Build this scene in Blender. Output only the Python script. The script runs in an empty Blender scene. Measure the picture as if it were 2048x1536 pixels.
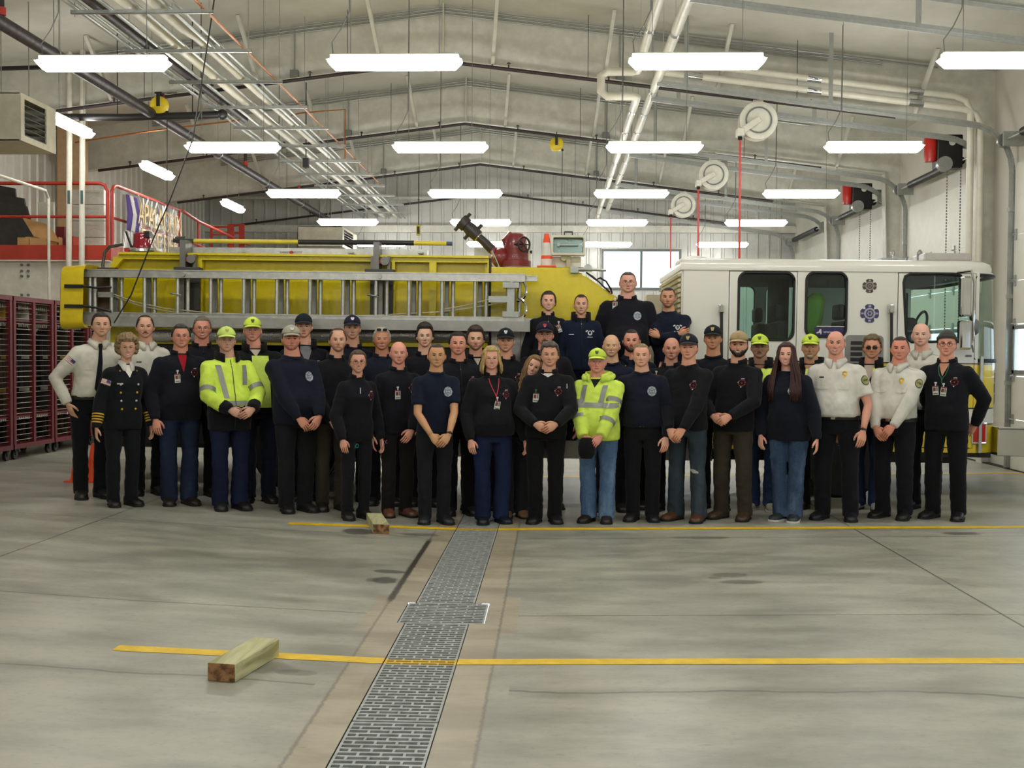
import bpy, math, random
import numpy as np
from mathutils import Vector, Matrix, noise
from mathutils.bvhtree import BVHTree

random.seed(7)
SC = bpy.context.scene
COL = SC.collection

# ---------------------------------------------------------------- camera, world, exposure
FPX = 2200.0
CAM_Z = 1.68
_d = Vector(((1103 - 1024) / FPX, (768 - 709) / FPX, -1.0)).normalized()
_x = Vector((1.0, -0.006, 0.0))
_x = (_x - _d * _x.dot(_d)).normalized()
_z = _x.cross(_d)
CAM_A = Matrix((_x, _d, _z)).transposed()          # world axes in camera space
CAM_R = CAM_A.transposed()
cam_data = bpy.data.cameras.new('camera')
cam_data.sensor_width = 36.0
cam_data.lens = FPX / 2048 * 36.0
cam_data.clip_end = 200
cam = bpy.data.objects.new('camera', cam_data)
COL.objects.link(cam)
cam.matrix_world = Matrix.Translation((0, 0, CAM_Z)) @ CAM_R.to_4x4()
SC.camera = cam

SC.view_settings.view_transform = 'Standard'
SC.view_settings.look = 'None'
SC.view_settings.gamma = 1.0
SC.view_settings.use_curve_mapping = False
SC.view_settings.exposure = 0.0
LAMP_STRENGTH = 34.0
w = bpy.data.worlds.new('overcast_sky')
SC.world = w
w.use_nodes = True
_bg = w.node_tree.nodes['Background']
_bg.inputs[0].default_value = (0.80, 0.88, 1.0, 1)
_bg.inputs[1].default_value = 3.0
SC.cycles.max_bounces = 8
SC.cycles.diffuse_bounces = 5
SC.cycles.transparent_max_bounces = 12
SC.cycles.caustics_reflective = False
SC.cycles.caustics_refractive = False
SC.cycles.sample_clamp_indirect = 6.0

_FZ = [(-14, .42), (-9.5, .32), (-5, .20), (-2.7, .07), (-.95, 0), (-.45, 0), (2, .045), (6.5, .125), (9, .17)]
def floor_z(x):
    return float(np.interp(x, [a for a, b in _FZ], [b for a, b in _FZ]))
def ray(px, py):
    return CAM_R @ Vector(((px - 1024) / FPX, (768 - py) / FPX, -1.0))
def at(px, py, Y):
    d = ray(px, py)
    return Vector((0, 0, CAM_Z)) + d * (Y / d.y)
def ground(px, py):
    d = ray(px, py)
    z = 0.0
    for _ in range(30):
        t = (z - CAM_Z) / d.z
        z = floor_z(d.x * t)
    return Vector((d.x * t, d.y * t, z))

# ---------------------------------------------------------------- scene-graph helpers
def tag(o, label=None, cat=None, group=None, kind=None):
    if label: o['label'] = label
    if cat: o['category'] = cat
    if group: o['group'] = group
    if kind: o['kind'] = kind
    return o
def thing(name, label, cat, loc=(0, 0, 0), group=None, rotz=0.0):
    o = bpy.data.objects.new(name, None)
    COL.objects.link(o)
    o.location = loc
    o.rotation_euler = (0, 0, rotz)
    o.empty_display_size = .1
    return tag(o, label, cat, group)
ORD = ['first', 'second', 'third', 'fourth', 'fifth', 'sixth', 'seventh', 'eighth', 'ninth', 'tenth', 'eleventh', 'twelfth', 'thirteenth', 'fourteenth', 'fifteenth']

class MB:
    """collects shapes, then becomes ONE mesh object"""
    def __init__(s):
        s.V, s.F, s.M = [], [], []
    def add(s, V, F, m=0):
        b = len(s.V)
        s.V.extend([tuple(v) for v in V])
        s.F.extend([tuple(i + b for i in f) for f in F])
        s.M.extend([m] * len(F))
        return s
    def box(s, x0, x1, y0, y1, z0, z1, m=0, R=None, c=None):
        V = [(x, y, z) for z in (z0, z1) for y in (y0, y1) for x in (x0, x1)]
        if R is not None:
            c = Vector(c if c is not None else ((x0 + x1) / 2, (y0 + y1) / 2, (z0 + z1) / 2))
            V = [tuple(R @ (Vector(v) - c) + c) for v in V]
        return s.add(V, [(0, 2, 3, 1), (4, 5, 7, 6), (0, 1, 5, 4), (2, 6, 7, 3), (0, 4, 6, 2), (1, 3, 7, 5)], m)
    def bar(s, a, b, wd, th, m=0, up=(0, 0, 1)):
        a, b = Vector(a), Vector(b)
        d = (b - a).normalized()
        u = Vector(up)
        l = d.cross(u)
        if l.length < 1e-4: l = d.cross(Vector((0, 1, 0)))
        l.normalize()
        u = l.cross(d)
        V = []
        for p in (a, b):
            for i, j in ((-1, -1), (1, -1), (1, 1), (-1, 1)):
                V.append(p + l * (i * wd / 2) + u * (j * th / 2))
        return s.add(V, [(3, 2, 1, 0), (4, 5, 6, 7), (0, 1, 5, 4), (1, 2, 6, 5), (2, 3, 7, 6), (3, 0, 4, 7)], m)
    def loft(s, rings, m=0, cap=True, closed=True):
        n = len(rings[0])
        V = [v for r in rings for v in r]
        F = []
        for i in range(len(rings) - 1):
            for j in range(n if closed else n - 1):
                k = (j + 1) % n
                F.append((i * n + j, i * n + k, (i + 1) * n + k, (i + 1) * n + j))
        if cap:
            F.append(tuple(range(n - 1, -1, -1)))
            F.append(tuple(range((len(rings) - 1) * n, len(rings) * n)))
        return s.add(V, F, m)
    def tube(s, pts, r, n=8, m=0, cap=True, flat=1.0, up=None):
        pts = [Vector(p) for p in pts]
        rs = r if isinstance(r, (list, tuple)) else [r] * len(pts)
        rings = []
        ref = None
        for i, p in enumerate(pts):
            a = pts[max(i - 1, 0)]; b = pts[min(i + 1, len(pts) - 1)]
            d = (b - a)
            if d.length < 1e-9: d = Vector((0, 0, 1))
            d.normalize()
            if ref is None:
                ref = Vector(up) if up is not None else (Vector((0, 0, 1)) if abs(d.z) < .9 else Vector((0, 1, 0)))
            l = d.cross(ref)
            if l.length < 1e-5: l = d.orthogonal()
            l.normalize()
            u = l.cross(d).normalized()
            ref = u
            rings.append([p + l * (math.cos(2 * math.pi * k / n) * rs[i]) + u * (math.sin(2 * math.pi * k / n) * rs[i] * flat) for k in range(n)])
        return s.loft(rings, m, cap)
    def sphere(s, c, r, nu=12, nv=8, m=0, R=None):
        c = Vector(c)
        r = r if isinstance(r, (tuple, list)) else (r, r, r)
        V = []
        for j in range(1, nv):
            e = -math.pi / 2 + math.pi * j / nv
            for i in range(nu):
                a = 2 * math.pi * i / nu
                V.append(Vector((r[0] * math.cos(e) * math.cos(a), r[1] * math.cos(e) * math.sin(a), r[2] * math.sin(e))))
        V.append(Vector((0, 0, -r[2]))); V.append(Vector((0, 0, r[2])))
        if R is not None: V = [R @ v for v in V]
        V = [v + c for v in V]
        F = []
        for j in range(nv - 2):
            for i in range(nu):
                k = (i + 1) % nu
                F.append((j * nu + i, j * nu + k, (j + 1) * nu + k, (j + 1) * nu + i))
        b = len(V) - 2
        for i in range(nu):
            k = (i + 1) % nu
            F.append((k, i, b)); F.append(((nv - 2) * nu + i, (nv - 2) * nu + k, b + 1))
        return s.add(V, F, m)
    def lathe(s, prof, c=(0, 0, 0), axis=(0, 0, 1), n=24, m=0, cap=True):
        """prof: (radius, height) pairs along axis"""
        ax = Vector(axis).normalized()
        u = ax.orthogonal().normalized(); v = ax.cross(u)
        c = Vector(c)
        rings = [[c + ax * h + (u * math.cos(2 * math.pi * k / n) + v * math.sin(2 * math.pi * k / n)) * max(r, 1e-5) for k in range(n)] for r, h in prof]
        return s.loft(rings, m, cap)
    def prism(s, pts, fn, t0, t1, m=0):
        """pts: 2-D outline, fn(u, v, t) gives the point"""
        n = len(pts)
        V = [fn(u, v, t0) for u, v in pts] + [fn(u, v, t1) for u, v in pts]
        F = [tuple(range(n - 1, -1, -1)), tuple(range(n, 2 * n))]
        F += [(i, (i + 1) % n, n + (i + 1) % n, n + i) for i in range(n)]
        return s.add(V, F, m)
    def grid(s, rows, m=0):
        n = len(rows[0])
        return s.add([v for r in rows for v in r], [(i * n + j, i * n + j + 1, (i + 1) * n + j + 1, (i + 1) * n + j) for i in range(len(rows) - 1) for j in range(n - 1)], m)
    def obj(s, name, mats, parent=None, smooth=40, bevel=0.0, origin=None):
        me = bpy.data.meshes.new(name)
        V = s.V
        if origin is not None:
            ox, oy, oz = origin
            V = [(a - ox, b - oy, c - oz) for a, b, c in V]
        me.from_pydata(V, [], s.F)
        for mt in (mats if isinstance(mats, (list, tuple)) else [mats]):
            me.materials.append(mt)
        me.polygons.foreach_set('material_index', s.M)
        fix_normals(me)
        if smooth:
            me.polygons.foreach_set('use_smooth', [True] * len(me.polygons))
            if smooth < 180: me.set_sharp_from_angle(angle=math.radians(smooth))
        me.update()
        o = bpy.data.objects.new(name, me)
        COL.objects.link(o)
        if parent is not None: o.parent = parent
        if origin is not None and parent is None: o.location = origin
        if bevel > 0:
            b = o.modifiers.new('bevel', 'BEVEL')
            b.width = bevel; b.segments = 2; b.limit_method = 'ANGLE'; b.angle_limit = math.radians(40)
        return o
def fix_normals(me):
    import bmesh
    bm = bmesh.new(); bm.from_mesh(me)
    bmesh.ops.recalc_face_normals(bm, faces=bm.faces)
    bm.to_mesh(me); bm.free()
def struct(name, mb, mats, **k):
    return tag(mb.obj(name, mats, **k), kind='structure')

def fill2d(loops, depth):
    """flat plate from an outline and holes, thickness depth; returns verts (u, v, w), faces"""
    cu = bpy.data.curves.new('t', 'CURVE')
    cu.dimensions = '2D'; cu.fill_mode = 'BOTH'; cu.extrude = depth / 2
    for lp in loops:
        sp = cu.splines.new('POLY'); sp.points.add(len(lp) - 1)
        for i, (u, v) in enumerate(lp): sp.points[i].co = (u, v, 0, 1)
        sp.use_cyclic_u = True
    o = bpy.data.objects.new('t', cu); COL.objects.link(o)
    me = bpy.data.meshes.new_from_object(o.evaluated_get(bpy.context.evaluated_depsgraph_get()))
    V = [tuple(v.co) for v in me.vertices]; F = [tuple(p.vertices) for p in me.polygons]
    bpy.data.objects.remove(o); bpy.data.curves.remove(cu); bpy.data.meshes.remove(me)
    return V, F
def rrect(x0, x1, z0, z1, r, n=5):
    P = []
    for cx, cz, a0 in ((x1 - r, z1 - r, 0), (x0 + r, z1 - r, 90), (x0 + r, z0 + r, 180), (x1 - r, z0 + r, 270)):
        for k in range(n + 1):
            a = math.radians(a0 + 90 * k / n)
            P.append((cx + r * math.cos(a), cz + r * math.sin(a)))
    return P
def text_mesh(txt, size, depth=.003):
    cu = bpy.data.curves.new('t', 'FONT')
    cu.body = txt; cu.size = size; cu.extrude = depth / 2; cu.align_x = 'CENTER'; cu.align_y = 'CENTER'
    o = bpy.data.objects.new('t', cu); COL.objects.link(o)
    me = bpy.data.meshes.new_from_object(o.evaluated_get(bpy.context.evaluated_depsgraph_get()))
    V = [tuple(v.co) for v in me.vertices]; F = [tuple(p.vertices) for p in me.polygons]
    bpy.data.objects.remove(o); bpy.data.curves.remove(cu); bpy.data.meshes.remove(me)
    return V, F

# ---------------------------------------------------------------- materials
def C(h):
    h = h.lstrip('#')
    c = [int(h[i:i + 2], 16) / 255 for i in (0, 2, 4)]
    return tuple((x / 12.92 if x <= .04045 else ((x + .055) / 1.055) ** 2.4) for x in c)
class S:
    """shader-math sugar"""
    def __init__(s, nt, so): s.nt, s.so = nt, so
    def _m(s, op, *a):
        n = s.nt.nodes.new('ShaderNodeMath'); n.operation = op
        for i, x in enumerate((s,) + a):
            if isinstance(x, S): s.nt.links.new(x.so, n.inputs[i])
            else: n.inputs[i].default_value = x
        return S(s.nt, n.outputs[0])
    def __add__(s, o): return s._m('ADD', o)
    def __sub__(s, o): return s._m('SUBTRACT', o)
    def __mul__(s, o): return s._m('MULTIPLY', o)
    def abs(s): return s._m('ABSOLUTE')
    def sin(s): return s._m('SINE')
    def max(s, o): return s._m('MAXIMUM', o)
    def min(s, o): return s._m('MINIMUM', o)
    def gt(s, o): return s._m('GREATER_THAN', o)
    def lt(s, o): return s._m('LESS_THAN', o)
    def ramp(s, a, b, lo=0.0, hi=1.0):
        n = s.nt.nodes.new('ShaderNodeMapRange'); n.interpolation_type = 'SMOOTHSTEP'
        s.nt.links.new(s.so, n.inputs[0])
        for i, v in ((1, a), (2, b), (3, lo), (4, hi)): n.inputs[i].default_value = v
        return S(s.nt, n.outputs[0])
class MAT:
    def __init__(s, name, color=(.5, .5, .5), rough=.5, metal=0.0, **k):
        s.m = bpy.data.materials.new(name); s.m.use_nodes = True
        s.nt = s.m.node_tree
        s.p = s.nt.nodes['Principled BSDF']
        s.p.inputs['Base Color'].default_value = (*color, 1)
        s.p.inputs['Roughness'].default_value = rough
        s.p.inputs['Metallic'].default_value = metal
        for a, b in k.items(): s.p.inputs[a.replace('_', ' ')].default_value = b
        s._c = None
    def coord(s, which='Object'):
        if s._c is None: s._c = s.nt.nodes.new('ShaderNodeTexCoord')
        return s._c.outputs[which]
    def xyz(s):
        n = s.nt.nodes.new('ShaderNodeSeparateXYZ'); s.nt.links.new(s.coord(), n.inputs[0])
        return [S(s.nt, o) for o in n.outputs]
    def noise(s, scale, detail=3, rough=.5, vec=None, stretch=None, dist=0.0):
        n = s.nt.nodes.new('ShaderNodeTexNoise')
        n.inputs['Scale'].default_value = scale; n.inputs['Detail'].default_value = detail; n.inputs['Roughness'].default_value = rough
        n.inputs['Distortion'].default_value = dist
        v = vec or s.coord()
        if stretch:
            mp = s.nt.nodes.new('ShaderNodeMapping'); mp.inputs['Scale'].default_value = stretch
            s.nt.links.new(v, mp.inputs[0]); v = mp.outputs[0]
        s.nt.links.new(v, n.inputs['Vector'])
        return S(s.nt, n.outputs[0])
    def mix(s, fac, a, b):
        n = s.nt.nodes.new('ShaderNodeMix'); n.data_type = 'RGBA'
        if isinstance(fac, S): s.nt.links.new(fac.so, n.inputs[0])
        else: n.inputs[0].default_value = fac
        for i, c in ((6, a), (7, b)):
            if isinstance(c, tuple): n.inputs[i].default_value = (*c[:3], 1)
            else: s.nt.links.new(c, n.inputs[i])
        return n.outputs[2]
    def base(s, so): s.nt.links.new(so, s.p.inputs['Base Color']); return s
    def rough(s, f): s.nt.links.new(f.so, s.p.inputs['Roughness']); return s
    def bump(s, f, strength=.3, dist=.01):
        n = s.nt.nodes.new('ShaderNodeBump'); n.inputs['Strength'].default_value = strength; n.inputs['Distance'].default_value = dist
        s.nt.links.new(f.so, n.inputs['Height']); s.nt.links.new(n.outputs[0], s.p.inputs['Normal']); return s
_mc = {}
def plain(name, color, rough=.5, metal=0.0, var=.12, scale=6, bump=0.0, bscale=60, **k):
    """painted / bare surface with a little wear"""
    key = (name, color, rough, metal)
    if key in _mc: return _mc[key]
    c = C(color) if isinstance(color, str) else color
    a = MAT(name, c, rough, metal, **k)
    if var:
        f = a.noise(scale, 4, .6).ramp(.3, .75)
        a.base(a.mix(f, tuple(x * (1 - var) for x in c), tuple(min(1, x * (1 + var * .6)) for x in c)))
        a.rough(a.noise(scale * 2.3, 3).ramp(.2, .8, max(rough - .08, .03), min(rough + .1, 1)))
    if bump: a.bump(a.noise(bscale, 3), bump, .004)
    _mc[key] = a.m
    return a.m
def fabric(color, rough=.92, weave=220, name='cloth', bump=.25):
    key = ('fabric', color, name)
    if key in _mc: return _mc[key]
    c = C(color)
    a = MAT(name, c, rough)
    a.p.inputs['Sheen Weight'].default_value = .06
    a.p.inputs['Specular IOR Level'].default_value = .2
    f = a.noise(4, 3, .6).ramp(.3, .7)
    a.base(a.mix(f, tuple(x * .82 for x in c), tuple(min(1, x * 1.12) for x in c)))
    n1 = a.noise(13, 2, .5, stretch=(1, 1, .45))
    n2 = a.noise(weave, 2, .6)
    a.bump(n1 * .9 + n2 * .12, bump, .012)
    _mc[key] = a.m
    return a.m
def jeans(color, fade, name='denim'):
    key = ('jeans', color, fade)
    if key in _mc: return _mc[key]
    a = MAT(name, C(color), .9)
    a.p.inputs['Specular IOR Level'].default_value = .2
    f = a.noise(5, 4, .6, stretch=(1, 1, .4)).ramp(.42, .72)
    g = a.noise(140, 2, .7).ramp(.3, .7)
    a.base(a.mix(g * .25 + f * .7, C(color), C(fade)))
    a.bump(a.noise(14, 2, .5, stretch=(1, 1, .5)) + g * .1, .3, .012)
    _mc[key] = a.m
    return a.m
def glow(name, color, strength):
    m = bpy.data.materials.new(name); m.use_nodes = True
    nt = m.node_tree; nt.nodes.clear()
    e = nt.nodes.new('ShaderNodeEmission'); e.inputs[0].default_value = (*color, 1); e.inputs[1].default_value = strength
    o = nt.nodes.new('ShaderNodeOutputMaterial'); nt.links.new(e.outputs[0], o.inputs[0])
    return m
def glass_mat(name, tint, refl=.12, rough=.02, ior=1.45):
    m = bpy.data.materials.new(name); m.use_nodes = True
    nt = m.node_tree; nt.nodes.clear()
    t = nt.nodes.new('ShaderNodeBsdfTransparent'); t.inputs[0].default_value = (*tint, 1)
    g = nt.nodes.new('ShaderNodeBsdfGlossy'); g.inputs[1].default_value = rough
    fr = nt.nodes.new('ShaderNodeFresnel'); fr.inputs[0].default_value = ior
    mx = nt.nodes.new('ShaderNodeMixShader'); o = nt.nodes.new('ShaderNodeOutputMaterial')
    ad = nt.nodes.new('ShaderNodeMath'); ad.operation = 'MULTIPLY_ADD'; ad.inputs[1].default_value = 1.0; ad.inputs[2].default_value = refl - .04
    ge = nt.nodes.new('ShaderNodeNewGeometry'); bf = nt.nodes.new('ShaderNodeMath'); bf.operation = 'SUBTRACT'; bf.inputs[0].default_value = 1.0
    ml = nt.nodes.new('ShaderNodeMath'); ml.operation = 'MULTIPLY'
    nt.links.new(ge.outputs['Backfacing'], bf.inputs[1]); nt.links.new(fr.outputs[0], ad.inputs[0]); nt.links.new(ad.outputs[0], ml.inputs[0]); nt.links.new(bf.outputs[0], ml.inputs[1]); nt.links.new(ml.outputs[0], mx.inputs[0])
    nt.links.new(t.outputs[0], mx.inputs[1]); nt.links.new(g.outputs[0], mx.inputs[2]); nt.links.new(mx.outputs[0], o.inputs[0])
    return m

M_white = plain('white_paint', '#d9d6c8', .45)
M_cream = plain('cream_enamel', '#cfc9b4', .45)
M_beam = plain('beam_paint', '#cbc9be', .5)
M_galv = plain('galvanised_steel', '#a9aca8', .38, .7, var=.10, scale=18)
M_alu = plain('aluminium', '#bdbdb8', .35, .7, var=.15, scale=14)
M_chrome = plain('chrome', '#d8d8d8', .08, 1.0, var=0)
M_dark = plain('dark_rubber', '#161616', .7)
M_black = plain('black_metal', '#1b1a1a', .45)
M_darkpipe = plain('dark_sprinkler_pipe', '#3a3133', .5, .3)
M_red = plain('red_enamel', '#b03324', .45)
M_maroon = plain('maroon_enamel', '#702028', .5)
M_yellow = plain('yellow_enamel', '#d9c015', .35, var=.06)
M_orange = plain('orange_plastic', '#f0501e', .5)
M_hose_red = plain('red_hose', '#c63a30', .5)
M_copper = plain('copper', '#b5713f', .35, .8)
M_greybox = plain('grey_enamel', '#6f7270', .5)
M_card = plain('cardboard', '#b98f5c', .85, var=.15)
M_glass = glass_mat('clear_glass', (.90, .96, .97), .05, .02, 1.12)
M_cabglass = glass_mat('tinted_glass', (.80, .915, .875), .07)
# ================================================================ ROOM
RX, RZ, RS = -1.63, 6.85, .125           # ridge line, roof height there, slope
XL, XR, YB, YN = -9.4, 6.45, 29.6, -6.0
FRAMES = [16.4, 20.75, 25.1]
def roof_z(x): return RZ - RS * abs(x - RX)
def flange_z(x): return 6.03 - RS * abs(x - RX)

# ---- floor
GX = (-.905, -.5); GW = (-.955, -.405)
GRATES = [(2.95, 4.95, 0), (4.965, 6.79, 0), (6.8, 7.35, 1), (7.36, 8.79, 0), (8.805, 10.62, 0), (10.635, 12.4, 0)]
a = MAT('sealed_concrete', C('#a2a196'), .4)
x, y, z = a.xyz()
n1 = a.noise(.55, 5, .6); n2 = a.noise(2.6, 6, .65, stretch=(.55, 1.5, 1)); n3 = a.noise(22, 4, .7)
col = a.mix((n1 * .5 + n2 * .5).ramp(.36, .64), C('#8c8b7f'), C('#b3b1a3'))
col = a.mix(n3.ramp(.5, .8) * .35, col, C('#7f7c70'))
tan = ((x + .695).abs().lt(.39)) .max((x + .69).abs().lt(.49) * (y - 7.05).abs().lt(.5))
jit = (n3 - .5) * .03
col = a.mix(tan * .75, col, a.mix(n2.ramp(.35, .65), C('#9d9079'), C('#b6aa92')))
edge = ((x + .695).abs() - .39 + jit).abs().ramp(.0, .016, 1, 0)
col = a.mix(edge * .55, col, C('#5d5346'))
def seam(col, d, w, k, c='#45423a'):
    return a.mix(d.ramp(w * .35, w, 1, 0) * k, col, C(c))
wob = (a.noise(.9, 4) - .5) * .5
off_kerb = (x + .69).abs().gt(.49)
for yy in (7.0, 9.95): col = seam(col, (y - yy + jit * .4).abs() * 1.0 + (S(a.nt, off_kerb.so)._m('SUBTRACT', 1.0)).abs(), .014, .6)
col = seam(col, (x + 4.1).abs(), .012, .75)
col = seam(col, (x - 2.85).abs(), .012, .8)
crack = (y - 5.42 + wob * .8 + x * .03).abs() + (off_kerb._m('SUBTRACT', 1.0)).abs()
col = seam(col, crack, .016, .55); col = seam(col, crack, .1, .22, '#5f5c52')
nb = a.noise(5, 3, .6)
def stain(col, px, py, rx, ry, k, c='#3a3730'):
    g = ground(px, py)
    d = ((x - g.x) * (1 / rx))._m('POWER', 2.0) + ((y - g.y) * (1 / ry))._m('POWER', 2.0) + (nb - .5) * 1.8
    return a.mix(d.ramp(.45, 1.1, 1, 0) * k, col, C(c))
for sx, sy, rx, ry, k in ((722, 1063, .20, .17, .75), (838, 1069, .20, .09, .5), (768, 1160, .11, .13, .75), (780, 1143, .14, .07, .7), (745, 1160, .06, .07, .5), (1460, 1150, .14, .10, .5), (1480, 1164, .16, .08, .5), (1430, 1156, .06, .05, .4), (1300, 1158, .6, .22, .16), (1620, 1150, .5, .22, .16),
                          (520, 1335, .22, .12, .45), (590, 1345, .12, .06, .4), (1925, 1067, .2, .1, .7), (1400, 1075, .3, .1, .45), (330, 1130, .9, .5, .09), (600, 1120, .8, .3, .12), (170, 1180, .5, .3, .16), (1840, 1160, .3, .2, .2), (1690, 1000, 1.2, .5, .15)):
    col = stain(col, sx, sy, rx, ry, k)
# dark groove left of the drain
gl = ((x + 1.085 + jit).abs().ramp(.012, .034, 1, 0)) * (y - 8.6).abs().ramp(1.1, 1.35, 1, 0)
col = a.mix(gl * .85, col, C('#2a241e'))
col = a.mix(a.noise(34, 3, .6, stretch=(.35, 1.2, 1)).ramp(.67, .76) * .3, col, C('#55524a'))
a.base(col)
a.rough((n2 * .6 + n3 * .4).ramp(.3, .7, .30, .42))
a.p.inputs['Specular IOR Level'].default_value = .42
a.bump(n3 * .5 + n2 * .5, .06, .01)
M_floor = a.m
xs = sorted(set([XL - .1, -8, -6.5, -5, -3.8, -2.7, -1.8, GW[0], GX[0], GX[1], GW[1], .7, 2, 4, 6.5]))
ys = [YN, 0, 2.95, 6.8, 7.35, 12.4, 18, 24, YB + .1]
mb = MB()
V = [(xx, yy, floor_z(xx)) for yy in ys for xx in xs]
F = []
for j in range(len(ys) - 1):
    for i in range(len(xs) - 1):
        xc, yc = (xs[i] + xs[i + 1]) / 2, (ys[j] + ys[j + 1]) / 2
        if 2.95 < yc < 12.4 and (GX[0] < xc < GX[1] or (6.8 < yc < 7.35 and GW[0] < xc < GW[1])): continue
        b = j * len(xs) + i
        F.append((b, b + 1, b + len(xs) + 1, b + len(xs)))
mb.add(V, F)
# the trench under the grates: sides and bottom belong to the floor slab
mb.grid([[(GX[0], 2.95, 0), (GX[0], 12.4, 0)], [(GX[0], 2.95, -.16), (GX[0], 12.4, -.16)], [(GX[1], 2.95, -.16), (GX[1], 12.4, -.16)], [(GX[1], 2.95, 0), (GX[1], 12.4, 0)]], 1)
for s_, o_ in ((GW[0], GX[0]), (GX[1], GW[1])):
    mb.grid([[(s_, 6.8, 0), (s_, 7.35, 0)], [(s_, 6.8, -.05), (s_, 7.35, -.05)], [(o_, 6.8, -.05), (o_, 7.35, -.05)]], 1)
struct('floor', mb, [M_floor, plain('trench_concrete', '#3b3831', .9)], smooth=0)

# ---- yellow lane stripes
M_stripe = plain('yellow_floor_paint', '#ecc31c', .5, var=.14, scale=9)
def stripe(name, x0, x1, y0, y1, w):
    mb = MB(); rows = []
    kn = [x0] + [k for k, _ in _FZ if x0 < k < x1] + [x1]
    for k in kn:
        f = (k - x0) / (x1 - x0); yc = y0 + (y1 - y0) * f
        rows.append([(k, yc - w / 2, floor_z(k) + .002), (k, yc + w / 2, floor_z(k) + .002)])
    mb.grid(rows); struct(name, mb, M_stripe, smooth=0)
g = ground(231, 1296); gm = ground(790, 1322); gr = ground(2040, 1322)
L1 = gm.y
stripe('trim_1', g.x, GX[0], g.y, gm.y, .11); stripe('trim_2', GX[1], 6.4, gm.y, gr.y, .11)
g2 = ground(577, 1047); gm2 = ground(960, 1058); gr2 = ground(2040, 1055)
L2 = gm2.y
stripe('trim_3', g2.x, GX[0], g2.y, gm2.y, .135); stripe('trim_4', GX[1], 6.4, gm2.y, gr2.y, .135)
stripe('trim_5', -4.2, 6.35, 15.0, 15.0, .10)

# ---- trench grates
a = MAT('grate_steel', C('#9a9f9e'), .45, .15)
x, y, z = a.xyz()
onl = (y - L1).abs().lt(.05).max((y - L2).abs().lt(.05))
base = a.mix(a.noise(18, 3).ramp(.3, .7), C('#949998'), C('#b4b8b6'))
a.base(a.mix(onl * .9, base, C('#e0b71f')))
a.nt.links.new((onl * -.15 + .15).so, a.p.inputs['Metallic'])
M_grate = a.m
for i, (y0, y1, wide) in enumerate(GRATES):
    g0, g1 = GW if wide else GX
    g0 += .006; g1 -= .006
    mb = MB()
    for xx in (g0, g1 - .012): mb.box(xx, xx + .012, y0, y1, -.05, -.001)
    n = max(2, int(round((y1 - y0) / .046)))
    for k in range(n + 1):
        yy = y0 + (y1 - y0 - .02) * k / n
        mb.box(g0 + .012, g1 - .012, yy, yy + .016, -.03, -.001)
        if k < n:
            st = [.25, .5, .75] if k % 2 == 0 else [.14, .38, .62, .86]
            for f in st:
                xc = g0 + (g1 - g0) * f
                mb.box(xc - .006, xc + .006, yy + .016, yy + (y1 - y0 - .02) / n, -.028, -.001)
    which = 'wide cross section of trench grate on the concrete floor, between the narrow grates' if wide else 'narrow steel trench grate in floor, ' + {0: 'nearest the camera', 1: 'crossed by the near yellow stripe', 3: 'just beyond the wide cross section', 4: 'second beyond the wide section, crossed by far stripe', 5: 'furthest, running under the group of people'}[i]
    o = mb.obj('floor_grate', M_grate, smooth=0); tag(o, which, 'grate', 'trench grates in the floor')

# ---- walls, roof
M_wall = plain('wall_panel', '#d3d0c5', .6, var=.06, scale=1.5)
a = MAT('ceiling_liner', C('#c4bfb0'), .75)
f = a.noise(1.2, 4, .6).ramp(.3, .7)
a.base(a.mix(f, C('#c0beb3'), C('#cfcdc3')))
a.bump(a.noise(3.2, 3, .5, stretch=(.5, 1.6, 1)), .12, .03)
M_ceil = a.m
mb = MB()
for s_, xa in ((-1, XL - .1), (1, XR + .1)):
    mb.add([(RX, YN, RZ), (xa, YN, roof_z(xa)), (xa, YB + .1, roof_z(xa)), (RX, YB + .1, RZ)], [(0, 1, 2, 3)])
struct('ceiling', mb, M_ceil, smooth=0)
def ribs(mb, p, q, z0, z1fn, nrm, step=.3, skip=None):
    p, q = Vector((*p, 0)), Vector((*q, 0)); n = int((q - p).length / step); d = (q - p).normalized(); nr = Vector((*nrm, 0))
    for k in range(n):
        c = p + d * (step * (k + .5))
        for za, zb in (skip(c, z1fn(c)) if skip else [(z0, z1fn(c))]):
            pr = [(-.045, 0), (-.022, .03), (.022, .03), (.045, 0)]
            mb.loft([[c + d * u + nr * v + Vector((0, 0, zz)) for u, v in pr] for zz in (za, zb)], closed=False, cap=False)
mb = MB(); mb.add([(XL, YN, 0), (XL, YB, 0), (XL, YB, roof_z(XL)), (XL, YN, roof_z(XL))], [(0, 1, 2, 3)])
ribs(mb, (XL, 8), (XL, YB), 2.2, lambda c: roof_z(XL), (1, 0))
M_rib = plain('white_ribbed_steel', '#cdcbc2', .35, .1, var=.06)
struct('wall_left', mb, M_rib, smooth=0)
w0, w1 = at(1207, 575, YB), at(1358, 503, YB)
V, F = fill2d([[(XL - .1, -.1), (XR + .1, -.1), (XR + .1, roof_z(XR)), (RX, RZ), (XL - .1, roof_z(XL))], [(w0.x, w0.z), (w1.x, w0.z), (w1.x, w1.z), (w0.x, w1.z)]], .06)
mb = MB(); mb.add([(u, YB + .03 + w_, v) for u, v, w_ in V], F)
ribs(mb, (XL, YB), (XR, YB), 1.5, lambda c: roof_z(c.x), (0, -1), .3, lambda c, zt: [(1.5, w0.z - .1), (w1.z + .1, zt)] if w0.x - .1 < c.x < w1.x + .1 else [(1.5, zt)])
struct('wall_back', mb, plain('grey_ribbed_steel', '#bfbfba', .35, .1, var=.06), smooth=0)
mb = MB()
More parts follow.
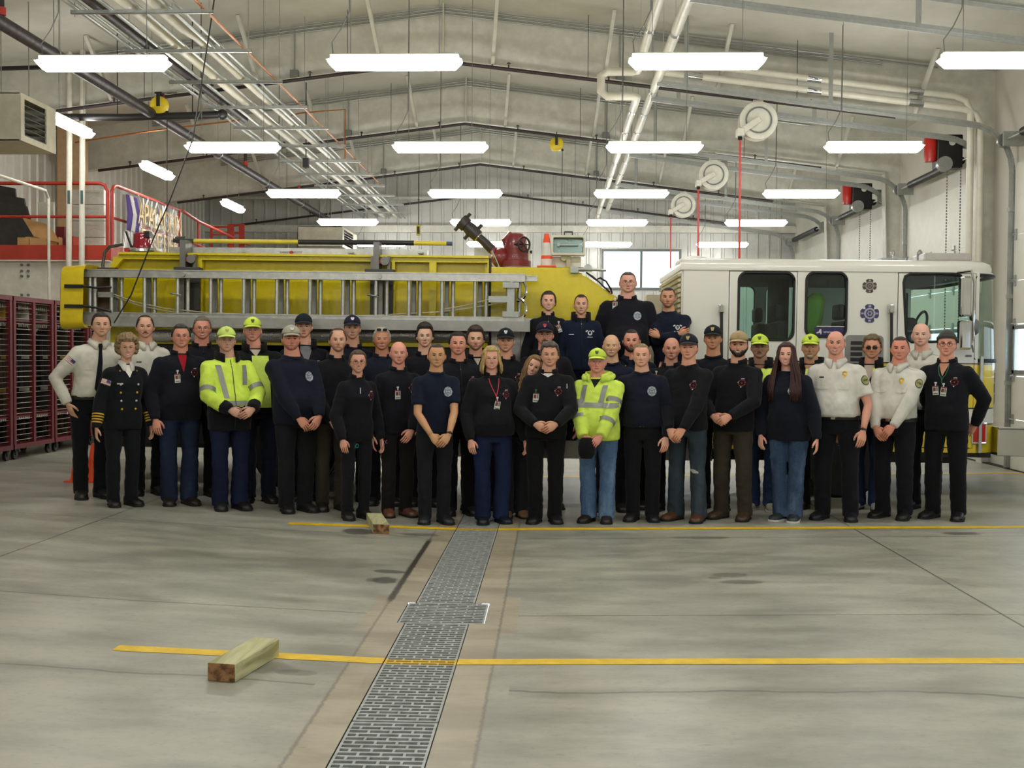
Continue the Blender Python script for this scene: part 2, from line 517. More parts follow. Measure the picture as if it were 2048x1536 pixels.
for bx in ((w0.x - .06, w1.x + .06, w0.z - .06, w0.z), (w0.x - .06, w1.x + .06, w1.z, w1.z + .06), (w0.x - .06, w0.x, w0.z, w1.z), (w1.x, w1.x + .06, w0.z, w1.z), ((w0.x + w1.x) / 2 - .03, (w0.x + w1.x) / 2 + .03, w0.z, w1.z)):
    mb.box(bx[0], bx[1], YB - .05, YB + .05, bx[2], bx[3])
wf = struct('window_1', mb, M_greybox, smooth=0)
mb = MB(); mb.box(w0.x, w1.x, YB + .0, YB + .008, w0.z, w1.z); mb.obj('pane', M_glass, wf, smooth=0)
mb = MB(); mb.add([(XL, YN, 0), (XR, YN, 0), (XR, YN, roof_z(XR)), (RX, YN, RZ), (XL, YN, roof_z(XL))], [(0, 1, 2, 3, 4)])
struct('wall_front', mb, M_wall, smooth=0)
# right wall with its sectional doors
DW, DH, DP = 3.6, 4.2, 4.6
DOORS = [(15.5 + DP * k - DW, 15.5 + DP * k) for k in (-4, -3, -2, -1, 0, 1, 2, 3)]
DOORS = [d for d in DOORS if d[0] > YN + .2 and d[1] < YB - .1]
zf = floor_z(XR)
V, F = fill2d([[(YN, -.1), (YB + .1, -.1), (YB + .1, roof_z(XR)), (YN, roof_z(XR))]] + [[(d0 + .06, zf), (d1 - .005, zf), (d1 - .005, zf + DH), (d0 + .06, zf + DH)] for d0, d1 in DOORS], .01)
mb = MB(); mb.add([(XR + .0 + w_, u, v) for u, v, w_ in V], F)
struct('wall_right', mb, M_wall, smooth=0)
M_door = plain('door_panel', '#d9d7cb', .45, var=.04)
for k, (d0, d1) in enumerate(DOORS):
    nm = 'door_%d' % (k + 1)
    secs = 7; sh = DH / secs
    mb = MB()
    wz0, wz1 = zf + 1.36, zf + 1.96
    zz = zf + .01; i = 0
    cuts = [zf + .012, zf + .70, zf + 1.30, zf + 2.02, zf + 2.62, zf + 3.25, zf + DH + .04]
    for za, zb in zip(cuts[:-1], cuts[1:]):
        if za < wz0 < zb:
            holes = [rrect(d0 + .16 + j * (DW - .12) / 3, d0 + .16 + (j + 1) * (DW - .12) / 3 - .1, wz0, wz1, .03, 2) for j in range(3)]
        else: holes = []
        V, F = fill2d([[(d0, za), (d1, za), (d1, zb - .012), (d0, zb - .012)]] + holes, .045)
        mb.add([(XR - .045 + w_, u, v) for u, v, w_ in V], F)
    leaf = struct(nm, mb, M_door, smooth=0)
    mb = MB()
    for j in range(3):
        a0 = d0 + .16 + j * (DW - .12) / 3; a1 = a0 + (DW - .12) / 3 - .1
        for q in ((a0 - .03, a1 + .03, wz0 - .03, wz0 + .02), (a0 - .03, a1 + .03, wz1 - .02, wz1 + .03), (a0 - .03, a0 + .02, wz0, wz1), (a1 - .02, a1 + .03, wz0, wz1)):
            mb.box(XR - .085, XR - .068, q[0], q[1], q[2], q[3])
    mb.obj('window_frame', M_greybox, leaf, smooth=0)
    mb = MB()
    for j in range(3):
        a0 = d0 + .16 + j * (DW - .12) / 3; mb.box(XR - .079, XR - .073, a0, a0 + (DW - .12) / 3 - .1, wz0, wz1)
    mb.obj('pane', M_glass, leaf, smooth=0)
    mb = MB()
    for zz in cuts[1:-1]:
        for f in (.02, .35, .65, .98):
            yy = d0 + DW * f
            mb.box(XR - .085, XR - .065, yy - .03, yy + .03, zz - .08, zz + .07); mb.tube([(XR - .095, yy - .04, zz), (XR - .095, yy + .04, zz)], .012, 6)
    mb.obj('hinge', M_galv, leaf, smooth=0)
# baseboard-like seal at the foot of the right wall
mb = MB(); mb.box(XR - .1, XR, YN, YB, zf - .03, zf + .012); struct('baseboard_right', mb, M_dark, smooth=0)

# ---- steel frames (rafters and tapered columns)
for k, yf in enumerate(FRAMES + [12.05 - .0] * 0):
    mb = MB()
    xk, xl = XR - .32, XL + .32
    out = [(xl, flange_z(xl)), (RX, 6.03), (xk, flange_z(xk)), (XR - .15, floor_z(XR) - .02), (XR, floor_z(XR) - .02), (XR, roof_z(XR)), (RX, RZ), (XL, roof_z(XL)), (XL, .2), (XL + .15, .2)]
    mb.prism(out, lambda u, v, t: (u, yf + t, v), -.006, .006)
    pts = [(XL + .15, .2), (xl, flange_z(xl)), (RX, 6.03), (xk, flange_z(xk)), (XR - .15, floor_z(XR))]
    for p, q in zip(pts[:-1], pts[1:]):
        mb.bar((p[0], yf, p[1]), (q[0], yf, q[1]), .2, .016, up=(-(q[1] - p[1]), 0, q[0] - p[0]))
    mb.box(RX - .01, RX + .01, yf - .1, yf + .1, 6.03, RZ)
    struct('trim_%d' % (10 + k), mb, M_beam, smooth=0)
    # slanted braces from the bottom flange up to the roof
    mb = MB()
    for px_ in (-6.6, -4.4, -2.55, -.9, .75, 2.4, 5.25):
        p = Vector((px_, yf - .05, flange_z(px_) + .02)); q = Vector((px_ - .1 * (1 if px_ < RX else -1), yf - .75, roof_z(px_) - .01))
        mb.bar(p, q, .05, .05); mb.box(p.x - .012, p.x + .012, yf - .1, yf + .02, p.z - .05, p.z + .05)
    struct('trim_%d' % (20 + k), mb, M_beam, smooth=0)
# girts and the eave strut on the back wall
mb = MB()
for zz in (5.02,): mb.box(XL, XR, YB - .2, YB - .04, zz - .09, zz + .09)
mb.box(XL, XR, YB - .12, YB - .04, 5.85 - .04, 5.85 + .04)
struct('trim_30', mb, M_beam, smooth=0)
mb = MB(); mb.box(XL, XR, YB - .3, YB - .02, roof_z(XL) - .02, roof_z(XL) + .1)
# ================================================================ THINGS UNDER THE ROOF
M_tube = glow('lit_diffuser', (1.0, .985, .935), LAMP_STRENGTH)
def lamp_parts(t, L):
    mb = MB()
    mb.loft([[(s * (L / 2 - e), d * wd, zz) for s, d in ((-1, -1), (1, -1), (1, 1), (-1, 1))] for e, wd, zz in ((.05, .035, .085), (.03, .05, .075), (.03, .05, .05))])
    mb.obj('housing', M_white, t, smooth=0)
    mb = MB()
    rings = []
    for s in (-1, 1):
        pass
    prof = [(.05, .052), (.085, .012), (.08, -.035), (.05, -.062), (-.05, -.062), (-.08, -.035), (-.085, .012), (-.05, .052)]
    for xx, k in ((-L / 2, .02), (-L / 2 + .015, .35), (-L / 2 + .07, 1), (L / 2 - .07, 1), (L / 2 - .015, .35), (L / 2, .02)):
        rings.append([(xx, yy, .02 + (zz - .02) * k) for yy, zz in prof])
    mb.loft(rings)
    mb.obj('diffuser', M_tube, t, smooth=0)
def hang(t, loc, L, along='x'):
    for s in (-1, 1):
        mb = MB(); xx = s * L * .33
        wx = loc[0] + (xx if along == 'x' else 0)
        mb.tube([(xx, 0, .07), (xx, 0, roof_z(wx) - loc[2] + .01)], .0035, 5); mb.box(xx - .012, xx + .012, -.02, .02, .065, .09)
        mb.obj('hanger_wire', M_greybox, t, smooth=0)
    mb = MB()
    zr = roof_z(loc[0]) - loc[2]
    mb.tube([(-L * .46, 0, .07), (-L * .47, 0, .2), (-L * .40, 0, .33), (-L * .34, 0, .5), (-L * .335, 0, zr - .4), (-L * .335, 0, zr)], .006, 6)
    mb.obj('power_cord', M_greybox, t)
ROWS = [-2.4, 1.95, 6.3, 10.64, 14.99, 19.3, 23.5, 28.1]
COLS = [-4.38, -1.53, 1.37, 4.30]
CN = ['far left column', 'second column from left', 'third column from left', 'far right column']
for r, yy in enumerate(ROWS):
    for c, xx in enumerate(COLS):
        rn = ['back row behind the camera', 'row above the camera', 'row just in front of the camera', 'nearest visible row', 'second row from the front', 'third row from the front', 'fourth row from the front', 'furthest row by back wall'][r]
        t = thing('ceiling_light', 'white tube light hanging crosswise, %s, %s' % (rn, CN[c]), 'ceiling light', (xx, yy, 4.48), 'crosswise tube lights')
        lamp_parts(t, 1.3); hang(t, (xx, yy, 4.48), 1.3)
for k, (yy, lx, lz) in enumerate(((15.3, -6.75, 4.84), (17.75, -6.42, 4.62), (22.0, -6.42, 4.62))):
    t = thing('ceiling_light', 'tube light running lengthwise above the mezzanine, ' + ['nearest, beside the heater', 'middle one', 'furthest'][k], 'ceiling light', (lx, yy, lz), 'lengthwise tube lights over the mezzanine', math.pi / 2)
    lamp_parts(t, 1.2)
    for s in (-1, 1):
        mb = MB(); mb.tube([(s * .4, 0, .07), (s * .4, 0, roof_z(lx) - lz)], .0035, 5); mb.obj('hanger_wire', M_greybox, t, smooth=0)

# ---- trapeze rack with its pipes
RKX0, RKX1, RKZ = -5.12, -3.6, 5.28
RY = [8.6 + 1.5 * k for k in range(14)]
for k, yy in enumerate(RY):
    t = thing('strut_trapeze', 'galvanised strut trapeze carrying pipes, %s from the camera' % ORD[k], 'pipe hanger', ((RKX0 + RKX1) / 2, yy, RKZ), 'strut trapezes in a row under the roof')
    mb = MB(); hw = (RKX1 - RKX0) / 2
    for q in ((-.02, -.017, -.02, .02), (.017, .02, -.02, .02), (-.02, .02, -.02, -.016)): mb.box(-hw, hw, q[0], q[1], q[2], q[3])
    mb.obj('strut', M_galv, t, smooth=0)
    for s in (-1, 1):
        mb = MB(); mb.tube([(s * (hw - .04), 0, -.05), (s * (hw - .04), 0, roof_z(RKX0 + hw + s * hw) - RKZ + .02)], .005, 6); mb.obj('threaded_rod', M_galv, t, smooth=0)
def run(name, label, cat, x, z, r, mat, y0=7.5, y1=29.5, jog=None, n=10, group=None):
    mb = MB()
    pts = [(x, y0, z), (x, y1, z)] if not jog else [(x, y0, z), (x, jog[0], z), (x + jog[1], jog[0] + .35, z), (x + jog[1], y1, z)]
    mb.tube(pts, r, n)
    o = mb.obj(name, mat); return tag(o, label, cat, group)
M_insul = plain('white_pipe_jacket', '#d3cfc0', .4, var=.06)
zt = RKZ + .021
run('insulated_pipe', 'thick white jacketed pipe on the trapeze rack, left of the pair', 'pipe', -4.52, zt + .062, .062, M_insul)
run('insulated_pipe', 'thick white jacketed pipe on the trapeze rack, right of the pair', 'pipe', -4.22, zt + .062, .062, M_insul, jog=(12.4, .06))
run('drain_pipe', 'dark grey drain pipe along the left side of trapeze rack', 'pipe', -4.86, zt + .055, .055, M_darkpipe, y1=17.3)
for i, xx in enumerate((-5.06, -4.96, -4.70, -4.37, -4.06, -3.95)):
    run('conduit', 'thin galvanised conduit lying on the trapeze rack, %s from the left' % ORD[i], 'conduit', xx, zt + .016, .016 if i % 2 else .022, M_galv, n=8, group='conduits on the trapeze rack')
run('copper_pipe', 'thin copper pipe along the right edge of the trapeze rack', 'pipe', -3.70, zt + .014, .014, M_copper, n=8, y1=24.0)
run('sprinkler_main', 'thick dark sprinkler main running lengthwise left of the trapeze rack', 'pipe', -5.72, 5.08, .075, M_darkpipe, y0=5, n=14)
# hangers for the main
for k, yy in enumerate((9.4, 12.5, 15.6, 18.7, 21.8, 24.9, 28.0)):
    mb = MB(); mb.lathe([(.079, -.018), (.086, -.018), (.086, .018), (.079, .018)], (-5.72, yy, 5.08), (0, 1, 0), 14, cap=False); mb.tube([(-5.72, yy, 5.16), (-5.72, yy, roof_z(-5.72) + .01)], .006, 6)
    tag(mb.obj('pipe_hanger', M_galv), 'ring hanger holding the dark sprinkler main, %s from the camera' % ORD[k], 'pipe hanger', 'ring hangers on the sprinkler main')
# branch lines that follow each frame
for k, yy in enumerate((11.3, 16.05, 20.4, 24.75, 29.2)):
    mb = MB(); dz = -.10 if k else .62
    zz = lambda x: flange_z(x) + dz
    if k == 0: pts = [(-7.5, yy, zz(-7.5)), (RX, yy, zz(RX)), (2.3, yy, zz(2.3))]
    else: pts = [(-8.5, yy, zz(-8.5)), (RX, yy, zz(RX)), (4.9, yy, zz(4.9))]
    mb.tube(pts, .027, 8)
    for i in range(9):
        xx = pts[0][0] + .6 + i * 1.45
        if xx > pts[-1][0]: break
        mb.tube([(xx, yy, zz(xx) - .01), (xx, yy, zz(xx) + .07)], .011, 6); mb.lathe([(.03, .075), (.034, .08), (.01, .1)], (xx, yy, zz(xx)), (0, 0, 1), 8)
    for xx in (-6, -3, .5, 3.5):
        if xx < pts[-1][0]: mb.tube([(xx, yy, zz(xx)), (xx, yy, roof_z(xx) + .01)], .005, 5)
    tag(mb.obj('sprinkler_branch', M_darkpipe), 'dark sprinkler branch line ' + ['nearest the camera, high against the roof', 'beneath the nearest roof frame', 'beneath the second roof frame', 'beneath the third roof frame', 'along the back wall'][k], 'pipe', 'sprinkler branch lines')
# riser drops from the main to the branches
for k, (xx, yy) in enumerate(((-5.72, 11.3), (-5.72, 16.05), (-5.72, 20.4), (-5.72, 24.75))):
    mb = MB(); z1 = flange_z(xx) + (.62 if k == 0 else -.1)
    mb.tube([(xx, yy, 5.15), (xx, yy, z1)], .03, 8); mb.sphere((xx, yy, z1), .045, 10, 6, 1); mb.lathe([(.045, -.04), (.045, .04)], (xx, yy, 5.2), (0, 0, 1), 10, 1)
    tag(mb.obj('sprinkler_riser', [M_darkpipe, M_red]), 'short dark riser between sprinkler main and branch, %s from the camera' % ORD[k], 'pipe', 'sprinkler risers')
# conduits that follow each frame where web and roof meet
for k, yf in enumerate(FRAMES):
    for j in range(3):
        mb = MB(); zz = lambda x: roof_z(x) - .05 - .045 * j
        mb.tube([(-7.6, yf - .03, zz(-7.6)), (RX, yf - .03, zz(RX)), (5.6 - .8 * j, yf - .03, zz(5.6 - .8 * j))], .012, 6)
        tag(mb.obj('conduit', M_galv), 'thin grey conduit clipped along top of the %s roof frame, %s' % (ORD[k], ['upper', 'middle', 'lower'][j]), 'conduit', 'conduits along the roof frames')
    for j, xx in enumerate((-3.85, .98)):
        t = thing('junction_box', 'small grey junction box on the %s roof frame, %s of the ridge' % (ORD[k], ['left', 'right'][j]), 'junction box', (xx, yf - .06, flange_z(xx) + .06), 'junction boxes on the roof frames')
        mb = MB(); mb.box(-.06, .06, -.03, .05, -.07, .07); mb.obj('box', M_greybox, t, smooth=0, bevel=.006)
        mb = MB(); mb.tube([(0, .02, .06), (0, .02, roof_z(xx) - flange_z(xx) - .16)], .011, 6); mb.obj('conduit', M_galv, t)
# ---- two white pipes running lengthwise
for j, xx in enumerate((1.16, 1.46)):
    mb = MB(); z0 = 5.60
    if j == 0:
        mb.tube([(xx, 6, z0), (xx, 15.2, z0), (xx, 15.32, z0), (xx - .08, 15.38, z0), (xx - .42, 15.38, z0), (xx - .5, 15.38, z0 - .06), (xx - .5, 15.38, z0 - .27), (xx - .42, 15.38, z0 - .34), (xx - .06, 15.38, z0 - .34), (xx, 15.45, z0 - .34), (xx, 29.5, z0 - .34)], .058, 12)
    else: mb.tube([(xx, 6, z0 - .05), (xx, 29.5, z0 - .05)], .064, 12)
    t = mb.obj('white_pipe', M_insul)
    tag(t, 'white jacketed pipe running lengthwise right of the ridge, ' + ['left one with a square jog', 'straight right one'][j], 'pipe', 'white lengthwise pipes')
    for yy in np.arange(9, 29, 1.45):
        m2 = MB(); zz = z0 - (.34 if (j == 0 and yy > 15.4) else (0 if j == 0 else .05)); r_ = .058 if j == 0 else .064
        m2.lathe([(r_ + .001, -.05), (r_ + .005, -.05), (r_ + .005, .05), (r_ + .001, .05)], (xx, yy, zz), (0, 1, 0), 12, cap=False)
        m2.tube([(xx, yy, zz + r_), (xx, yy, roof_z(xx) + .01)], .005, 5)
        m2.obj('saddle_band', M_chrome, t)
# two white pipes crossing toward the right wall
for j in range(2):
    mb = MB(); zz = lambda x: flange_z(x) - .02 - .17 * j + .33
    y_ = 16.08
    mb.tube([(1.5, y_, zz(1.5)), (5.75 + .14 * j, y_, zz(5.75 + .14 * j)), (5.9 + .14 * j, y_, zz(5.9 + .14 * j) - .05), (5.98 + .14 * j, y_, zz(6.0) - .2), (5.98 + .14 * j, y_, 2.6)], .05, 12)
    t = mb.obj('white_pipe', M_insul); tag(t, 'white pipe following nearest roof frame to the right wall, ' + ['upper one', 'lower one'][j], 'pipe', 'white crosswise pipes')
    for xx in (2.05, 3.75, 5.2):
        m2 = MB(); m2.lathe([(.051, -.1), (.056, -.1), (.056, .1), (.051, .1)], (xx, y_, zz(xx)), (1, 0, -.125), 12, cap=False); m2.obj('saddle_band', M_chrome, t)
# wide black pipe crossing near the heater
mb = MB(); p0, p1 = at(97, 234, 15.6), at(445, 229, 15.6)
mb.tube([p0, at(250, 235, 15.6), p1], .052, 12); mb.sphere(p1, .075, 12, 8)
for px_ in (235, 385):
    p = at(px_, 232, 15.6); mb.tube([p, (p.x, p.y, roof_z(p.x))], .007, 6)
tag(mb.obj('black_duct_pipe', M_black), 'thick black pipe crossing level above the mezzanine, right of the heater', 'pipe')
mb = MB()
pts = [at(0, 137, 14.5), at(110, 134, 14.5), at(170, 118, 14.5), at(300, 108, 14.5)]
mb.tube(pts, .03, 8); tag(mb.obj('black_pipe', M_darkpipe), 'dark pipe passing left behind the nearest left light', 'pipe')
# orange-brown copper line by the second frame
mb = MB(); y_ = 19.6
mb.tube([at(575, 233, y_), at(600, 226, y_), at(690, 219, y_), at(690, 318, y_)], .014, 8)
tag(mb.obj('copper_pipe', M_copper), 'copper pipe bending down at right angle beside the trapeze rack', 'pipe')
mb = MB(); mb.tube([at(150, 285, 17.2), at(300, 262, 17.2), at(480, 240, 17.2)], .013, 8); tag(mb.obj('copper_pipe', M_copper), 'long copper pipe rising to the right above the mezzanine', 'pipe')
mb = MB(); mb.box(-.05, .05, -.05, .05, -.08, .08); mb.tube([(0, 0, .05), (0, 0, roof_z(-4.45) - 4.95)], .01, 6); mb.lathe([(.02, -.1), (.05, -.02), (.05, .04)], (0, 0, 0), (0, 0, 1), 10)
p = at(612, 326, 19.6); o = mb.obj('horn_speaker', M_black); o.location = p; tag(o, 'small black speaker hanging under the trapeze rack', 'speaker')

# ---- overhead door tracks and openers
for k, (d0, d1) in enumerate(DOORS):
    if d1 < 9: continue
    for j, yy in enumerate((d0 - .03, d1 + .03)):
        if yy < 9: continue
        mb = MB()
        ztop = zf + 4.78
        P = [(XR - .1, zf + .02), (XR - .1, zf + 4.15)]
        for q in range(7):
            aa = math.pi / 2 * q / 6
            P.append((XR - .1 - .6 * (1 - math.cos(aa)), zf + 4.15 + .6 * math.sin(aa) + .03 * (1 - math.cos(aa))))
        P.append((XR - .7 - 4.3, zf + 4.78 + 4.3 * .134))
        for p, q in zip(P[:-1], P[1:]):
            u = Vector((p[0], yy, p[1])); v = Vector((q[0], yy, q[1]))
            mb.bar(u, v, .012, .085, up=(-(q[1] - p[1]) or 1e-6, 0, q[0] - p[0])); mb.bar(u + Vector((0, .012, 0)), v + Vector((0, .012, 0)), .05, .008, up=(-(q[1] - p[1]) or 1e-6, 0, q[0] - p[0]))
        for zz in (zf + 1.2, zf + 2.4, zf + 3.6): mb.box(XR - .14, XR - .02, yy - .03, yy + .05, zz - .03, zz + .03)
        for xx in (XR - 2.6, XR - 4.6):
            zt_ = zf + 4.78 + (XR - .7 - xx) * .134; mb.box(xx - .03, xx + .03, yy - .003, yy + .003, zt_, roof_z(xx))
        tag(mb.obj('door_track', M_galv, smooth=30), 'galvanised curved door track on right wall, %s side of door %s from the camera' % (['near', 'far'][j], ORD[k]), 'door track', 'overhead door tracks')
    t = thing('torsion_spring', 'dark torsion spring shaft above the door %s from the camera on right wall' % ORD[k], 'spring', (XR - .22, (d0 + d1) / 2, zf + 4.55), 'torsion springs above the doors')
    mb = MB(); mb.tube([(0, -DW / 2 - .1, 0), (0, DW / 2 + .1, 0)], .016, 8); mb.obj('shaft', M_galv, t)
    mb = MB(); mb.tube([(0, -1.2, 0), (0, 1.2, 0)], .06, 12); mb.obj('spring', M_black, t)
    for s in (-1, 1):
        mb = MB(); mb.lathe([(.02, -.03), (.1, -.03), (.1, .03), (.02, .03)], (0, s * (DW / 2 + .02), 0), (0, 1, 0), 16); mb.obj('cable_drum', M_galv, t)
        mb = MB(); mb.box(-.06, .22, s * (DW / 2 - .1) - .02, s * (DW / 2 - .1) + .02, -.1, .1); mb.obj('bearing_plate', M_galv, t, smooth=0)
for k, (px_, py_, Y) in enumerate(((1888, 305, 16.85), (1716, 394, 21.4))):
    p = at(px_, py_, Y)
    t = thing('door_opener', 'red and black electric door opener on right wall, ' + ['nearer one', 'further one'][k], 'door opener', p, 'door openers on the right wall')
    mb = MB(); mb.box(-.14, .24, -.12, .12, -.25, .25); mb.obj('gearbox', M_black, t, smooth=0, bevel=.02)
    mb = MB(); mb.lathe([(.0, -.2), (.085, -.19), (.095, -.1), (.095, .16), (.07, .19), (0, .2)], (-.2, 0, .05), (0, 0, 1), 18); mb.obj('motor', plain('red_motor', '#c22a22', .35), t)
    mb = MB(); mb.lathe([(.02, -.05), (.11, -.05), (.11, -.02), (.06, 0), (.11, .02), (.11, .05), (.02, .05)], (-.05, -.16, -.2), (0, 1, 0), 18); mb.obj('chain_wheel', M_galv, t)
    mb = MB(); mb.lathe([(0, -.02), (.045, -.02), (.05, .0)], (.08, -.12, .13), (0, 1, 0), 12); mb.obj('gauge_knob', M_white, t)
    for j, dx in enumerate((0.0, .2)):
        mb = MB()
        for q in range(60):
            zz = -.25 - q * .045; mb.box(dx - .008, dx + .008, -.15, -.142, zz - .03, zz)
        mb.obj('pull_chain', M_greybox, t, smooth=0)
    mb = MB(); mb.bar((.22, .0, .1), (XR - p.x, .0, .1), .2, .05); mb.obj('wall_bracket', M_greybox, t, smooth=0)
    q = at(*((1889, 205) if k == 0 else (1709, 316)), Y)
    t = thing('control_box', 'dark grey control box high on the right, above the %s door opener' % ['nearer', 'further'][k], 'control box', q, 'door control boxes')
    mb = MB(); mb.box(-.11, .11, -.06, .06, -.2, .2); mb.obj('cabinet', M_greybox, t, smooth=0, bevel=.008)
    mb = MB(); mb.box(-.03, .07, -.065, -.055, -.02, .08); mb.obj('label_plate', M_white, t, smooth=0)
    mb = MB(); mb.box(-.02, .02, .05, .09, -.2, roof_z(q.x) - q.z); mb.obj('strut', M_galv, t, smooth=0)

# ---- hose reels with red hose, and yellow cord reels
for k, (px_, py_, Y, hx, hy0) in enumerate(((1515, 243, 16.05, 1479, 272), (1426, 351, 20.4, 1396, 372), (1366, 411, 24.7, 1341, 428))):
    p = at(px_, py_, Y)
    t = thing('hose_reel', 'white round hose reel hanging under roof, ' + ['nearest with longest red hose', 'middle of the three', 'furthest of the three'][k], 'hose reel', p, 'white hose reels')
    mb = MB()
    for s in (-.09, .09): mb.lathe([(0, s - .006), (.2, s - .006), (.22, s - .02 * (1 if s < 0 else -1) * .5), (.27, s), (.27, s + .01), (0, s + .01)], (0, 0, 0), (0, 1, 0), 32)
    mb.obj('flange_disc', M_white, t)
    mb = MB(); mb.lathe([(.17, -.11), (.19, -.11), (.19, -.1), (.17, -.1)], (0, 0, 0), (0, 1, 0), 32, cap=False); mb.obj('groove_ring', M_greybox, t)
    mb = MB(); mb.lathe([(0, -.085), (.16, -.085), (.16, .085), (0, .085)], (0, 0, 0), (0, 1, 0), 24); mb.obj('hose_drum', M_hose_red, t)
    h = at(hx, hy0, Y) - p
    mb = MB(); mb.bar((.02, -.13, .02), (h.x + .03, -.13, h.z + .06), .02, .09, up=(-.5, 0, 1)); mb.box(h.x - .05, h.x + .05, -.15, .05, h.z - .02, h.z + .09); mb.obj('guide_arm', M_white, t, smooth=0, bevel=.01)
    mb = MB(); mb.box(-.07, .07, -.05, .05, .2, .30); mb.bar((0, 0, .28), (0, FRAMES[k] - p.y - .09, flange_z(p.x) - p.z + .01), .12, .03); mb.obj('mount', M_white, t, smooth=0)
    mb = MB(); mb.lathe([(.03, .0), (.035, -.03), (.02, -.05)], (h.x, -.05, h.z - .02), (0, 0, 1), 10); mb.obj('hose_stop', M_dark, t)
    mb = MB(); mb.tube([(h.x, -.05, h.z), (h.x + .01, -.05, -2.3 + .25 * k), (h.x, -.05, -2.6 + .3 * k)], .016, 8); mb.obj('hose', M_hose_red, t)
for k, (px_, py_, Y, dn) in enumerate(((319, 211, 15.6, 3.0), (1113, 289, 20.4, 1.9))):
    p = at(px_, py_, Y)
    t = thing('cord_reel', 'yellow round cord reel hanging from roof frame, ' + ['left one near the black pipe', 'right of the ridge on the second frame'][k], 'cord reel', p, 'yellow cord reels')
    mb = MB(); mb.lathe([(0, -.05), (.1, -.05), (.128, -.03), (.128, .03), (.1, .05), (0, .05)], (0, 0, 0), (0, 1, 0), 28); mb.obj('drum', plain('reel_yellow', '#d7bd22', .4), t)
    mb = MB(); mb.bar((0, -.06, -.02), (0, -.06, .17), .05, .012, up=(0, 1, 0)); mb.bar((0, .06, -.02), (0, .06, .17), .05, .012, up=(0, 1, 0)); mb.box(-.05, .05, -.06, .06, .15, .18); mb.tube([(0, 0, .17), (0, FRAMES[k] - p.y - .08, flange_z(p.x) - p.z + .01)], .012, 6); mb.obj('bracket', M_black, t, smooth=0)
    mb = MB(); mb.sphere((.11, 0, -.1), .025, 10, 6); mb.tube([(.11, 0, -.1), (.1, 0, -dn)], .006, 6); mb.obj('cord', M_black, t)
p = at(837, 458, 27.5)
t = thing('pendant_switch', 'small yellow pendant control hanging on a cable before the back wall', 'pendant switch', p)
mb = MB(); mb.box(-.05, .05, -.04, .04, -.16, .1); mb.obj('box', M_yellow, t, smooth=0, bevel=.01)
mb = MB(); mb.box(-.03, .03, -.05, -.035, -.12, .06); mb.obj('buttons', M_black, t, smooth=0)
mb = MB(); mb.tube([(0, 0, .09), (0, 0, roof_z(p.x) - p.z)], .01, 6); mb.obj('cable', M_black, t)

# ---- gas unit heaters
def heater(name, label, x1, y0, y1, z0, z1, xw):
    t = thing(name, label, 'unit heater', (x1, y0, z0), 'ceiling unit heaters')
    W, D, H = xw, y1 - y0, z1 - z0
    mb = MB(); V, F = fill2d([[(0, 0), (D, 0), (D, H), (0, H)], [(D * .1, H * .13), (D * .72, H * .13), (D * .72, H * .9), (D * .1, H * .9)]], .02)
    mb.add([(-.01 + w_, u, v) for u, v, w_ in V], F)
    mb.box(-W, -.02, 0, .012, 0, H); mb.box(-W, -.02, D - .012, D, 0, H); mb.box(-W, -.02, 0, D, 0, .012); mb.box(-W, -.02, 0, D, H - .012, H); mb.box(-W, -W + .012, 0, D, 0, H)
    mb.obj('cabinet', M_cream, t, smooth=0)
    mb = MB(); mb.box(-.3, -.28, D * .1, D * .72, H * .13, H * .9); mb.obj('heat_exchanger', M_black, t, smooth=0)
    for i in range(6):
        mb = MB(); zz = H * (.17 + .125 * i); mb.box(-.07, .0, D * .1, D * .72, zz, zz + .006, R=Matrix.Rotation(.5, 3, 'Y')); mb.obj('louver', M_greybox, t, smooth=0)
    for s in (.12, .88):
        mb = MB(); mb.tube([(-W * .3, D * s, H - .01), (-W * .3, D * s, roof_z(x1 - W * .3) - z0)], .007, 6); mb.obj('hanger_rod', M_galv, t)
heater('unit_heater', 'cream gas heater with dark louvers hanging at the left edge', -6.5, 13.3, 14.25, 4.26, 4.84, 1.0)
a_, b_ = at(655, 497, 27.0), at(692, 457, 27.0)
heater('unit_heater', 'cream gas heater hanging far back above the yellow truck body', a_.x + .45, 26.6, 28.6, a_.z, b_.z + .0, 1.1)

# black cable hanging slantwise to the truck
mb = MB(); Y = 12.15
q_ = at(462, -212, 11.9); q_.z = roof_z(q_.x) - .002
mb.tube([q_, at(440, -80, 11.95), at(418, 70, 12.0), at(385, 280, 12.1), at(340, 400, 12.1), at(297, 500, 12.12), at(262, 590, 12.1), at(228, 646, 12.08)], .008, 6)
tag(mb.obj('drop_cable', M_black), 'thin black cable hanging slantwise from the roof to the truck body', 'cable')
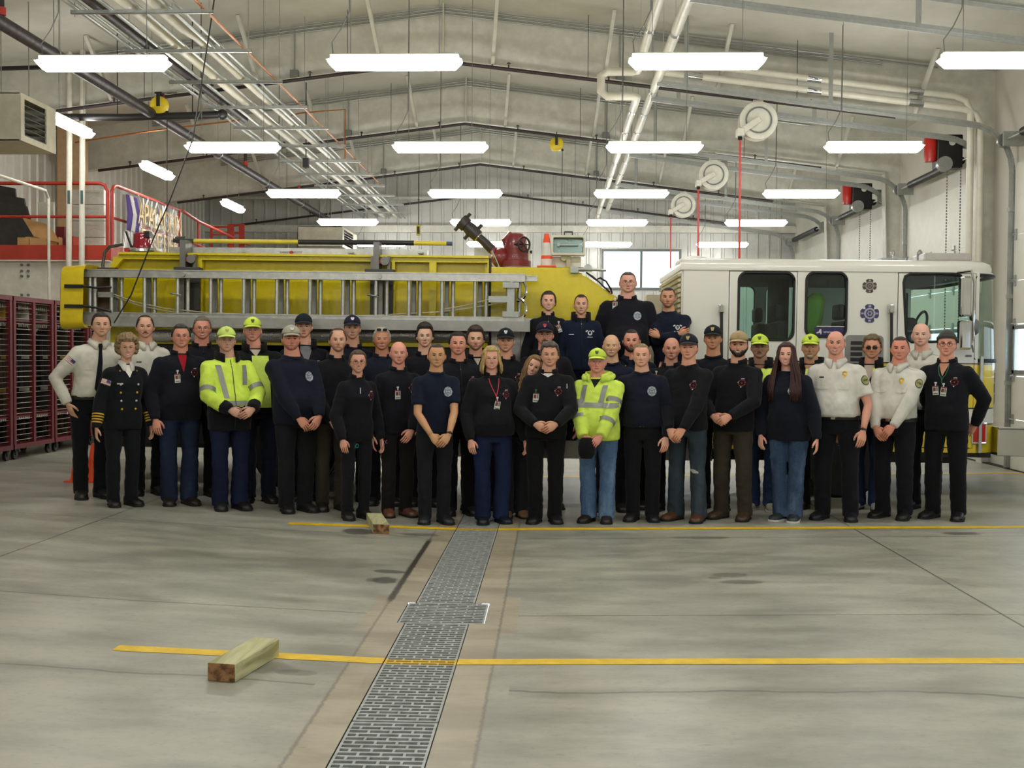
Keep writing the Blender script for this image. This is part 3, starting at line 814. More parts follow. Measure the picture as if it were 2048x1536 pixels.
# ================================================================ MEZZANINE SIDE AND FLOOR THINGS
MY = 16.5
pa, pb = at(0, 520, MY), at(110, 490, MY)
MZ0, MZ1 = at(110, 520, MY).z, at(110, 490, MY).z
MX = at(222, 505, MY).x
MYE = 26.5
t = thing('mezzanine', 'red edged storage mezzanine with white girder against the left wall', 'mezzanine', (XL, MY, MZ0))
def part(mb, name, mats, **k): return mb.obj(name, mats, t, origin=t.location, **k)
mb = MB(); mb.box(XL + .02, MX, MY, MY + .05, MZ0, MZ1); mb.box(MX - .05, MX, MY + .05, MYE, MZ0, MZ1); part(mb, 'edge_band', plain('red_band', '#b13a28', .5), smooth=0)
mb = MB(); mb.box(XL + .02, MX - .05, MY + .05, MYE, MZ0 + .05, MZ1 - .06); part(mb, 'deck', M_card, smooth=0)
mb = MB()
gz = MZ0 - .62
for q in ((MY + .06, MY + .075, gz, MZ0), (MY - .02, MY + .14, MZ0 - .02, MZ0), (MY - .02, MY + .14, gz, gz + .02)): mb.box(XL + .02, MX - .02, q[0], q[1], q[2], q[3])
mb.box(MX - .06, MX - .04, MY + .1, MYE, gz, MZ0); mb.box(XL + .5, XL + .52, MY - .0, MY + .06, gz, MZ0)
part(mb, 'girder', M_white, smooth=0)
mb = MB()
for px_ in (44, 57):
    for py_ in (530, 542, 552, 590, 604):
        p = at(px_, py_, MY + .06); mb.lathe([(.022, 0), (.022, .02), (.0, .022)], p, (0, -1, 0), 6)
part(mb, 'bolt', M_greybox, smooth=0)
r_ = .028
zt_, zm_ = at(110, 366, MY).z, at(110, 433, MY).z
xa = at(214, 433, MY).x; xc = at(221, 433, MY).x
mb = MB(); mb.tube([(XL + .05, MY + .03, zt_), (xa - .12, MY + .03, zt_), (xa - .04, MY + .03, zt_ - .03), (xa, MY + .03, zt_ - .12), (xa, MY + .03, MZ0 + .05)], r_, 10); part(mb, 'guard_rail', M_red)
mb = MB(); mb.tube([(XL + .05, MY + .03, zm_), (xa, MY + .03, zm_)], r_ * .8, 8); part(mb, 'middle_rail', M_red)
# side rail running away from the camera, with posts
ysd = 19.65
mb = MB(); mb.tube([(MX - .03, MY + .12, MZ0 + .05), (MX - .03, MY + .12, zt_ - .1), (MX - .03, MY + .2, zt_ - .02), (MX - .03, MY + .3, zt_), (MX - .03, ysd, zt_)], r_, 10); part(mb, 'guard_rail', M_red)
mb = MB(); mb.tube([(MX - .03, MY + .12, zm_), (MX - .03, ysd, zm_)], r_ * .8, 8); part(mb, 'middle_rail', M_red)
for yy in (ysd,):
    mb = MB(); mb.box(MX - .06, MX, yy - .03, yy + .03, MZ0 + .05, zt_); part(mb, 'rail_post', M_red, smooth=0)
# stair rail going down beyond
mb = MB(); p0 = Vector((MX + .0, ysd + .1, zt_)); p1 = at(397, 443, 21.0); p2 = at(500, 490, 25.0); mb.tube([p0, p1, p2], r_, 8); mb.tube([p1 + Vector((0, 0, 0)), (p1.x, p1.y, p1.z - 1.2)], r_, 8); mb.tube([p0 + Vector((0, 0, -.5)), p2 + Vector((0, 0, -.5))], r_ * .8, 8); part(mb, 'stair_rail', M_red)
mb = MB(); mb.box(MX - .16, MX - .06, MYE - .1, MYE, floor_z(MX) - .02, MZ0); mb.box(MX - .16, MX - .06, MY + .16, MY + .26, floor_z(MX) - .02, MZ0); part(mb, 'column', M_white, smooth=0)
DECK = MZ1 - .06
# red gate frames on the mezzanine stair
for k, (xa_, xb_, y0_, y1_, Y) in enumerate(((420, 461, 452, 502, 24.5), (455, 482, 448, 502, 24.9))):
    mb = MB(); a_, b_ = at(xa_, y1_, Y), at(xb_, y0_, Y)
    for xx in (a_.x, b_.x - .05): mb.box(xx, xx + (.05 if xx == a_.x else .12), Y, Y + .05, a_.z - 1.4, b_.z)
    for f in (0, .3, .62): mb.box(a_.x, b_.x, Y + .01, Y + .04, b_.z - .04 - (b_.z - a_.z) * f, b_.z - (b_.z - a_.z) * f)
    tag(mb.obj('safety_gate', M_red, smooth=0), 'red steel gate frame behind the yellow truck body, ' + ['left one with three bars', 'narrow right one'][k], 'gate', 'red gate frames')
# plastic sheet with gold letters and purple swags on the side rail
t = thing('banner', 'clear plastic party banner with gold letters and purple bunting on mezzanine rail', 'banner', (MX + .02, MY + .35, DECK))
M_film = glass_mat('clear_film', (.93, .93, .93), .06, .2)
L_, H_ = ysd - MY - .6, zt_ - DECK - .03
mb = MB(); rows = []
for i in range(9):
    zz = H_ * i / 8
    rows.append([(.02 + .025 * math.sin(j * 1.7 + i * .6) * (1 - i / 9), L_ * j / 40, zz) for j in range(41)])
mb.grid(rows); mb.obj('film', M_film, t)
M_gold = plain('gold_foil', '#b08a35', .35, .3)
for row, (txt, zf_, s_) in enumerate((('APALACHIN', .66, .50), ('FIRE', .27, .42), ('DEPT', .27, .42))):
    V, F = text_mesh(txt, s_, .006)
    wmax = max(v[0] for v in V) - min(v[0] for v in V)
    k_ = (L_ * (.80 if row == 0 else .36)) / wmax
    mb = MB(); mb.add([(.10 + w_, L_ * (.58, .40, .80)[row] + u * k_, H_ * zf_ + v) for u, v, w_ in V], F); mb.obj('lettering', M_gold, t, smooth=0)
M_purple = plain('purple_foil', '#5a4794', .4, .2); M_tinsel = plain('white_ribbon', '#e6e4e0', .4)
for i in range(3):
    mb = MB(); c0 = .08 + i * .16
    for q in range(4): mb.tube([(.05, c0 + .03 * q, H_ * .92), (.07, c0 + .06 + .03 * q, H_ * .62), (.06, c0 + .0 + .045 * q, H_ * .35)], [.012, .03, .012], 6)
    mb.obj('bunting', M_purple if i != 1 else M_tinsel, t)
mb = MB()
rg = random.Random(3)
for i in range(18):
    yy = rg.uniform(.2, L_ - .1); z0_ = rg.uniform(.25, .95) * H_ if i % 3 else H_ * .95; l_ = rg.uniform(.15, .4)
    mb.tube([(.07, yy, z0_), (.08, yy + rg.uniform(-.1, .1), z0_ - l_ * .5), (.07, yy + rg.uniform(-.15, .15), max(z0_ - l_, .02))], .008, 4)
for i in range(5):
    y0_ = L_ * (.2 + .16 * i); mb.tube([(.08, y0_, H_ * .97), (.09, y0_ + L_ * .08, H_ * .72), (.08, y0_ + L_ * .16, H_ * .95)], .008, 5)
mb.obj('ribbon', M_tinsel, t)

# things stored on the mezzanine
def mz(px, py, Y=17.2): return at(px, py, Y)
for k, (x0, x1, yt, lean, Y) in enumerate(((-40, 45, 372, .28, 17.5), (-10, 72, 392, .36, 17.25), (10, 84, 408, .42, 17.0))):
    a_, b_ = mz(x0, 485, Y), mz(x1, yt, Y)
    mb = MB(); h = b_.z - DECK
    mb.add([(a_.x, Y - .1, DECK), (b_.x, Y - .1, DECK), (b_.x - lean * .9, Y + .25, DECK + h), (a_.x - lean * .9, Y + .25, DECK + h * 1.12), (a_.x, Y - .05, DECK), (b_.x, Y - .05, DECK), (b_.x - lean * .9, Y + .3, DECK + h), (a_.x - lean * .9, Y + .3, DECK + h * 1.12)],
           [(0, 1, 2, 3), (4, 7, 6, 5), (0, 4, 5, 1), (1, 5, 6, 2), (2, 6, 7, 3), (3, 7, 4, 0)])
    tag(mb.obj('display_panel', plain('charcoal_panel', '#33312f', .7), smooth=0), 'large charcoal panel leaning on the mezzanine, ' + ['rearmost and leftmost', 'middle of three', 'frontmost of three'][k], 'panel', 'charcoal panels leaning on the mezzanine')
a_, b_ = mz(76, 485, 17.6), mz(107, 404, 17.6)
mb = MB(); mb.box(a_.x, b_.x, 17.6, 17.65, DECK, b_.z); tag(mb.obj('white_board', M_white, smooth=0), 'white board standing on edge behind the open carton', 'board')
t = thing('cardboard_box', 'open cardboard carton with raised flap at front of the mezzanine', 'box', (mz(95, 485, 16.85).x, 16.85, DECK))
mb = MB(); w_ = .26
for q in ((-w_, w_, -.2, -.19), (-w_, w_, .19, .2)): mb.box(q[0], q[1], q[2], q[3], 0, .2)
for q in ((-w_, -w_ + .01), (w_ - .01, w_)): mb.box(q[0], q[1], -.2, .2, 0, .2)
mb.box(-w_, w_, -.2, .2, 0, .01); mb.obj('carton', M_card, t, smooth=0)
mb = MB(); mb.add([(-.3, -.2, .5), (.12, -.2, .38), (.32, -.24, .1), (-.1, -.24, .2)], [(0, 1, 2, 3)]); o = mb.obj('flap', M_card, t, smooth=0); md = o.modifiers.new('s', 'SOLIDIFY'); md.thickness = .006
for k, (x0, x1, yt) in enumerate(((40, 62, 476), (64, 96, 477))):
    a_, b_ = mz(x0, 488, 16.66), mz(x1, yt, 16.66)
    mb = MB(); mb.box(a_.x, b_.x, 16.58, 16.74, DECK, b_.z); tag(mb.obj('cardboard_box', M_card, smooth=0), 'small flat cardboard box at the mezzanine edge, ' + ['left', 'right'][k], 'box', 'small flat boxes at the mezzanine edge')
for k, (x0, x1, yt) in enumerate(((118, 134, 455), (143, 152, 474))):
    a_, b_ = mz(x0, 488, 16.9), mz(x1, yt, 16.9)
    mb = MB(); mb.box(a_.x, b_.x, 16.8, 17.0, DECK, b_.z); tag(mb.obj('storage_box', M_red if k else M_maroon, smooth=0), ['tall maroon box beside the white poles', 'small red box between the white poles'][k], 'box')
zs_ = [DECK, DECK + .26, DECK + .52, DECK + .78, DECK + 1.02]
for k in range(4):
    a_, b_ = mz(146, 485, 17.3), mz(209, 400, 17.3)
    tb = thing('storage_box', 'white carton wrapped in plastic, %s from the bottom of its stack' % ORD[k], 'box', ((a_.x + b_.x) / 2, 17.5, zs_[k]), 'stacked white cartons on the mezzanine')
    hw = (b_.x - a_.x) / 2
    mb = MB(); mb.box(-hw, hw, -.22, .22, .001, zs_[k + 1] - zs_[k] - .004); mb.obj('carton', plain('white_card', '#c9c7be', .7), tb, smooth=0, bevel=.008)
    mb = MB(); mb.tube([(-hw * .2, -.235, .2), (hw * .3, -.24, .18), (hw * .7, -.235, .19)], .005, 5); mb.tube([(0, -.235, .1), (hw * .4, -.24, .14), (hw * .9, -.235, .11)], .004, 5); mb.obj('plastic_wrap', M_film, tb)
# ordinary frame column above the mezzanine; warm reflected light is put into its colour
mb = MB(); a_, b_ = at(68, 400, 20.0), at(94, 300, 20.0); mb.box(XL + .3, XL + .75, 20.0, 20.3, DECK, roof_z(XL + .5)); tag(mb.obj('column', plain('warm_reflection_column', '#c9ab86', .55), smooth=0), 'frame column tinted with warm reflected light against the left wall above the mezzanine', 'column')
# white poles and the thin bent pipe in front of the mezzanine
for k, px_ in enumerate((140, 166)):
    p0, p1 = at(px_ - 3, 560, 16.3), at(px_, 222, 16.3)
    t = thing('white_pole', 'white vertical pole in front of the mezzanine rail, ' + ['left', 'right'][k] + ' of the pair', 'pole', (p0.x, p0.y, p0.z), 'white poles before the mezzanine')
    mb = MB(); mb.tube([(0, 0, -.3), (p1.x - p0.x, 0, roof_z(p1.x) - p0.z)], .042, 14); mb.obj('pole', M_white, t)
    q = at(px_ - 1, 395, 16.3)
    mb = MB(); rows = []
    for zz in (q.z - .1, q.z + .1): rows.append([(q.x - p0.x + .0435 * math.sin(a_), -.0435 * math.cos(a_), zz - p0.z) for a_ in np.linspace(-.6, .6, 6)])
    mb.grid(rows); mb.obj('label', plain('pipe_label', '#3d5a55', .5), t)
mb = MB(); e = at(97, 383, 15.8); mb.tube([(e.x, 8, e.z), (e.x, 15.7, e.z), (e.x, 15.8, e.z - .1), (e.x, 15.8, floor_z(e.x))], .022, 8); tag(mb.obj('thin_pipe', M_white), 'thin white pipe running level then turning straight down before the mezzanine', 'pipe')

# ---- red mesh gear lockers on casters
LX = -7.02
M_wire = plain('bright_wire', '#b9b6b0', .35, .8)
M_gear = [fabric('#2e2a22', name='gear_cloth'), fabric('#3b3222', name='gear_cloth'), fabric('#24211f', name='gear_cloth')]
M_refl = plain('reflective_tape', '#c3c2b4', .4)
ly = 12.95
for k in range(4):
    y0_, y1_ = ly + k * 1.19, ly + k * 1.19 + 1.15
    fz = floor_z(LX)
    t = thing('gear_locker', 'maroon wire mesh gear locker on casters, %s from the camera' % ORD[k], 'locker', (LX, y0_, fz), 'maroon mesh gear lockers by the left wall')
    H_, W_, D_ = 2.14, y1_ - y0_, .56
    for (dx, dy) in ((0, 0), (0, W_ / 2 - .03), (0, W_ - .06), (-D_, 0), (-D_, W_ - .06)):
        mb = MB(); mb.box(dx - .06, dx, dy, dy + .06, .17, H_); mb.obj('post', M_maroon, t, smooth=0)
    for zz in (.14, H_ - .05):
        mb = MB(); mb.box(-D_ - .06, .004, 0, W_, zz, zz + .06); mb.obj('frame_rail', M_maroon, t, smooth=0)
    mb = MB(); mb.box(-D_, -.03, .03, W_ - .03, H_ - .32, H_ - .3); mb.box(-D_, -.03, .03, W_ - .03, .55, .57); mb.obj('shelf', M_maroon, t, smooth=0)
    mb = MB()
    for i in range(27): mb.tube([(-.025, .04, .25 + i * .07), (-.025, W_ - .04, .25 + i * .07)], .0045, 5)
    mb.obj('wire_mesh', M_wire, t, smooth=180)
    mb = MB()
    for i in range(30): mb.tube([(-D_, .04, .25 + i * .063), (-D_, W_ - .04, .25 + i * .063)], .004, 4)
    for i in range(18): mb.tube([(-D_, .06 + (W_ - .12) * i / 17, .2), (-D_, .06 + (W_ - .12) * i / 17, H_)], .004, 4)
    mb.obj('back_mesh', M_black, t, smooth=180)
    for (dx, dy) in ((-.05, .09), (-.05, W_ - .09), (-D_ + .05, .09), (-D_ + .05, W_ - .09)):
        mb = MB(); mb.lathe([(.02, -.02), (.062, -.02), (.066, 0), (.062, .02), (.02, .02)], (dx, dy, .066), (1, 0, 0), 16); mb.box(dx - .03, dx + .03, dy - .035, dy + .035, .12, .145); mb.box(dx - .03, dx - .024, dy - .02, dy + .02, .06, .13); mb.box(dx + .024, dx + .03, dy - .02, dy + .02, .06, .13); mb.obj('caster', M_black, t)
    for j in range(2):
        # a turnout coat with trousers hangs in each bay, helmet on the shelf above
        cx, cy = LX - .3, y0_ + W_ * (.26 + .48 * j)
        c = thing('turnout_coat', 'dark turnout coat hanging inside the mesh locker %s from the camera, %s bay' % (ORD[k], ['near', 'far'][j]), 'coat', (cx, cy, fz + .6), 'turnout coats in the lockers')
        mb = MB(); rings = []
        for zz, w1, d1 in ((0, .19, .12), (.3, .18, .12), (.7, .19, .11), (.95, .20, .1), (1.1, .12, .08), (1.16, .06, .06)):
            rings.append([(d1 * math.cos(a_) * (1 + .15 * math.sin(5 * a_ + k + j)), w1 * math.sin(a_) * (1 + .06 * math.sin(7 * a_)), zz) for a_ in np.linspace(0, 2 * math.pi, 20, endpoint=False)])
        mb.loft(rings)
        for s in (-1, 1): mb.tube([(0, s * .19, 1.0), (.02, s * .22, .7), (.04, s * .2, .35)], [.07, .065, .055], 8)
        mb.obj('coat_body', M_gear[(k + j) % 3], c)
        mb = MB()
        for zz in (.28, .72):
            mb.loft([[(.128 * math.cos(a_), .192 * math.sin(a_), zz + h) for a_ in np.linspace(-1.3, 1.3, 12)] for h in (0, .05)], closed=False, cap=False)
        mb.obj('reflective_band', plain('dull_tape', '#9a7a3a' if (k + j) % 2 else '#8a8a80', .5), c)
        mb = MB(); mb.tube([(0, 0, 1.14), (0, 0, 1.24)], .008, 5); mb.obj('hanger_hook', M_wire, c)
        h = thing('fire_helmet', 'helmet on the top shelf of mesh locker %s from the camera, %s bay' % (ORD[k], ['near', 'far'][j]), 'helmet', (cx, cy, fz + H_ - .3), 'helmets in the lockers')
        mb = MB(); mb.lathe([(.16, .0), (.165, .012), (.125, .03), (.12, .09), (.08, .145), (0, .16)], (0, 0, 0), (0, 0, 1), 20); mb.obj('shell', plain('helmet_' + 'abc'[(k + j) % 3], ['#3a3a38', '#d0b030', '#a8a49a'][(k + j) % 3], .4), h)
        b = MB(); 
        for s in (-.1, .1):
            b.tube([(0, s, 0), (0, s, .28)], [.075, .07], 10); b.loft([[(.06 + .03 * math.cos(a_) * 0 + q * .07, s + .05 * math.cos(a_), .04 + .04 * math.sin(a_)) for a_ in np.linspace(0, 2 * math.pi, 8, endpoint=False)] for q in (0, 1)])
        o = b.obj('gear_bag', M_gear[(k + j + 1) % 3]); o.location = (cx, cy, fz + .2); tag(o, 'dark boots at the foot of mesh locker %s from the camera, %s bay' % (ORD[k], ['near', 'far'][j]), 'boots', 'boots in the lockers'); o.name = 'boots'

# ---- loose floor things
def cone(name, label, p, s=1.0, group=None):
    t = thing(name, label, 'traffic cone', p, group)
    mb = MB(); mb.box(-.19 * s, .19 * s, -.19 * s, .19 * s, .0, .03 * s); mb.obj('base', M_orange, t, smooth=0, bevel=.008)
    mb = MB(); mb.lathe([(.14 * s, .03 * s), (.128 * s, .06 * s), (.03 * s, .68 * s), (.022 * s, .70 * s), (0, .70 * s)], (0, 0, 0), (0, 0, 1), 24); mb.obj('body', M_orange, t)
    return t
cone('traffic_cone', 'orange cone on the floor between the legs at far left', (at(186, 968, 12.3).x, 12.3, floor_z(-5.1)), .62, 'orange cones on the floor')
cone('traffic_cone', 'orange cone on the floor behind the leftmost man, only its base showing', (at(152, 968, 12.2).x, 12.25, floor_z(-5.3)), .62, 'orange cones on the floor')
a = MAT('treated_timber', C('#b9b284'), .75)
f = a.noise(5, 4, .6, stretch=(3, .35, 3), dist=.6)
a.base(a.mix(f.ramp(.35, .7), C('#c9c69a'), C('#9a9668'))); a.bump(f, .25, .004); M_timber = a.m
a = MAT('sawn_end_grain', C('#6d4d33'), .85)
f = a.noise(22, 4, .6)
a.base(a.mix(f.ramp(.35, .65), C('#4f3826'), C('#a0764e'))); M_end = a.m
def timber(label, fl, fr, bl, hpx):
    A, B, D = ground(*fl), ground(*fr), ground(*bl)
    wv = B - A; lv = D - A
    s = FPX / A.y; h = hpx / s
    mb = MB()
    P = [A, B, B + lv, A + lv]
    z0 = max(p.z for p in (A, B)) + .001
    V = [(p.x, p.y, floor_z(p.x) + .001) for p in P] + [(p.x, p.y, floor_z(p.x) + h) for p in P]
    mb.add(V, [(4, 5, 6, 7), (1, 2, 6, 5), (3, 0, 4, 7), (0, 3, 2, 1), (2, 3, 7, 6)], 0); mb.add(V, [(0, 1, 5, 4)], 1)
    o = mb.obj('timber_block', [M_timber, M_end], smooth=0, bevel=.004)
    me = o.data
    import bmesh
    bm = bmesh.new(); bm.from_mesh(me); bmesh.ops.remove_doubles(bm, verts=bm.verts, dist=1e-5); bmesh.ops.recalc_face_normals(bm, faces=bm.faces); bm.to_mesh(me); bm.free()
    tag(o, label, 'timber block')
timber('large pale timber block lying across the near yellow stripe', (415, 1362), (470, 1366), (508, 1308), 38)
timber('small pale timber block on the far yellow stripe', (746, 1068), (779, 1069), (733, 1044), 20)
# ================================================================ FIRE TRUCK
YT = 12.55
TR = Matrix.Rotation(.0075, 3, 'Y')
truck = thing('fire_truck', 'long fire truck crosswise, yellow tank body left, white and yellow cab right', 'fire truck', (0, YT, 0))
truck.rotation_euler = (0, .0075, 0)
def tp(px, py, dy=0.0):
    p = TR.inverted() @ (at(px, py, YT + dy) - Vector((0, YT, 0)))
    return (p.x, p.z)
TWID = 2.35
def tpart(mb, name, mats, parent=None, **k): return mb.obj(name, mats, parent or truck, **k)
def lab(o, s): o['label'] = s; return o
M_bodyy = plain('yellow_truck_paint', '#dcc812', .28, var=.05, Coat_Weight=.4)
a = MAT('cab_two_tone', C('#e3e1d6'), .25); a.p.inputs['Coat Weight'].default_value = .5
x, y, z = a.xyz()
zy = tp(1900, 727)[1]; zs0, zs1 = tp(1900, 848)[1], tp(1900, 816)[1]
yel = z.lt(zy) * (z.gt(zs1).max(z.lt(zs0)))
pin = (z - zy).abs().lt(.008).max((z - zs0).abs().lt(.008)).max((z - zs1).abs().lt(.008))
c_ = a.mix(yel, C('#e2e0d5'), C('#e3c832'))
a.base(a.mix(pin, c_, C('#3a3526'))); M_cab = a.m
M_tread = MAT('diamond_plate', C('#d0d0cc'), .28, .6)
f = M_tread.noise(55, 2, .5); M_tread.bump(f, .8, .01); M_tread = M_tread.m
M_gasket = plain('window_rubber', '#141414', .6, var=0)

# ---- crew cab
cx0 = tp(1366, 600)[0]; cx1 = tp(1957, 600)[0]; cz0 = tp(1900, 905)[1]; cz1 = tp(1650, 541)[1]
def plate(loops, y, th, name, mats, parent=None, bevel=0):
    V, F = fill2d(loops, th); mb = MB(); mb.add([(u, y + w_, v) for u, v, w_ in V], F)
    return tpart(mb, name, mats, parent, smooth=0, bevel=bevel)
def pr(x0, x1, ytop, ybot, r=.0, n=5):
    a_, b_ = tp(x0, ybot), tp(x1, ytop)
    return rrect(a_[0], b_[0], a_[1], b_[1], r, n) if r else [(a_[0], a_[1]), (b_[0], a_[1]), (b_[0], b_[1]), (a_[0], b_[1])]
dcl = lambda L: [(u, min(max(v, cz0 + .05), cz1 - .015)) for u, v in L]
D1 = dcl(pr(1451, 1595, 539, 896)); D2 = dcl(pr(1787, 1952, 539, 896))
W1 = pr(1475, 1588, 546, 679, .09); W2 = pr(1610, 1693, 546, 673, .09)
a_, b_ = tp(1803, 684), tp(1948, 549)
W3 = [(a_[0] + .07 + .03, a_[1]), (b_[0] - .08, a_[1] + .02), (b_[0] - .01, a_[1] + .09), (b_[0] - .02, a_[1] + .2), (b_[0] - .10, b_[1] - .08), (b_[0] - .16, b_[1] - .015), (b_[0] - .24, b_[1]), (a_[0] + .08, b_[1]), (a_[0] + .015, b_[1] - .03), (a_[0], b_[1] - .1), (a_[0] + .04, a_[1] + .09), (a_[0] + .06, a_[1] + .03)]
wax = tp(1691, 880)[0]
arch = [(wax + .5 * math.cos(t_), cz0 + .56 * math.sin(t_)) for t_ in np.linspace(0, math.pi, 13)]
def outer(): return [(cx0, cz0)] + [(wax - .5, cz0)] + arch[::-1][1:-1] + [(wax + .5, cz0), (cx1, cz0), (cx1, cz1), (cx0, cz1)]
for far in (0, 1):
    yy = TWID if far else 0.0
    s_ = -1 if far else 1
    hol = [D1, D2, W2] if not far else [W1, W2, W3]
    d2cut = [(max(u, cx0), v) for u, v in D2]
    plate([outer()] + ([[(u, max(v, cz0 + .05)) for u, v in D1], W2, [(u, max(v, cz0 + .05)) for u, v in D2]] if not far else [W1, W2, W3]), yy, .04, 'cab_side', M_cab)
def gasket(loop, y, parent, r=.016, dy=-.025):
    mb = MB(); P = [(u, y + dy, v) for u, v in loop]; P = P + [P[0], P[1]]
    mb.tube(P, r, 6, cap=False); return tpart(mb, 'window_gasket', M_gasket, parent)
def pane(loop, y, parent):
    V, F = fill2d([loop], .006); mb = MB(); mb.add([(u, y + w_, v) for u, v, w_ in V], F)
    return tpart(mb, 'window_glass', M_cabglass, parent, smooth=0)
def inset(lp, d):
    us = [p[0] for p in lp]; vs = [p[1] for p in lp]
    return [(min(max(u, min(us) + d), max(us) - d), min(max(v, cz0 + .05 + d), max(vs) - d)) for u, v in lp]
for nm, D, W in (('rear', D1, W1), ('front', D2, W3)):
    d = plate([inset(D, .009), W], -.004, .045, 'cab_door', M_cab)
    gasket(W, 0, d); pane(W, 0, d)
    hx = 1441 if nm == 'rear' else 1779
    p0, p1 = tp(hx, 790), tp(hx, 618)
    mb = MB(); mb.tube([(p0[0], -.075, p0[1]), (p1[0], -.075, p1[1])], .017, 10); tpart(mb, 'grab_handle', M_black)
    for p in (p0, p1):
        mb = MB(); mb.box(p[0] - .028, p[0] + .028, -.095, -.02, p[1] - .05, p[1] + .05); tpart(mb, 'handle_bracket', M_chrome, smooth=0, bevel=.012)
gasket(W2, 0, truck); pane(W2, 0, truck)
for W in (W1, W2, W3): gasket(W, TWID, truck, dy=.025); pane(W, TWID, truck)
# rounded nose: plan path from the near side round to the far side
RC = .38
nose_x = tp(2012, 700)[0]
path = []
def addp(x, y): path.append((x, y))
n_ = 8
addp(cx1, 0); addp(nose_x - RC, 0)
for k in range(1, n_ + 1):
    t_ = math.pi / 2 * k / n_; addp(nose_x - RC + RC * math.sin(t_), RC - RC * math.cos(t_))
for k in range(1, 6): addp(nose_x, RC + (TWID - 2 * RC) * k / 6)
for k in range(0, n_ + 1):
    t_ = math.pi / 2 * k / n_; addp(nose_x - RC + RC * math.cos(t_), TWID - RC + RC * math.sin(t_))
addp(cx1, TWID)
ss = [0]
for p, q in zip(path[:-1], path[1:]): ss.append(ss[-1] + math.hypot(q[0] - p[0], q[1] - p[1]))
SL = ss[-1]
def nose(s, z, off=0.0):
    s = min(max(s, 0), SL)
    e = .002
    f = lambda t: (float(np.interp(t, ss, [p[0] for p in path])), float(np.interp(t, ss, [p[1] for p in path])))
    p = f(s); p0, p1 = f(max(s - .02, 0)), f(min(s + .02, SL))
    dx, dy = p1[0] - p0[0], p1[1] - p0[1]; l_ = math.hypot(dx, dy) or 1
    k = max(0.0, (z - zy)) * .045          # windscreen leans back a little
    lean = k * min(1, max(0, (p[0] - cx1) / (nose_x - cx1)))
    return (p[0] + dy / l_ * off - lean, p[1] - dx / l_ * off, z)
wz0, wz1 = tp(1985, 722)[1], tp(1985, 551)[1]
wa, wb = .05, SL - .05
lp = rrect(wa, wb, wz0, wz1, .11, 6)
# skin of the nose: cells outside the window, fine grid
ns, nz = 96, 60
def inside(s, z, d=0.0):
    r = .11
    x_ = max(abs(s - (wa + wb) / 2) - (wb - wa) / 2 + r, 0); z_ = max(abs(z - (wz0 + wz1) / 2) - (wz1 - wz0) / 2 + r, 0)
    return math.hypot(x_, z_) < r - d
for nm, keep, mt, off in (('cab_nose', lambda s, z: not inside(s, z, .012), M_cab, 0), ('windscreen', lambda s, z: inside(s, z, .0), M_cabglass, -.006)):
    mb = MB(); V = [nose(SL * i / ns, cz0 + (cz1 - cz0) * j / nz, off) for j in range(nz + 1) for i in range(ns + 1)]; F = []
    for j in range(nz):
        for i in range(ns):
            if keep(SL * (i + .5) / ns, cz0 + (cz1 - cz0) * (j + .5) / nz):
                b = j * (ns + 1) + i; F.append((b, b + 1, b + ns + 2, b + ns + 1))
    mb.add(V, F); o = tpart(mb, nm, mt, smooth=60)
    if nm == 'windscreen': ws = o
mb = MB(); L2_ = []
for (s0, z0_), (s1, z1_) in zip(lp, lp[1:] + lp[:1]):
    n = max(1, int(math.hypot(s1 - s0, z1_ - z0_) / .06))
    L2_ += [(s0 + (s1 - s0) * k / n, z0_ + (z1_ - z0_) * k / n) for k in range(n)]
P = [nose(s, z, .004) for s, z in L2_]; mb.tube(P + P[:2], .022, 6, cap=False); tpart(mb, 'window_gasket', M_gasket, ws)
# roof cap with a rounded front
def plan(off, z, xr0=cx0):
    P = [(xr0 - off, -off, z), (xr0 - off, TWID + off, z)]
    R_ = RC + off
    P += [(nose_x - RC - .10 + R_ * math.sin(t_) , TWID - RC + R_ * math.cos(t_), z) for t_ in np.linspace(0, math.pi / 2, 8)]
    P += [(nose_x - RC - .10 + R_ * math.cos(t_), RC - R_ * math.sin(t_), z) for t_ in np.linspace(0, math.pi / 2, 8)]
    return P
zt0, zt1 = cz1 - .02, tp(1650, 518)[1]
mb = MB(); h_ = zt1 - zt0
mb.loft([plan(.0, zt0), plan(.035, zt0 + .01), plan(.04, zt0 + h_ * .45), plan(.02, zt0 + h_ * .8), plan(-.05, zt1), plan(-.25, zt1 + .015)])
tpart(mb, 'cab_roof', M_cab, smooth=50)
# dome on the roof, light bar
a_ = tp(1412, 519); mb = MB(); mb.sphere((a_[0], 1.0, zt1 - .01), (.24, .3, .12), 24, 12); tpart(mb, 'roof_dome', M_white)
a_, b_ = tp(1905, 517), tp(1960, 498)
mb = MB(); mb.box(a_[0] - .15, b_[0] + .1, .5, 2.0, a_[1] + .02, b_[1]); mb.box(a_[0] - .22, b_[0] + .16, .55, 1.9, a_[1] - .01, a_[1] + .02)
lb = tpart(mb, 'light_bar', plain('clear_lens', '#b7b3ae', .15, var=.1), smooth=0, bevel=.02)
for k in range(3):
    mb = MB(); mb.box(a_[0] - .155, b_[0] + .105, .7 + .4 * k, .74 + .4 * k, a_[1] + .02, b_[1] + .004); tpart(mb, 'lens_divider', M_greybox, lb, smooth=0)
for px_ in (1835, 1893):
    q = tp(px_, 497); mb = MB(); mb.lathe([(.012, zt1), (.012, q[1] + .0), (.03, q[1]), (.035, q[1] + .04), (.012, q[1] + .07)], (q[0], .9, 0), (0, 0, 1), 10); tpart(mb, 'roof_lamp', M_chrome)
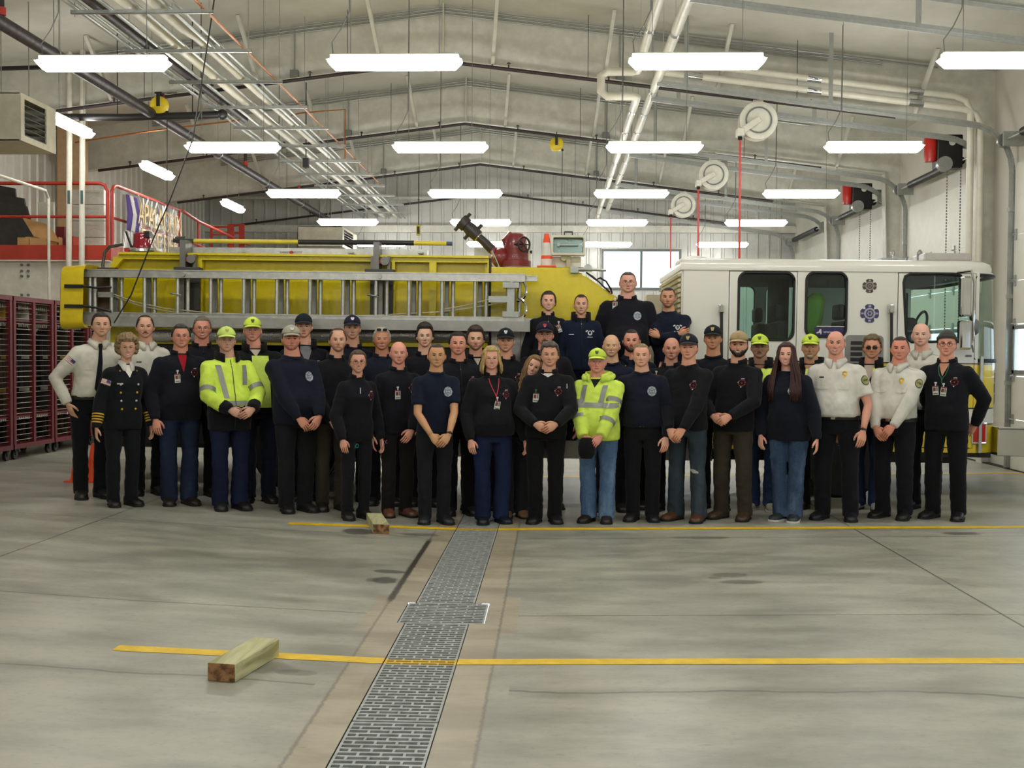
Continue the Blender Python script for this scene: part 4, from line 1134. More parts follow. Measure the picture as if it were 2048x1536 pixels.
a_, b_ = tp(1800, 517), tp(1850, 505); mb = MB(); mb.box(a_[0], b_[0], .7, 1.6, a_[1], b_[1]); tpart(mb, 'roof_rail', M_galv, smooth=0)
# rear wall of the cab with louvers
mb = MB(); mb.box(cx0 - .02, cx0 + .02, 0, TWID, cz0, cz1); tpart(mb, 'cab_rear_wall', M_cab, smooth=0)
lz0, lz1 = tp(1362, 672)[1], tp(1362, 548)[1]
for k in range(13):
    mb = MB(); zz = lz0 + (lz1 - lz0) * k / 12; mb.box(cx0 - .055, cx0 - .02, .06, TWID - .1, zz - .022, zz + .01, R=Matrix.Rotation(-.35, 3, 'Y')); tpart(mb, 'rear_louver', plain('tan_louver', '#cfc6a4', .45), smooth=0)
# interior: floor, seats, gear
mb = MB(); mb.box(cx0 + .04, nose_x - .4, .05, TWID - .05, cz0 + .35, cz0 + .42); mb.box(cx0 + .04, nose_x - .3, .05, TWID - .05, cz1 - .05, cz1 - .03); tpart(mb, 'cab_floor', plain('dark_trim', '#26272a', .8), smooth=0)
M_trim = plain('dark_trim', '#26272a', .8)
for (px_, yy, f) in ((1625, .45, 1), (1625, 1.7, 1), (1530, 1.15, 0), (1750, .4, 1), (1750, 1.8, 1), (1600, 1.15, 0)):
    q = tp(px_, 760)[0]; zb = cz0 + .42
    mb = MB(); s = 1 if f else -1
    mb.box(q - .22, q + .22, yy - .24, yy + .24, zb + .3, zb + .45); mb.box(q - s * .3 - .06, q - s * .3 + .06, yy - .22, yy + .22, zb + .4, zb + 1.05); mb.box(q - s * .32 - .05, q - s * .32 + .05, yy - .13, yy + .13, zb + 1.07, zb + 1.25); mb.box(q - .15, q + .15, yy - .15, yy + .15, zb, zb + .3)
    tpart(mb, 'seat', M_trim, smooth=0, bevel=.03)
q = tp(1905, 690); mb = MB(); mb.box(q[0] - .1, nose_x - .35, .1, TWID - .1, cz0 + .5, q[1] + .02); mb.box(tp(1826, 600)[0], tp(1868, 600)[0], .5, 1.2, cz0 + .5, tp(1850, 632)[1]); tpart(mb, 'dashboard', M_trim, smooth=0, bevel=.05)
q = tp(1880, 655); mb = MB(); P = [(q[0] - .05 + .1 * math.cos(t_) * .5, .55 + .22 * math.sin(t_), q[1] + .2 * math.cos(t_)) for t_ in np.linspace(0, 2 * math.pi, 25)]; mb.tube(P, .016, 6, cap=False); tpart(mb, 'steering_wheel', M_black)
mb = MB(); q = tp(1640, 672); mb.loft([[(q[0] - .12 + (zz * .28) + w_ * math.cos(t_), .28 + d_ * math.sin(t_), q[1] + zz) for t_ in np.linspace(0, 2 * math.pi, 12, endpoint=False)] for zz, w_, d_ in ((-.1, .17, .1), (.2, .16, .1), (.42, .12, .08), (.5, .05, .05))]); tpart(mb, 'stored_coat', plain('lime_coat', '#5f8a24', .8))
mb = MB(); mb.box(tp(1590, 600)[0], tp(1612, 600)[0], .9, 1.6, cz0 + .42, cz1 - .05); tpart(mb, 'cab_partition', M_trim, smooth=0)
mb = MB(); mb.box(tp(1706, 600)[0], tp(1790, 600)[0], .1, .16, cz0 + .42, cz1 - .05); tpart(mb, 'cab_partition', M_trim, smooth=0)
# mirror
q0, q1 = tp(1902, 556), tp(1921, 636)
mb = MB(); mb.box(q0[0], q1[0], -.34, -.22, q1[1], q0[1]); mb.box(q0[0], q1[0] + .02, -.32, -.2, tp(1910, 700)[1], tp(1910, 642)[1]); mr = tpart(mb, 'side_mirror', M_chrome, smooth=0, bevel=.025)
mb = MB(); x_ = tp(1930, 600)[0]; mb.tube([(x_ - .1, -.02, tp(1920, 545)[1]), (x_ - .03, -.25, tp(1920, 545)[1]), (x_, -.27, tp(1920, 570)[1]), (x_, -.27, tp(1920, 680)[1]), (x_ - .04, -.25, tp(1920, 694)[1]), (x_ - .12, -.02, tp(1920, 690)[1])], .014, 8); tpart(mb, 'mirror_arm', M_chrome, mr)
mb = MB(); mb.sphere((x_ + .03, -.24, tp(1930, 655)[1]), (.05, .05, .09), 10, 8); mb.tube([(x_ - .01, -.26, tp(1930, 690)[1]), (x_ + .01, -.27, tp(1930, 705)[1])], .012, 6); tpart(mb, 'spot_lamp', M_greybox, mr)
# emblems: maltese crosses
def maltese(cx, cz, r, y, parent, m0, m1):
    P = []
    for k in range(4):
        for da, rr in ((-32, .98), (-16, 1.04), (0, 1.0), (16, 1.04), (32, .98), (45, .62)):
            t_ = math.radians(90 * k + da); P.append((cx + r * rr * math.cos(t_), cz + r * rr * math.sin(t_)))
    mb = MB(); mb.prism(P, lambda u, v, t: (u, y + t, v), -.006, 0, 0)
    mb.prism([(cx + r * .62 * math.cos(t_), cz + r * .62 * math.sin(t_)) for t_ in np.linspace(0, 2 * math.pi, 24, endpoint=False)], lambda u, v, t: (u, y + t, v), -.009, -.006, 1)
    mb.prism([(cx + r * .42 * math.cos(t_), cz + r * .42 * math.sin(t_)) for t_ in np.linspace(0, 2 * math.pi, 24, endpoint=False)], lambda u, v, t: (u, y + t, v), -.011, -.009, 0)
    for k in range(6):
        t_ = k * math.pi / 3; mb.box(cx + r * .22 * math.cos(t_) - r * .07, cx + r * .22 * math.cos(t_) + r * .07, y - .014, y - .011, cz + r * .22 * math.sin(t_) - r * .09, cz + r * .22 * math.sin(t_) + r * .09, 1)
    for k in range(4):
        t_ = math.radians(90 * k); mb.box(cx + r * .8 * math.cos(t_) - r * .14, cx + r * .8 * math.cos(t_) + r * .14, y - .008, y - .006, cz + r * .8 * math.sin(t_) - r * .1, cz + r * .8 * math.sin(t_) + r * .1, 1)
    return tpart(mb, 'emblem', [m0, m1], parent, smooth=0)
q = tp(1738, 572); maltese(q[0], q[1], .077, -.021, truck, plain('emblem_bronze', '#4a3a30', .4), plain('emblem_grey', '#8d8a86', .4))
q = tp(1738, 627); maltese(q[0], q[1], .102, -.021, truck, plain('emblem_blue', '#3b3766', .4), plain('emblem_silver', '#a9a7b4', .4))
# window sticker with a white shape and web address
a_, b_ = tp(1629, 671), tp(1690, 656)
mb = MB(); mb.box(a_[0], b_[0], -.012, -.006, a_[1], b_[1] + .004); st = tpart(mb, 'window_sticker', plain('sticker_blue', '#2b2560', .5), smooth=0)
w_ = b_[1] - a_[1]; cx_, cz_ = a_[0] + .055, a_[1] + w_ * .25
mb = MB(); mb.prism([(cx_ - .035, cz_ + .0), (cx_ + .0, cz_ + .01), (cx_ + .012, cz_ - .012), (cx_ + .02, cz_ + .0), (cx_ + .016, cz_ + .05), (cx_ - .004, cz_ + .046), (cx_ - .012, cz_ + .022), (cx_ - .036, cz_ + .016)], lambda u, v, t: (u, t, v), -.014, -.012)
V, F = text_mesh('www.ny', .045, .002); mb.add([(cx_ + .115 + u, -.0135 + ww, cz_ + .02 + v) for u, v, ww in V], F)
mb.box(a_[0] + .02, b_[0], -.0125, -.006, b_[1] + .01, b_[1] + .02)
tpart(mb, 'sticker_print', M_white, st, smooth=0)
# grille below the emblems
a_, b_ = tp(1688, 745), tp(1766, 671)
mb = MB(); mb.prism(rrect(a_[0], b_[0], a_[1], b_[1], .05), lambda u, v, t: (u, t, v), -.03, -.018, 0)
gr = tpart(mb, 'vent_plate', plain('vent_grey', '#918f8b', .35, .5), smooth=0)
for i in range(2):
    for k in range(5):
        x0_ = a_[0] + .06 + i * .17; z0_ = b_[1] - .09 - k * .062
        mb = MB(); mb.box(x0_, x0_ + .13, -.034, -.029, z0_ - .02, z0_ + .022); tpart(mb, 'vent_slot', M_black, gr, smooth=0)
# number on the nose, lamps, trim, bumper
mb = MB(); x_ = 0
for ch, py_ in (('1', 757), ('0', 779), ('1', 801)):
    V, F = text_mesh(ch, .16, .004); zc = tp(2010, py_)[1]; s0 = (cx1, 0); sc_ = ss[1] + .46
    mb.add([nose(sc_ + u * 1.0, zc + v, .006 + ww) for u, v, ww in V], F)
tpart(mb, 'unit_number', plain('number_black', '#3d3314', .5), smooth=0)
q = tp(1973, 831); sl = ss[1] + .10
mb = MB(); c0 = nose(sl, q[1]); c1 = nose(sl, q[1], .05); ax = Vector(c1) - Vector(c0); mb.lathe([(.052, 0), (.052, .012), (.04, .03), (.0, .042)], c0, ax, 18); tpart(mb, 'amber_lamp', plain('amber_lens', '#c8742a', .2, var=0))
q0, q1 = tp(1975, 884)[1], tp(1975, 850)[1]
mb = MB(); mb.grid([[nose(sl - .07 + .14 * i / 6, z_, .035) for i in range(7)] for z_ in (q0, q1)]); mb.grid([[nose(sl - .07 + .14 * i / 6, q1, o_) for i in range(7)] for o_ in (0, .035)]); mb.grid([[nose(sl - .07 + .14 * i / 6, q0, o_) for i in range(7)] for o_ in (0, .035)])
rl = tpart(mb, 'red_lamp', plain('red_lens', '#c0161c', .12, var=0, Coat_Weight=.5))
mb = MB()
fr = [(sl - .085, q0 - .015), (sl + .085, q0 - .015), (sl + .085, q1 + .015), (sl - .085, q1 + .015)]
for (s0, z0_), (s1, z1_) in zip(fr, fr[1:] + fr[:1]): mb.tube([nose(s0 + (s1 - s0) * k / 4, z0_ + (z1_ - z0_) * k / 4, .025) for k in range(5)], .014, 6)
tpart(mb, 'lamp_bezel', M_chrome, rl)
x_ = tp(1961, 800)[0]; mb = MB(); mb.box(x_ - .025, x_ + .012, -.04, .0, cz0, tp(1961, 712)[1]); tpart(mb, 'door_post_trim', M_alu, smooth=0, bevel=.006)
q = tp(1935, 712); mb = MB(); mb.box(q[0] - .035, q[0] + .035, -.03, -.02, q[1] - .012, q[1] + .012); tpart(mb, 'name_plate', M_greybox, smooth=0)
q0, q1 = tp(2013, 913), tp(2013, 858)
mb = MB(); X0 = nose_x - .06; X1 = nose_x + .42
mb.loft([[(X0, .02, z_), (X1 - .12, .02 + 0, z_), (X1, .2, z_), (X1, TWID - .2, z_), (X1 - .12, TWID - .02, z_), (X0, TWID - .02, z_)] for z_ in (q0[1], q1[1])]); mb.box(X0, X1 - .05, .0, TWID, q1[1], q1[1] + .02); bu = tpart(mb, 'front_bumper', M_chrome, smooth=0, bevel=.015)
mb = MB(); mb.box(cx0, nose_x - .1, .1, TWID - .1, cz0 - .06, cz0); mb.box(cx0 + .2, nose_x - .2, .7, 1.7, .45, cz0); tpart(mb, 'cab_underframe', M_black, smooth=0)
# wheels
def wheel(x, y, r=.5, w_=.3):
    mb = MB(); mb.lathe([(r * .55, -w_ / 2), (r * .92, -w_ / 2), (r, -w_ * .35), (r, w_ * .35), (r * .92, w_ / 2), (r * .55, w_ / 2)], (x, y, r + floor_rel), (0, 1, 0), 36)
    o = tpart(mb, 'tire', M_dark); mb = MB(); mb.lathe([(0, -w_ * .3), (r * .3, -w_ * .35), (r * .34, -w_ * .1), (r * .5, -w_ * .2), (r * .58, -w_ * .5), (r * .58, w_ * .45), (0, w_ * .4)], (x, y, r + floor_rel), (0, 1, 0), 24); tpart(mb, 'wheel_rim', M_chrome, o)
floor_rel = floor_z(3) + .0075 * 3 - .005
for yy in (.2, TWID - .2): wheel(wax, yy)
bxr = tp(585, 880)[0]
floor_rel = floor_z(bxr) + .0075 * bxr + .0
for yy in (.16, .48, TWID - .48, TWID - .16): wheel(bxr, yy, .5, .28)

# ---- tank body
b0, bt = tp(222, 509); b1 = tp(978, 512)[0]
bz0 = tp(600, 690)[1]
ch = .10
outl = [(b0, bz0), (b1, bz0), (b1, bt), (b0 + ch, bt), (b0, bt - ch * 1.1)]
zi0 = tp(600, 655)[1]
ibt = bt - .05
def pan(x0, x1, chamf=False):
    u0, u1 = tp(x0, 600)[0], tp(x1, 600)[0]
    return [(u0, zi0), (u1, zi0), (u1, ibt)] + ([(u0 + ch * .9, ibt), (u0, ibt - ch)] if chamf else [(u0, ibt)])
pans = [pan(231, 392, True), pan(404, 783), pan(789, 858), pan(872, 974)]
plate([outl] + pans, .02, .06, 'body_side_frame', M_bodyy)
mb = MB(); mb.box(b0 + .03, b1, .10, .16, bz0, bt - .02); mb.box(b0 + .03, b1, TWID - .1, TWID, bz0, bt - .02); mb.box(b0, b0 + .05, .05, TWID, bz0, bt - .02); mb.box(b1 - .05, b1, .05, TWID, bz0, bt - .02); mb.box(b0 + .06, b1 - .06, .17, TWID - .11, bt - .35, bt - .3)
tpart(mb, 'body_tank', M_bodyy, smooth=0)
mb = MB(); mb.prism([(b0 + ch, bt), (b1, bt), (b1, bt + .025), (b0 + ch, bt + .025)], lambda u, v, t: (u, t, v), -.05, .12); tpart(mb, 'body_top_lip', M_bodyy, smooth=0)
# grey top rail with warning plates
a_, b_ = tp(330, 508), tp(852, 497); mb = MB(); mb.box(a_[0], b_[0], .12, .3, bt, b_[1]); tr_ = tpart(mb, 'top_rail', M_alu, smooth=0)
for px_, t_ in ((565, 'DANGER'), (590, 'NO STEP')):
    q = tp(px_, 503); V, F = text_mesh(t_, .03, .002); mb = MB(); mb.add([(q[0] + u, .117 + ww, q[1] + v) for u, v, ww in V], F); tpart(mb, 'warning_text', plain('print_dark', '#443333', .6), tr_, smooth=0)
mb = MB(); q = tp(578, 503); mb.lathe([(.022, 0), (.022, .004), (0, .004)], (q[0], .12, q[1]), (0, -1, 0), 12); tpart(mb, 'warning_sign', M_red, tr_, smooth=0)
# fender roll of diamond plate, lower yellow strip, dark compartments below
f0, f1 = tp(300, 670), tp(978, 670)
mb = MB(); rr = .078; mb.tube([(f0[0], -.07, f0[1] - .005), (f1[0], -.07, f1[1] - .005)], rr, 18); tpart(mb, 'fender_roll', M_tread)
y0_, y1_ = tp(600, 691)[1], tp(600, 682)[1]; mb = MB(); mb.box(b0 + .3, b1, -.06, .04, y0_, y1_); tpart(mb, 'lower_trim', M_bodyy, smooth=0)
zc0, zc1 = .55, y0_
M_comp = plain('dark_compartment', '#1d1f1e', .5)
for x0_, x1_ in ((b0 + .1, bxr - .75), (bxr + .75, b1)):
    mb = MB(); mb.box(x0_, x1_, -.02, TWID + .0, zc0, zc1); cp = tpart(mb, 'compartment', M_comp, smooth=0)
    n = 2
    for k in range(n):
        u0 = x0_ + (x1_ - x0_) * k / n + .03; u1 = x0_ + (x1_ - x0_) * (k + 1) / n - .03
        mb = MB(); mb.box(u0, u1, -.035, -.02, zc0 + .04, zc1 - .04); tpart(mb, 'compartment_door', M_comp, cp, smooth=0, bevel=.006)
mb = MB(); mb.box(bxr - .75, bxr + .75, .62, TWID - .62, zc0, zc1); mb.box(b0, tp(1366, 600)[0], .75, 1.6, .55, .8); tpart(mb, 'chassis', M_black, smooth=0)
# brackets of the ladder rack
for xa_, xb_, xm in ((355, 402, 372), (733, 787, 755)):
    u0, u1, um = tp(xa_, 600)[0], tp(xb_, 600)[0], tp(xm, 600)[0]
    mb = MB(); mb.box(u0 + .05, u1, -.06, .05, tp(600, 646)[1], tp(600, 540)[1]); mb.box(u0, u1 + .02, -.14, .02, tp(600, 545)[1], tp(600, 538)[1]); bk = tpart(mb, 'ladder_bracket', plain('bracket_grey', '#4b4a47', .5, .4), smooth=0, bevel=.006)
    mb = MB(); mb.box(u0 + .06, u0 + .09, -.1, -.04, tp(600, 540)[1], tp(600, 512)[1]); mb.box(u1 - .06, u1 - .03, -.1, -.04, tp(600, 540)[1], tp(600, 512)[1]); mb.box(um - .035, um + .03, -.12, .1, tp(600, 541)[1], tp(600, 484)[1]); mb.lathe([(.02, -.14), (.05, -.14), (.05, -.08), (.02, -.08)], (um + .1, 0, tp(600, 522)[1]), (0, 1, 0), 12); tpart(mb, 'rack_arm', plain('arm_grey', '#7b7a76', .45, .6), bk, smooth=0)
    mb = MB(); mb.box(um + .02, um + .08, -.1, -.02, tp(600, 527)[1], tp(600, 519)[1]); tpart(mb, 'latch', M_red, bk, smooth=0)
for px_ in (840, 700, 480): 
    q = tp(px_, 505); mb = MB(); mb.box(q[0] - .03, q[0] + .03, .0, .1, q[1] - .01, q[1] + .01); tpart(mb, 'cleat', M_galv, smooth=0)
# tray below the ladder
mb = MB(); a_, b_ = tp(162, 652, -.36), tp(1060, 643, -.36); mb.box(a_[0], b_[0], -.36, -.10, a_[1], b_[1]); tpart(mb, 'ladder_tray', plain('tray_grey', '#a09f99', .45, .4), smooth=0)
# chrome rear pipe, red rotating lamp
mb = MB(); mb.tube([(*[tp(208, 640)[0]], -.02, tp(208, 640)[1]), (tp(207, 530)[0], -.02, tp(207, 530)[1]), (tp(211, 505)[0], -.02, tp(211, 505)[1]), (tp(221, 494)[0], -.02, tp(221, 494)[1]), (tp(248, 489)[0], -.02, tp(248, 489)[1])], .019, 10); mb.box(tp(203, 570)[0], tp(214, 560)[0], -.06, .05, tp(208, 570)[1], tp(208, 555)[1]); tpart(mb, 'rear_hand_rail', plain('worn_chrome', '#6d6a66', .25, .8))
q = tp(278, 497)
mb = MB(); mb.lathe([(.105, .0), (.11, .02), (.10, .05), (.10, .17), (.085, .185), (0, .19)], (q[0], .1, q[1]), (0, 0, 1), 22); bl = tpart(mb, 'warning_lamp', plain('red_dome', '#a3122a', .08, var=0, Coat_Weight=.6, Transmission_Weight=.25))
mb = MB(); mb.lathe([(0, -.035), (.14, -.03), (.13, 0), (0, .0)], (q[0], .1, q[1]), (0, 0, 1), 20); mb.box(q[0] - .16, q[0] + .2, .0, .2, q[1] - .02, q[1] + .01); tpart(mb, 'lamp_base', M_alu, bl, smooth=0)
mb = MB(); mb.bar((q[0] - .1, .05, q[1] + .0), (q[0] - .17, .05, q[1] + .2), .03, .02); tpart(mb, 'lamp_guard', M_black, bl, smooth=0)
mb = MB(); mb.box(q[0] + .06, q[0] + .12, 0, .1, q[1] + .13, q[1] + .2); tpart(mb, 'lamp_hood', M_black, bl, smooth=0)
mb = MB(); q = tp(254, 500); mb.box(q[0] - .02, q[0] + .03, -.03, .02, q[1] - .02, q[1] + .02); tpart(mb, 'marker_lamp', M_red, smooth=0)
# front section beside the body
s0, s1, s2 = tp(981, 534), tp(1146, 535), tp(1234, 594)
sb = tp(1100, 690)[1]; smid = tp(1100, 642)[1]
poly = [(s0[0], smid), (s2[0] + .02, smid), (s2[0], s2[1]), (s1[0], s1[1]), (s0[0], s0[1])]
mb = MB(); mb.prism(poly, lambda u, v, t: (u, t, v), 0.0, TWID); tpart(mb, 'front_section', M_bodyy, smooth=0, bevel=.01)
mb = MB(); mb.box(s0[0] - .03, s0[0] + .01, -.005, .05, .7, s0[1] + .1); tpart(mb, 'seal_strip', M_black, smooth=0)
mb = MB(); mb.box(s0[0] + .02, s2[0] - .1, .02, TWID - .02, .76, smid); pp = tpart(mb, 'pump_panel', plain('panel_silver', '#a09f9a', .35, .5), smooth=0)
mb = MB(); mb.box(s0[0] + .02, s0[0] + .35, .005, .03, tp(1000, 712)[1], tp(1000, 660)[1]); mb.box(s0[0] + .36, s0[0] + .56, .0, .03, .8, tp(1000, 660)[1]); tpart(mb, 'panel_cover', M_alu, pp, smooth=0)
# running board, where the back row stands
STEP_Z = .735
mb = MB(); mb.box(s0[0] - .4, cx0 + .3, -.44, .02, STEP_Z - .06, STEP_Z); mb.box(s2[0] - .05, cx0 - .03, 0, 1.2, STEP_Z - .06, STEP_Z); mb.box(s0[0] - .4, cx0 + .3, -.42, -.38, STEP_Z - .2, STEP_Z - .06); tpart(mb, 'running_board', M_tread, smooth=0)
for xx in (s0[0], s2[0], cx0 + .2): 
    mb = MB(); mb.box(xx - .03, xx + .03, -.38, .6, STEP_Z - .16, STEP_Z - .06); tpart(mb, 'step_bracket', M_black, smooth=0)
mb = MB(); mb.box(s2[0] + .1, cx0 - .06, 1.25, 1.9, STEP_Z - .06, 1.55); tpart(mb, 'engine_cover', M_black, smooth=0, bevel=.03)
q = tp(1310, 590); mb = MB(); mb.box(s2[0] + .45, cx0 - .1, 1.3, 1.8, 1.5, q[1] + .08); tpart(mb, 'pump_cabinet', M_cream, smooth=0, bevel=.01)
# hydraulic arm and hoses on the slope
q0, q1 = tp(1146, 539), tp(1212, 541)
mb = MB(); mb.tube([(q0[0], -.02, q0[1]), (q0[0] + .12, -.02, q0[1])], .026, 10); mb.tube([(q0[0] + .1, -.02, q0[1]), (q1[0], -.02, q1[1])], .014, 8); mb.box(q0[0] - .03, q0[0] + .06, -.05, .02, q0[1] - .04, q0[1] + .03); mb.prism([(tp(1166, 541)), (tp(1185, 541)), (tp(1184, 532)), (tp(1176, 527)), (tp(1169, 532))], lambda u, v, t: (u, t, v), .02, .2); tpart(mb, 'hydraulic_strut', M_galv)
mb = MB(); P = [tp(1175, 547), tp(1192, 560), tp(1200, 556), tp(1212, 563), tp(1221, 578), tp(1224, 588)]; mb.tube([(u, -.03, v) for u, v in P], .012, 6); P = [tp(1172, 545), tp(1185, 553), tp(1202, 568), tp(1220, 585)]; mb.tube([(u, -.015, v) for u, v in P], .01, 6); tpart(mb, 'hydraulic_hose', M_black)

# ---- water monitor on top
q = tp(1026, 534); zb = q[1]; k_ = 1 / 178
def mz_(px, py): p = tp(px, py, .9); return (p[0], .9, p[1])
M_mon = plain('monitor_maroon', '#7c2226', .35, Coat_Weight=.3); M_noz = plain('nozzle_black', '#37312f', .45)
c0 = mz_(1031, 534)
mb = MB(); mb.lathe([(.19, 0), (.19, .07), (.15, .08), (.14, .16), (.15, .22), (.135, .33), (.11, .39), (.06, .41), (0, .415)], c0, (0, 0, 1), 22)
e0, e1, e2 = mz_(1010, 522), mz_(998, 515), mz_(985, 505)
mb.sphere(mz_(1002, 516), (.125, .13, .125), 18, 12); mb.tube([mz_(1022, 512), mz_(1018, 480), mz_(1026, 468)], [.06, .09, .06], 12)
mo = tpart(mb, 'water_monitor', M_mon)
mb = MB()
A_, B_ = Vector(mz_(1000, 514)), Vector(mz_(922, 441)); d_ = (B_ - A_)
mb.tube([A_, A_ + d_ * .25], .055, 14); mb.tube([A_ + d_ * .2, A_ + d_ * .55], [.06, .05], 14, 1); mb.tube([A_ + d_ * .54, A_ + d_ * .58], .062, 14, 2); mb.tube([A_ + d_ * .56, A_ + d_ * .74, A_ + d_ * .88], [.075, .085, .07], 14, 1); mb.tube([A_ + d_ * .86, A_ + d_], .09, 14, 1)
up_ = Vector((d_.z, 0, -d_.x)).normalized()
for f_, s_ in ((.96, 1), (.96, -1), (.72, -1), (.66, 1)): mb.tube([A_ + d_ * f_, A_ + d_ * f_ + up_ * .14 * s_], .022, 8, 1)
tpart(mb, 'nozzle', [M_mon, M_noz, M_chrome], mo)
mb = MB(); hc = Vector(mz_(1049, 492)) + Vector((0, -.2, 0))
P = [hc + Vector((0, .085 * math.cos(t_), .085 * math.sin(t_))) for t_ in np.linspace(0, 2 * math.pi, 25)]; P = [hc + (p - hc) @ Matrix.Rotation(.9, 3, 'Z') for p in P]
mb.tube(P, .012, 6, cap=False)
for k in range(5): mb.tube([hc, P[k * 5]], .007, 5)
mb.tube([hc, hc + Vector((-.12, 0, .0))], .012, 6); tpart(mb, 'hand_wheel', M_black, mo)
mb = MB(); mb.tube([mz_(1058, 534), mz_(1058, 500)], .022, 10); mb.tube([mz_(1054, 504), mz_(1064, 504)], .02, 8, 1); tpart(mb, 'fill_pipe', [M_white, M_black])
mb = MB(); q0, q1 = tp(950, 512, 1.6), tp(1004, 496, 1.6); mb.box(q0[0], q1[0] + .3, 1.6, 2.0, q0[1] - .2, q1[1]); tpart(mb, 'hose_tray', M_alu, smooth=0)
mb = MB(); q0 = tp(982, 520); mb.tube([(q0[0], .1, tp(985, 500)[1]), (q0[0] + .09, .1, tp(992, 535)[1])], .014, 8); tpart(mb, 'brace_rod', M_chrome)
# floodlight
f0, f1 = tp(1102, 511, .35), tp(1171, 472, .35)
yy = .35
mb = MB(); V, F = fill2d([rrect(f0[0], f1[0], f0[1], f1[1], .02, 3), rrect(f0[0] + .025, f1[0] - .025, f0[1] + .025, f1[1] - .025, .015, 3)], .16)
mb.add([(u, yy + w_, v) for u, v, w_ in V], F); mb.box(f0[0] + .01, f1[0] - .01, yy + .07, yy + .085, f0[1] + .01, f1[1] - .01); fl = tpart(mb, 'floodlight', plain('lamp_cream', '#d3d0bf', .4), smooth=0)
mb = MB(); mb.box(f0[0] + .03, f1[0] - .03, yy + .05, yy + .065, f0[1] + .03, f1[1] - .03); tpart(mb, 'reflector', plain('reflector_grey', '#9fa39a', .25, .6), fl, smooth=0)
mb = MB(); zc_ = (f0[1] + f1[1]) / 2 + .01; mb.tube([(f0[0] + .09, yy, zc_), (f1[0] - .08, yy, zc_)], .011, 8); mb.box(f0[0] + .07, f0[0] + .1, yy - .01, yy + .05, zc_ - .02, zc_ + .02); tpart(mb, 'lamp_tube', M_white, fl)
mb = MB(); mb.box(f0[0] + .03, f1[0] - .03, yy - .06, yy - .055, f0[1] + .03, f1[1] - .03); tpart(mb, 'lamp_glass', M_glass, fl, smooth=0)
xm = (f0[0] + f1[0]) / 2; mb = MB(); mb.tube([(xm - .045, yy, f1[1] - .01), (xm - .045, yy, f1[1] + .045), (xm + .045, yy, f1[1] + .045), (xm + .045, yy, f1[1] - .01)], .01, 6); tpart(mb, 'carry_handle', M_black, fl)
mb = MB(); g0, g1 = tp(1103, 535, .4), tp(1162, 514, .4); mb.box(g0[0], g1[0], .38, .6, g0[1], g1[1]); bx = tpart(mb, 'lamp_box', M_white, fl, smooth=0, bevel=.006)
mb = MB(); mb.box(xm - .02, xm + .03, .33, .375, g0[1], f0[1]); mb.lathe([(.02, 0), (.035, 0), (.035, .03), (.02, .03)], (xm - .05, .35, g1[1] - .02), (0, -1, 0), 12); tpart(mb, 'swivel_bracket', plain('brass_cream', '#b5ad8e', .4), fl, smooth=0)

# ---- things carried on the truck: each its own top-level thing
def TW(x, y, z): return TR @ Vector((x, y, z)) + Vector((0, YT, 0))
def truck_thing(name, label, cat, group=None):
    t = thing(name, label, cat, (0, YT, 0), group); t.rotation_euler = (0, .0075, 0); return t
# ladder
lad = truck_thing('extension_ladder', 'long aluminium extension ladder carried on edge along the yellow truck side', 'ladder')
l0, l1 = tp(152, 640, -.3), tp(1048, 640, -.3)
zb0, zb1, zt0_, zt1_ = tp(600, 642, -.3)[1], tp(600, 629, -.3)[1], tp(600, 559, -.3)[1], tp(600, 543, -.3)[1]
for nm, dy, x0_, x1_ in (('base_rail', -.30, l0[0], tp(1050, 600, -.3)[0]), ('fly_rail', -.20, l0[0] + .25, tp(1074, 600, -.3)[0])):
    for za, zb in ((zb0, zb1), (zt0_, zt1_)):
        e_ = 0 if nm == 'base_rail' else .012
        mb = MB(); mb.box(x0_, x1_, dy - .035, dy + .035, za + e_, zb - e_); mb.box(x0_, x1_, dy - .042, dy + .042, zb - .012 - e_, zb - e_) ; mb.box(x0_, x1_, dy - .042, dy + .042, za + e_, za + .012 + e_); mb.obj(nm, M_alu, lad, smooth=0)
def rung(px, dy, r):
    x_ = tp(px, 600, dy)[0]; mb = MB(); mb.tube([(x_, dy, zb0 + .02), (x_, dy, zt1_ - .02)], r, 10); mb.obj('rung', M_alu, lad)
for k in range(13): rung(223 + 66.2 * k * .998, -.30, .021)
for k in range(13): rung(243 + 66.3 * k, -.20, .024)
for k in range(13):
    x_ = tp(231 + 66.2 * k, 600, -.13)[0]; mb = MB(); mb.box(x_ - .022, x_ + .03, -.15, -.11, zb0 + .02, zt1_ - .02); mb.obj('rung', plain('dull_aluminium', '#8f8f8a', .45, .5), lad, smooth=0, bevel=.006)
for px_ in (180, 190): rung(px_, -.28, .026)
rung(1022, -.3, .036)
for k in range(2):
    zm = (zb1 + zt0_) / 2; sgn = 1 if k else -1
    c_ = (tp(1040, 600, -.3)[0], zm + sgn * (zt0_ - zb1) * .27)
    mb = MB(); R_ = (zt0_ - zb1) * .30
    mb.tube([(c_[0] - .02 + R_ * .75 * math.cos(t_), -.3, c_[1] + R_ * math.sin(t_)) for t_ in np.linspace(-1.75, 1.75, 16)], .016, 6); mb.obj('end_hook', M_chrome, lad)
mb = MB(); x_ = tp(1022, 600, -.3)[0]
for zz in (zt0_ - .04, zb1 + .03): mb.box(x_ - .09, x_ + .09, -.37, -.25, zz - .03, zz + .03)
mb.box(x_ - .25, x_ - .02, -.33, -.28, (zb1 + zt0_) / 2 - .035, (zb1 + zt0_) / 2 + .035); mb.box(x_ - .04, x_ + .04, -.34, -.27, zb1 + .03, zt0_ - .04); mb.obj('pawl_lock', M_galv, lad, smooth=0)
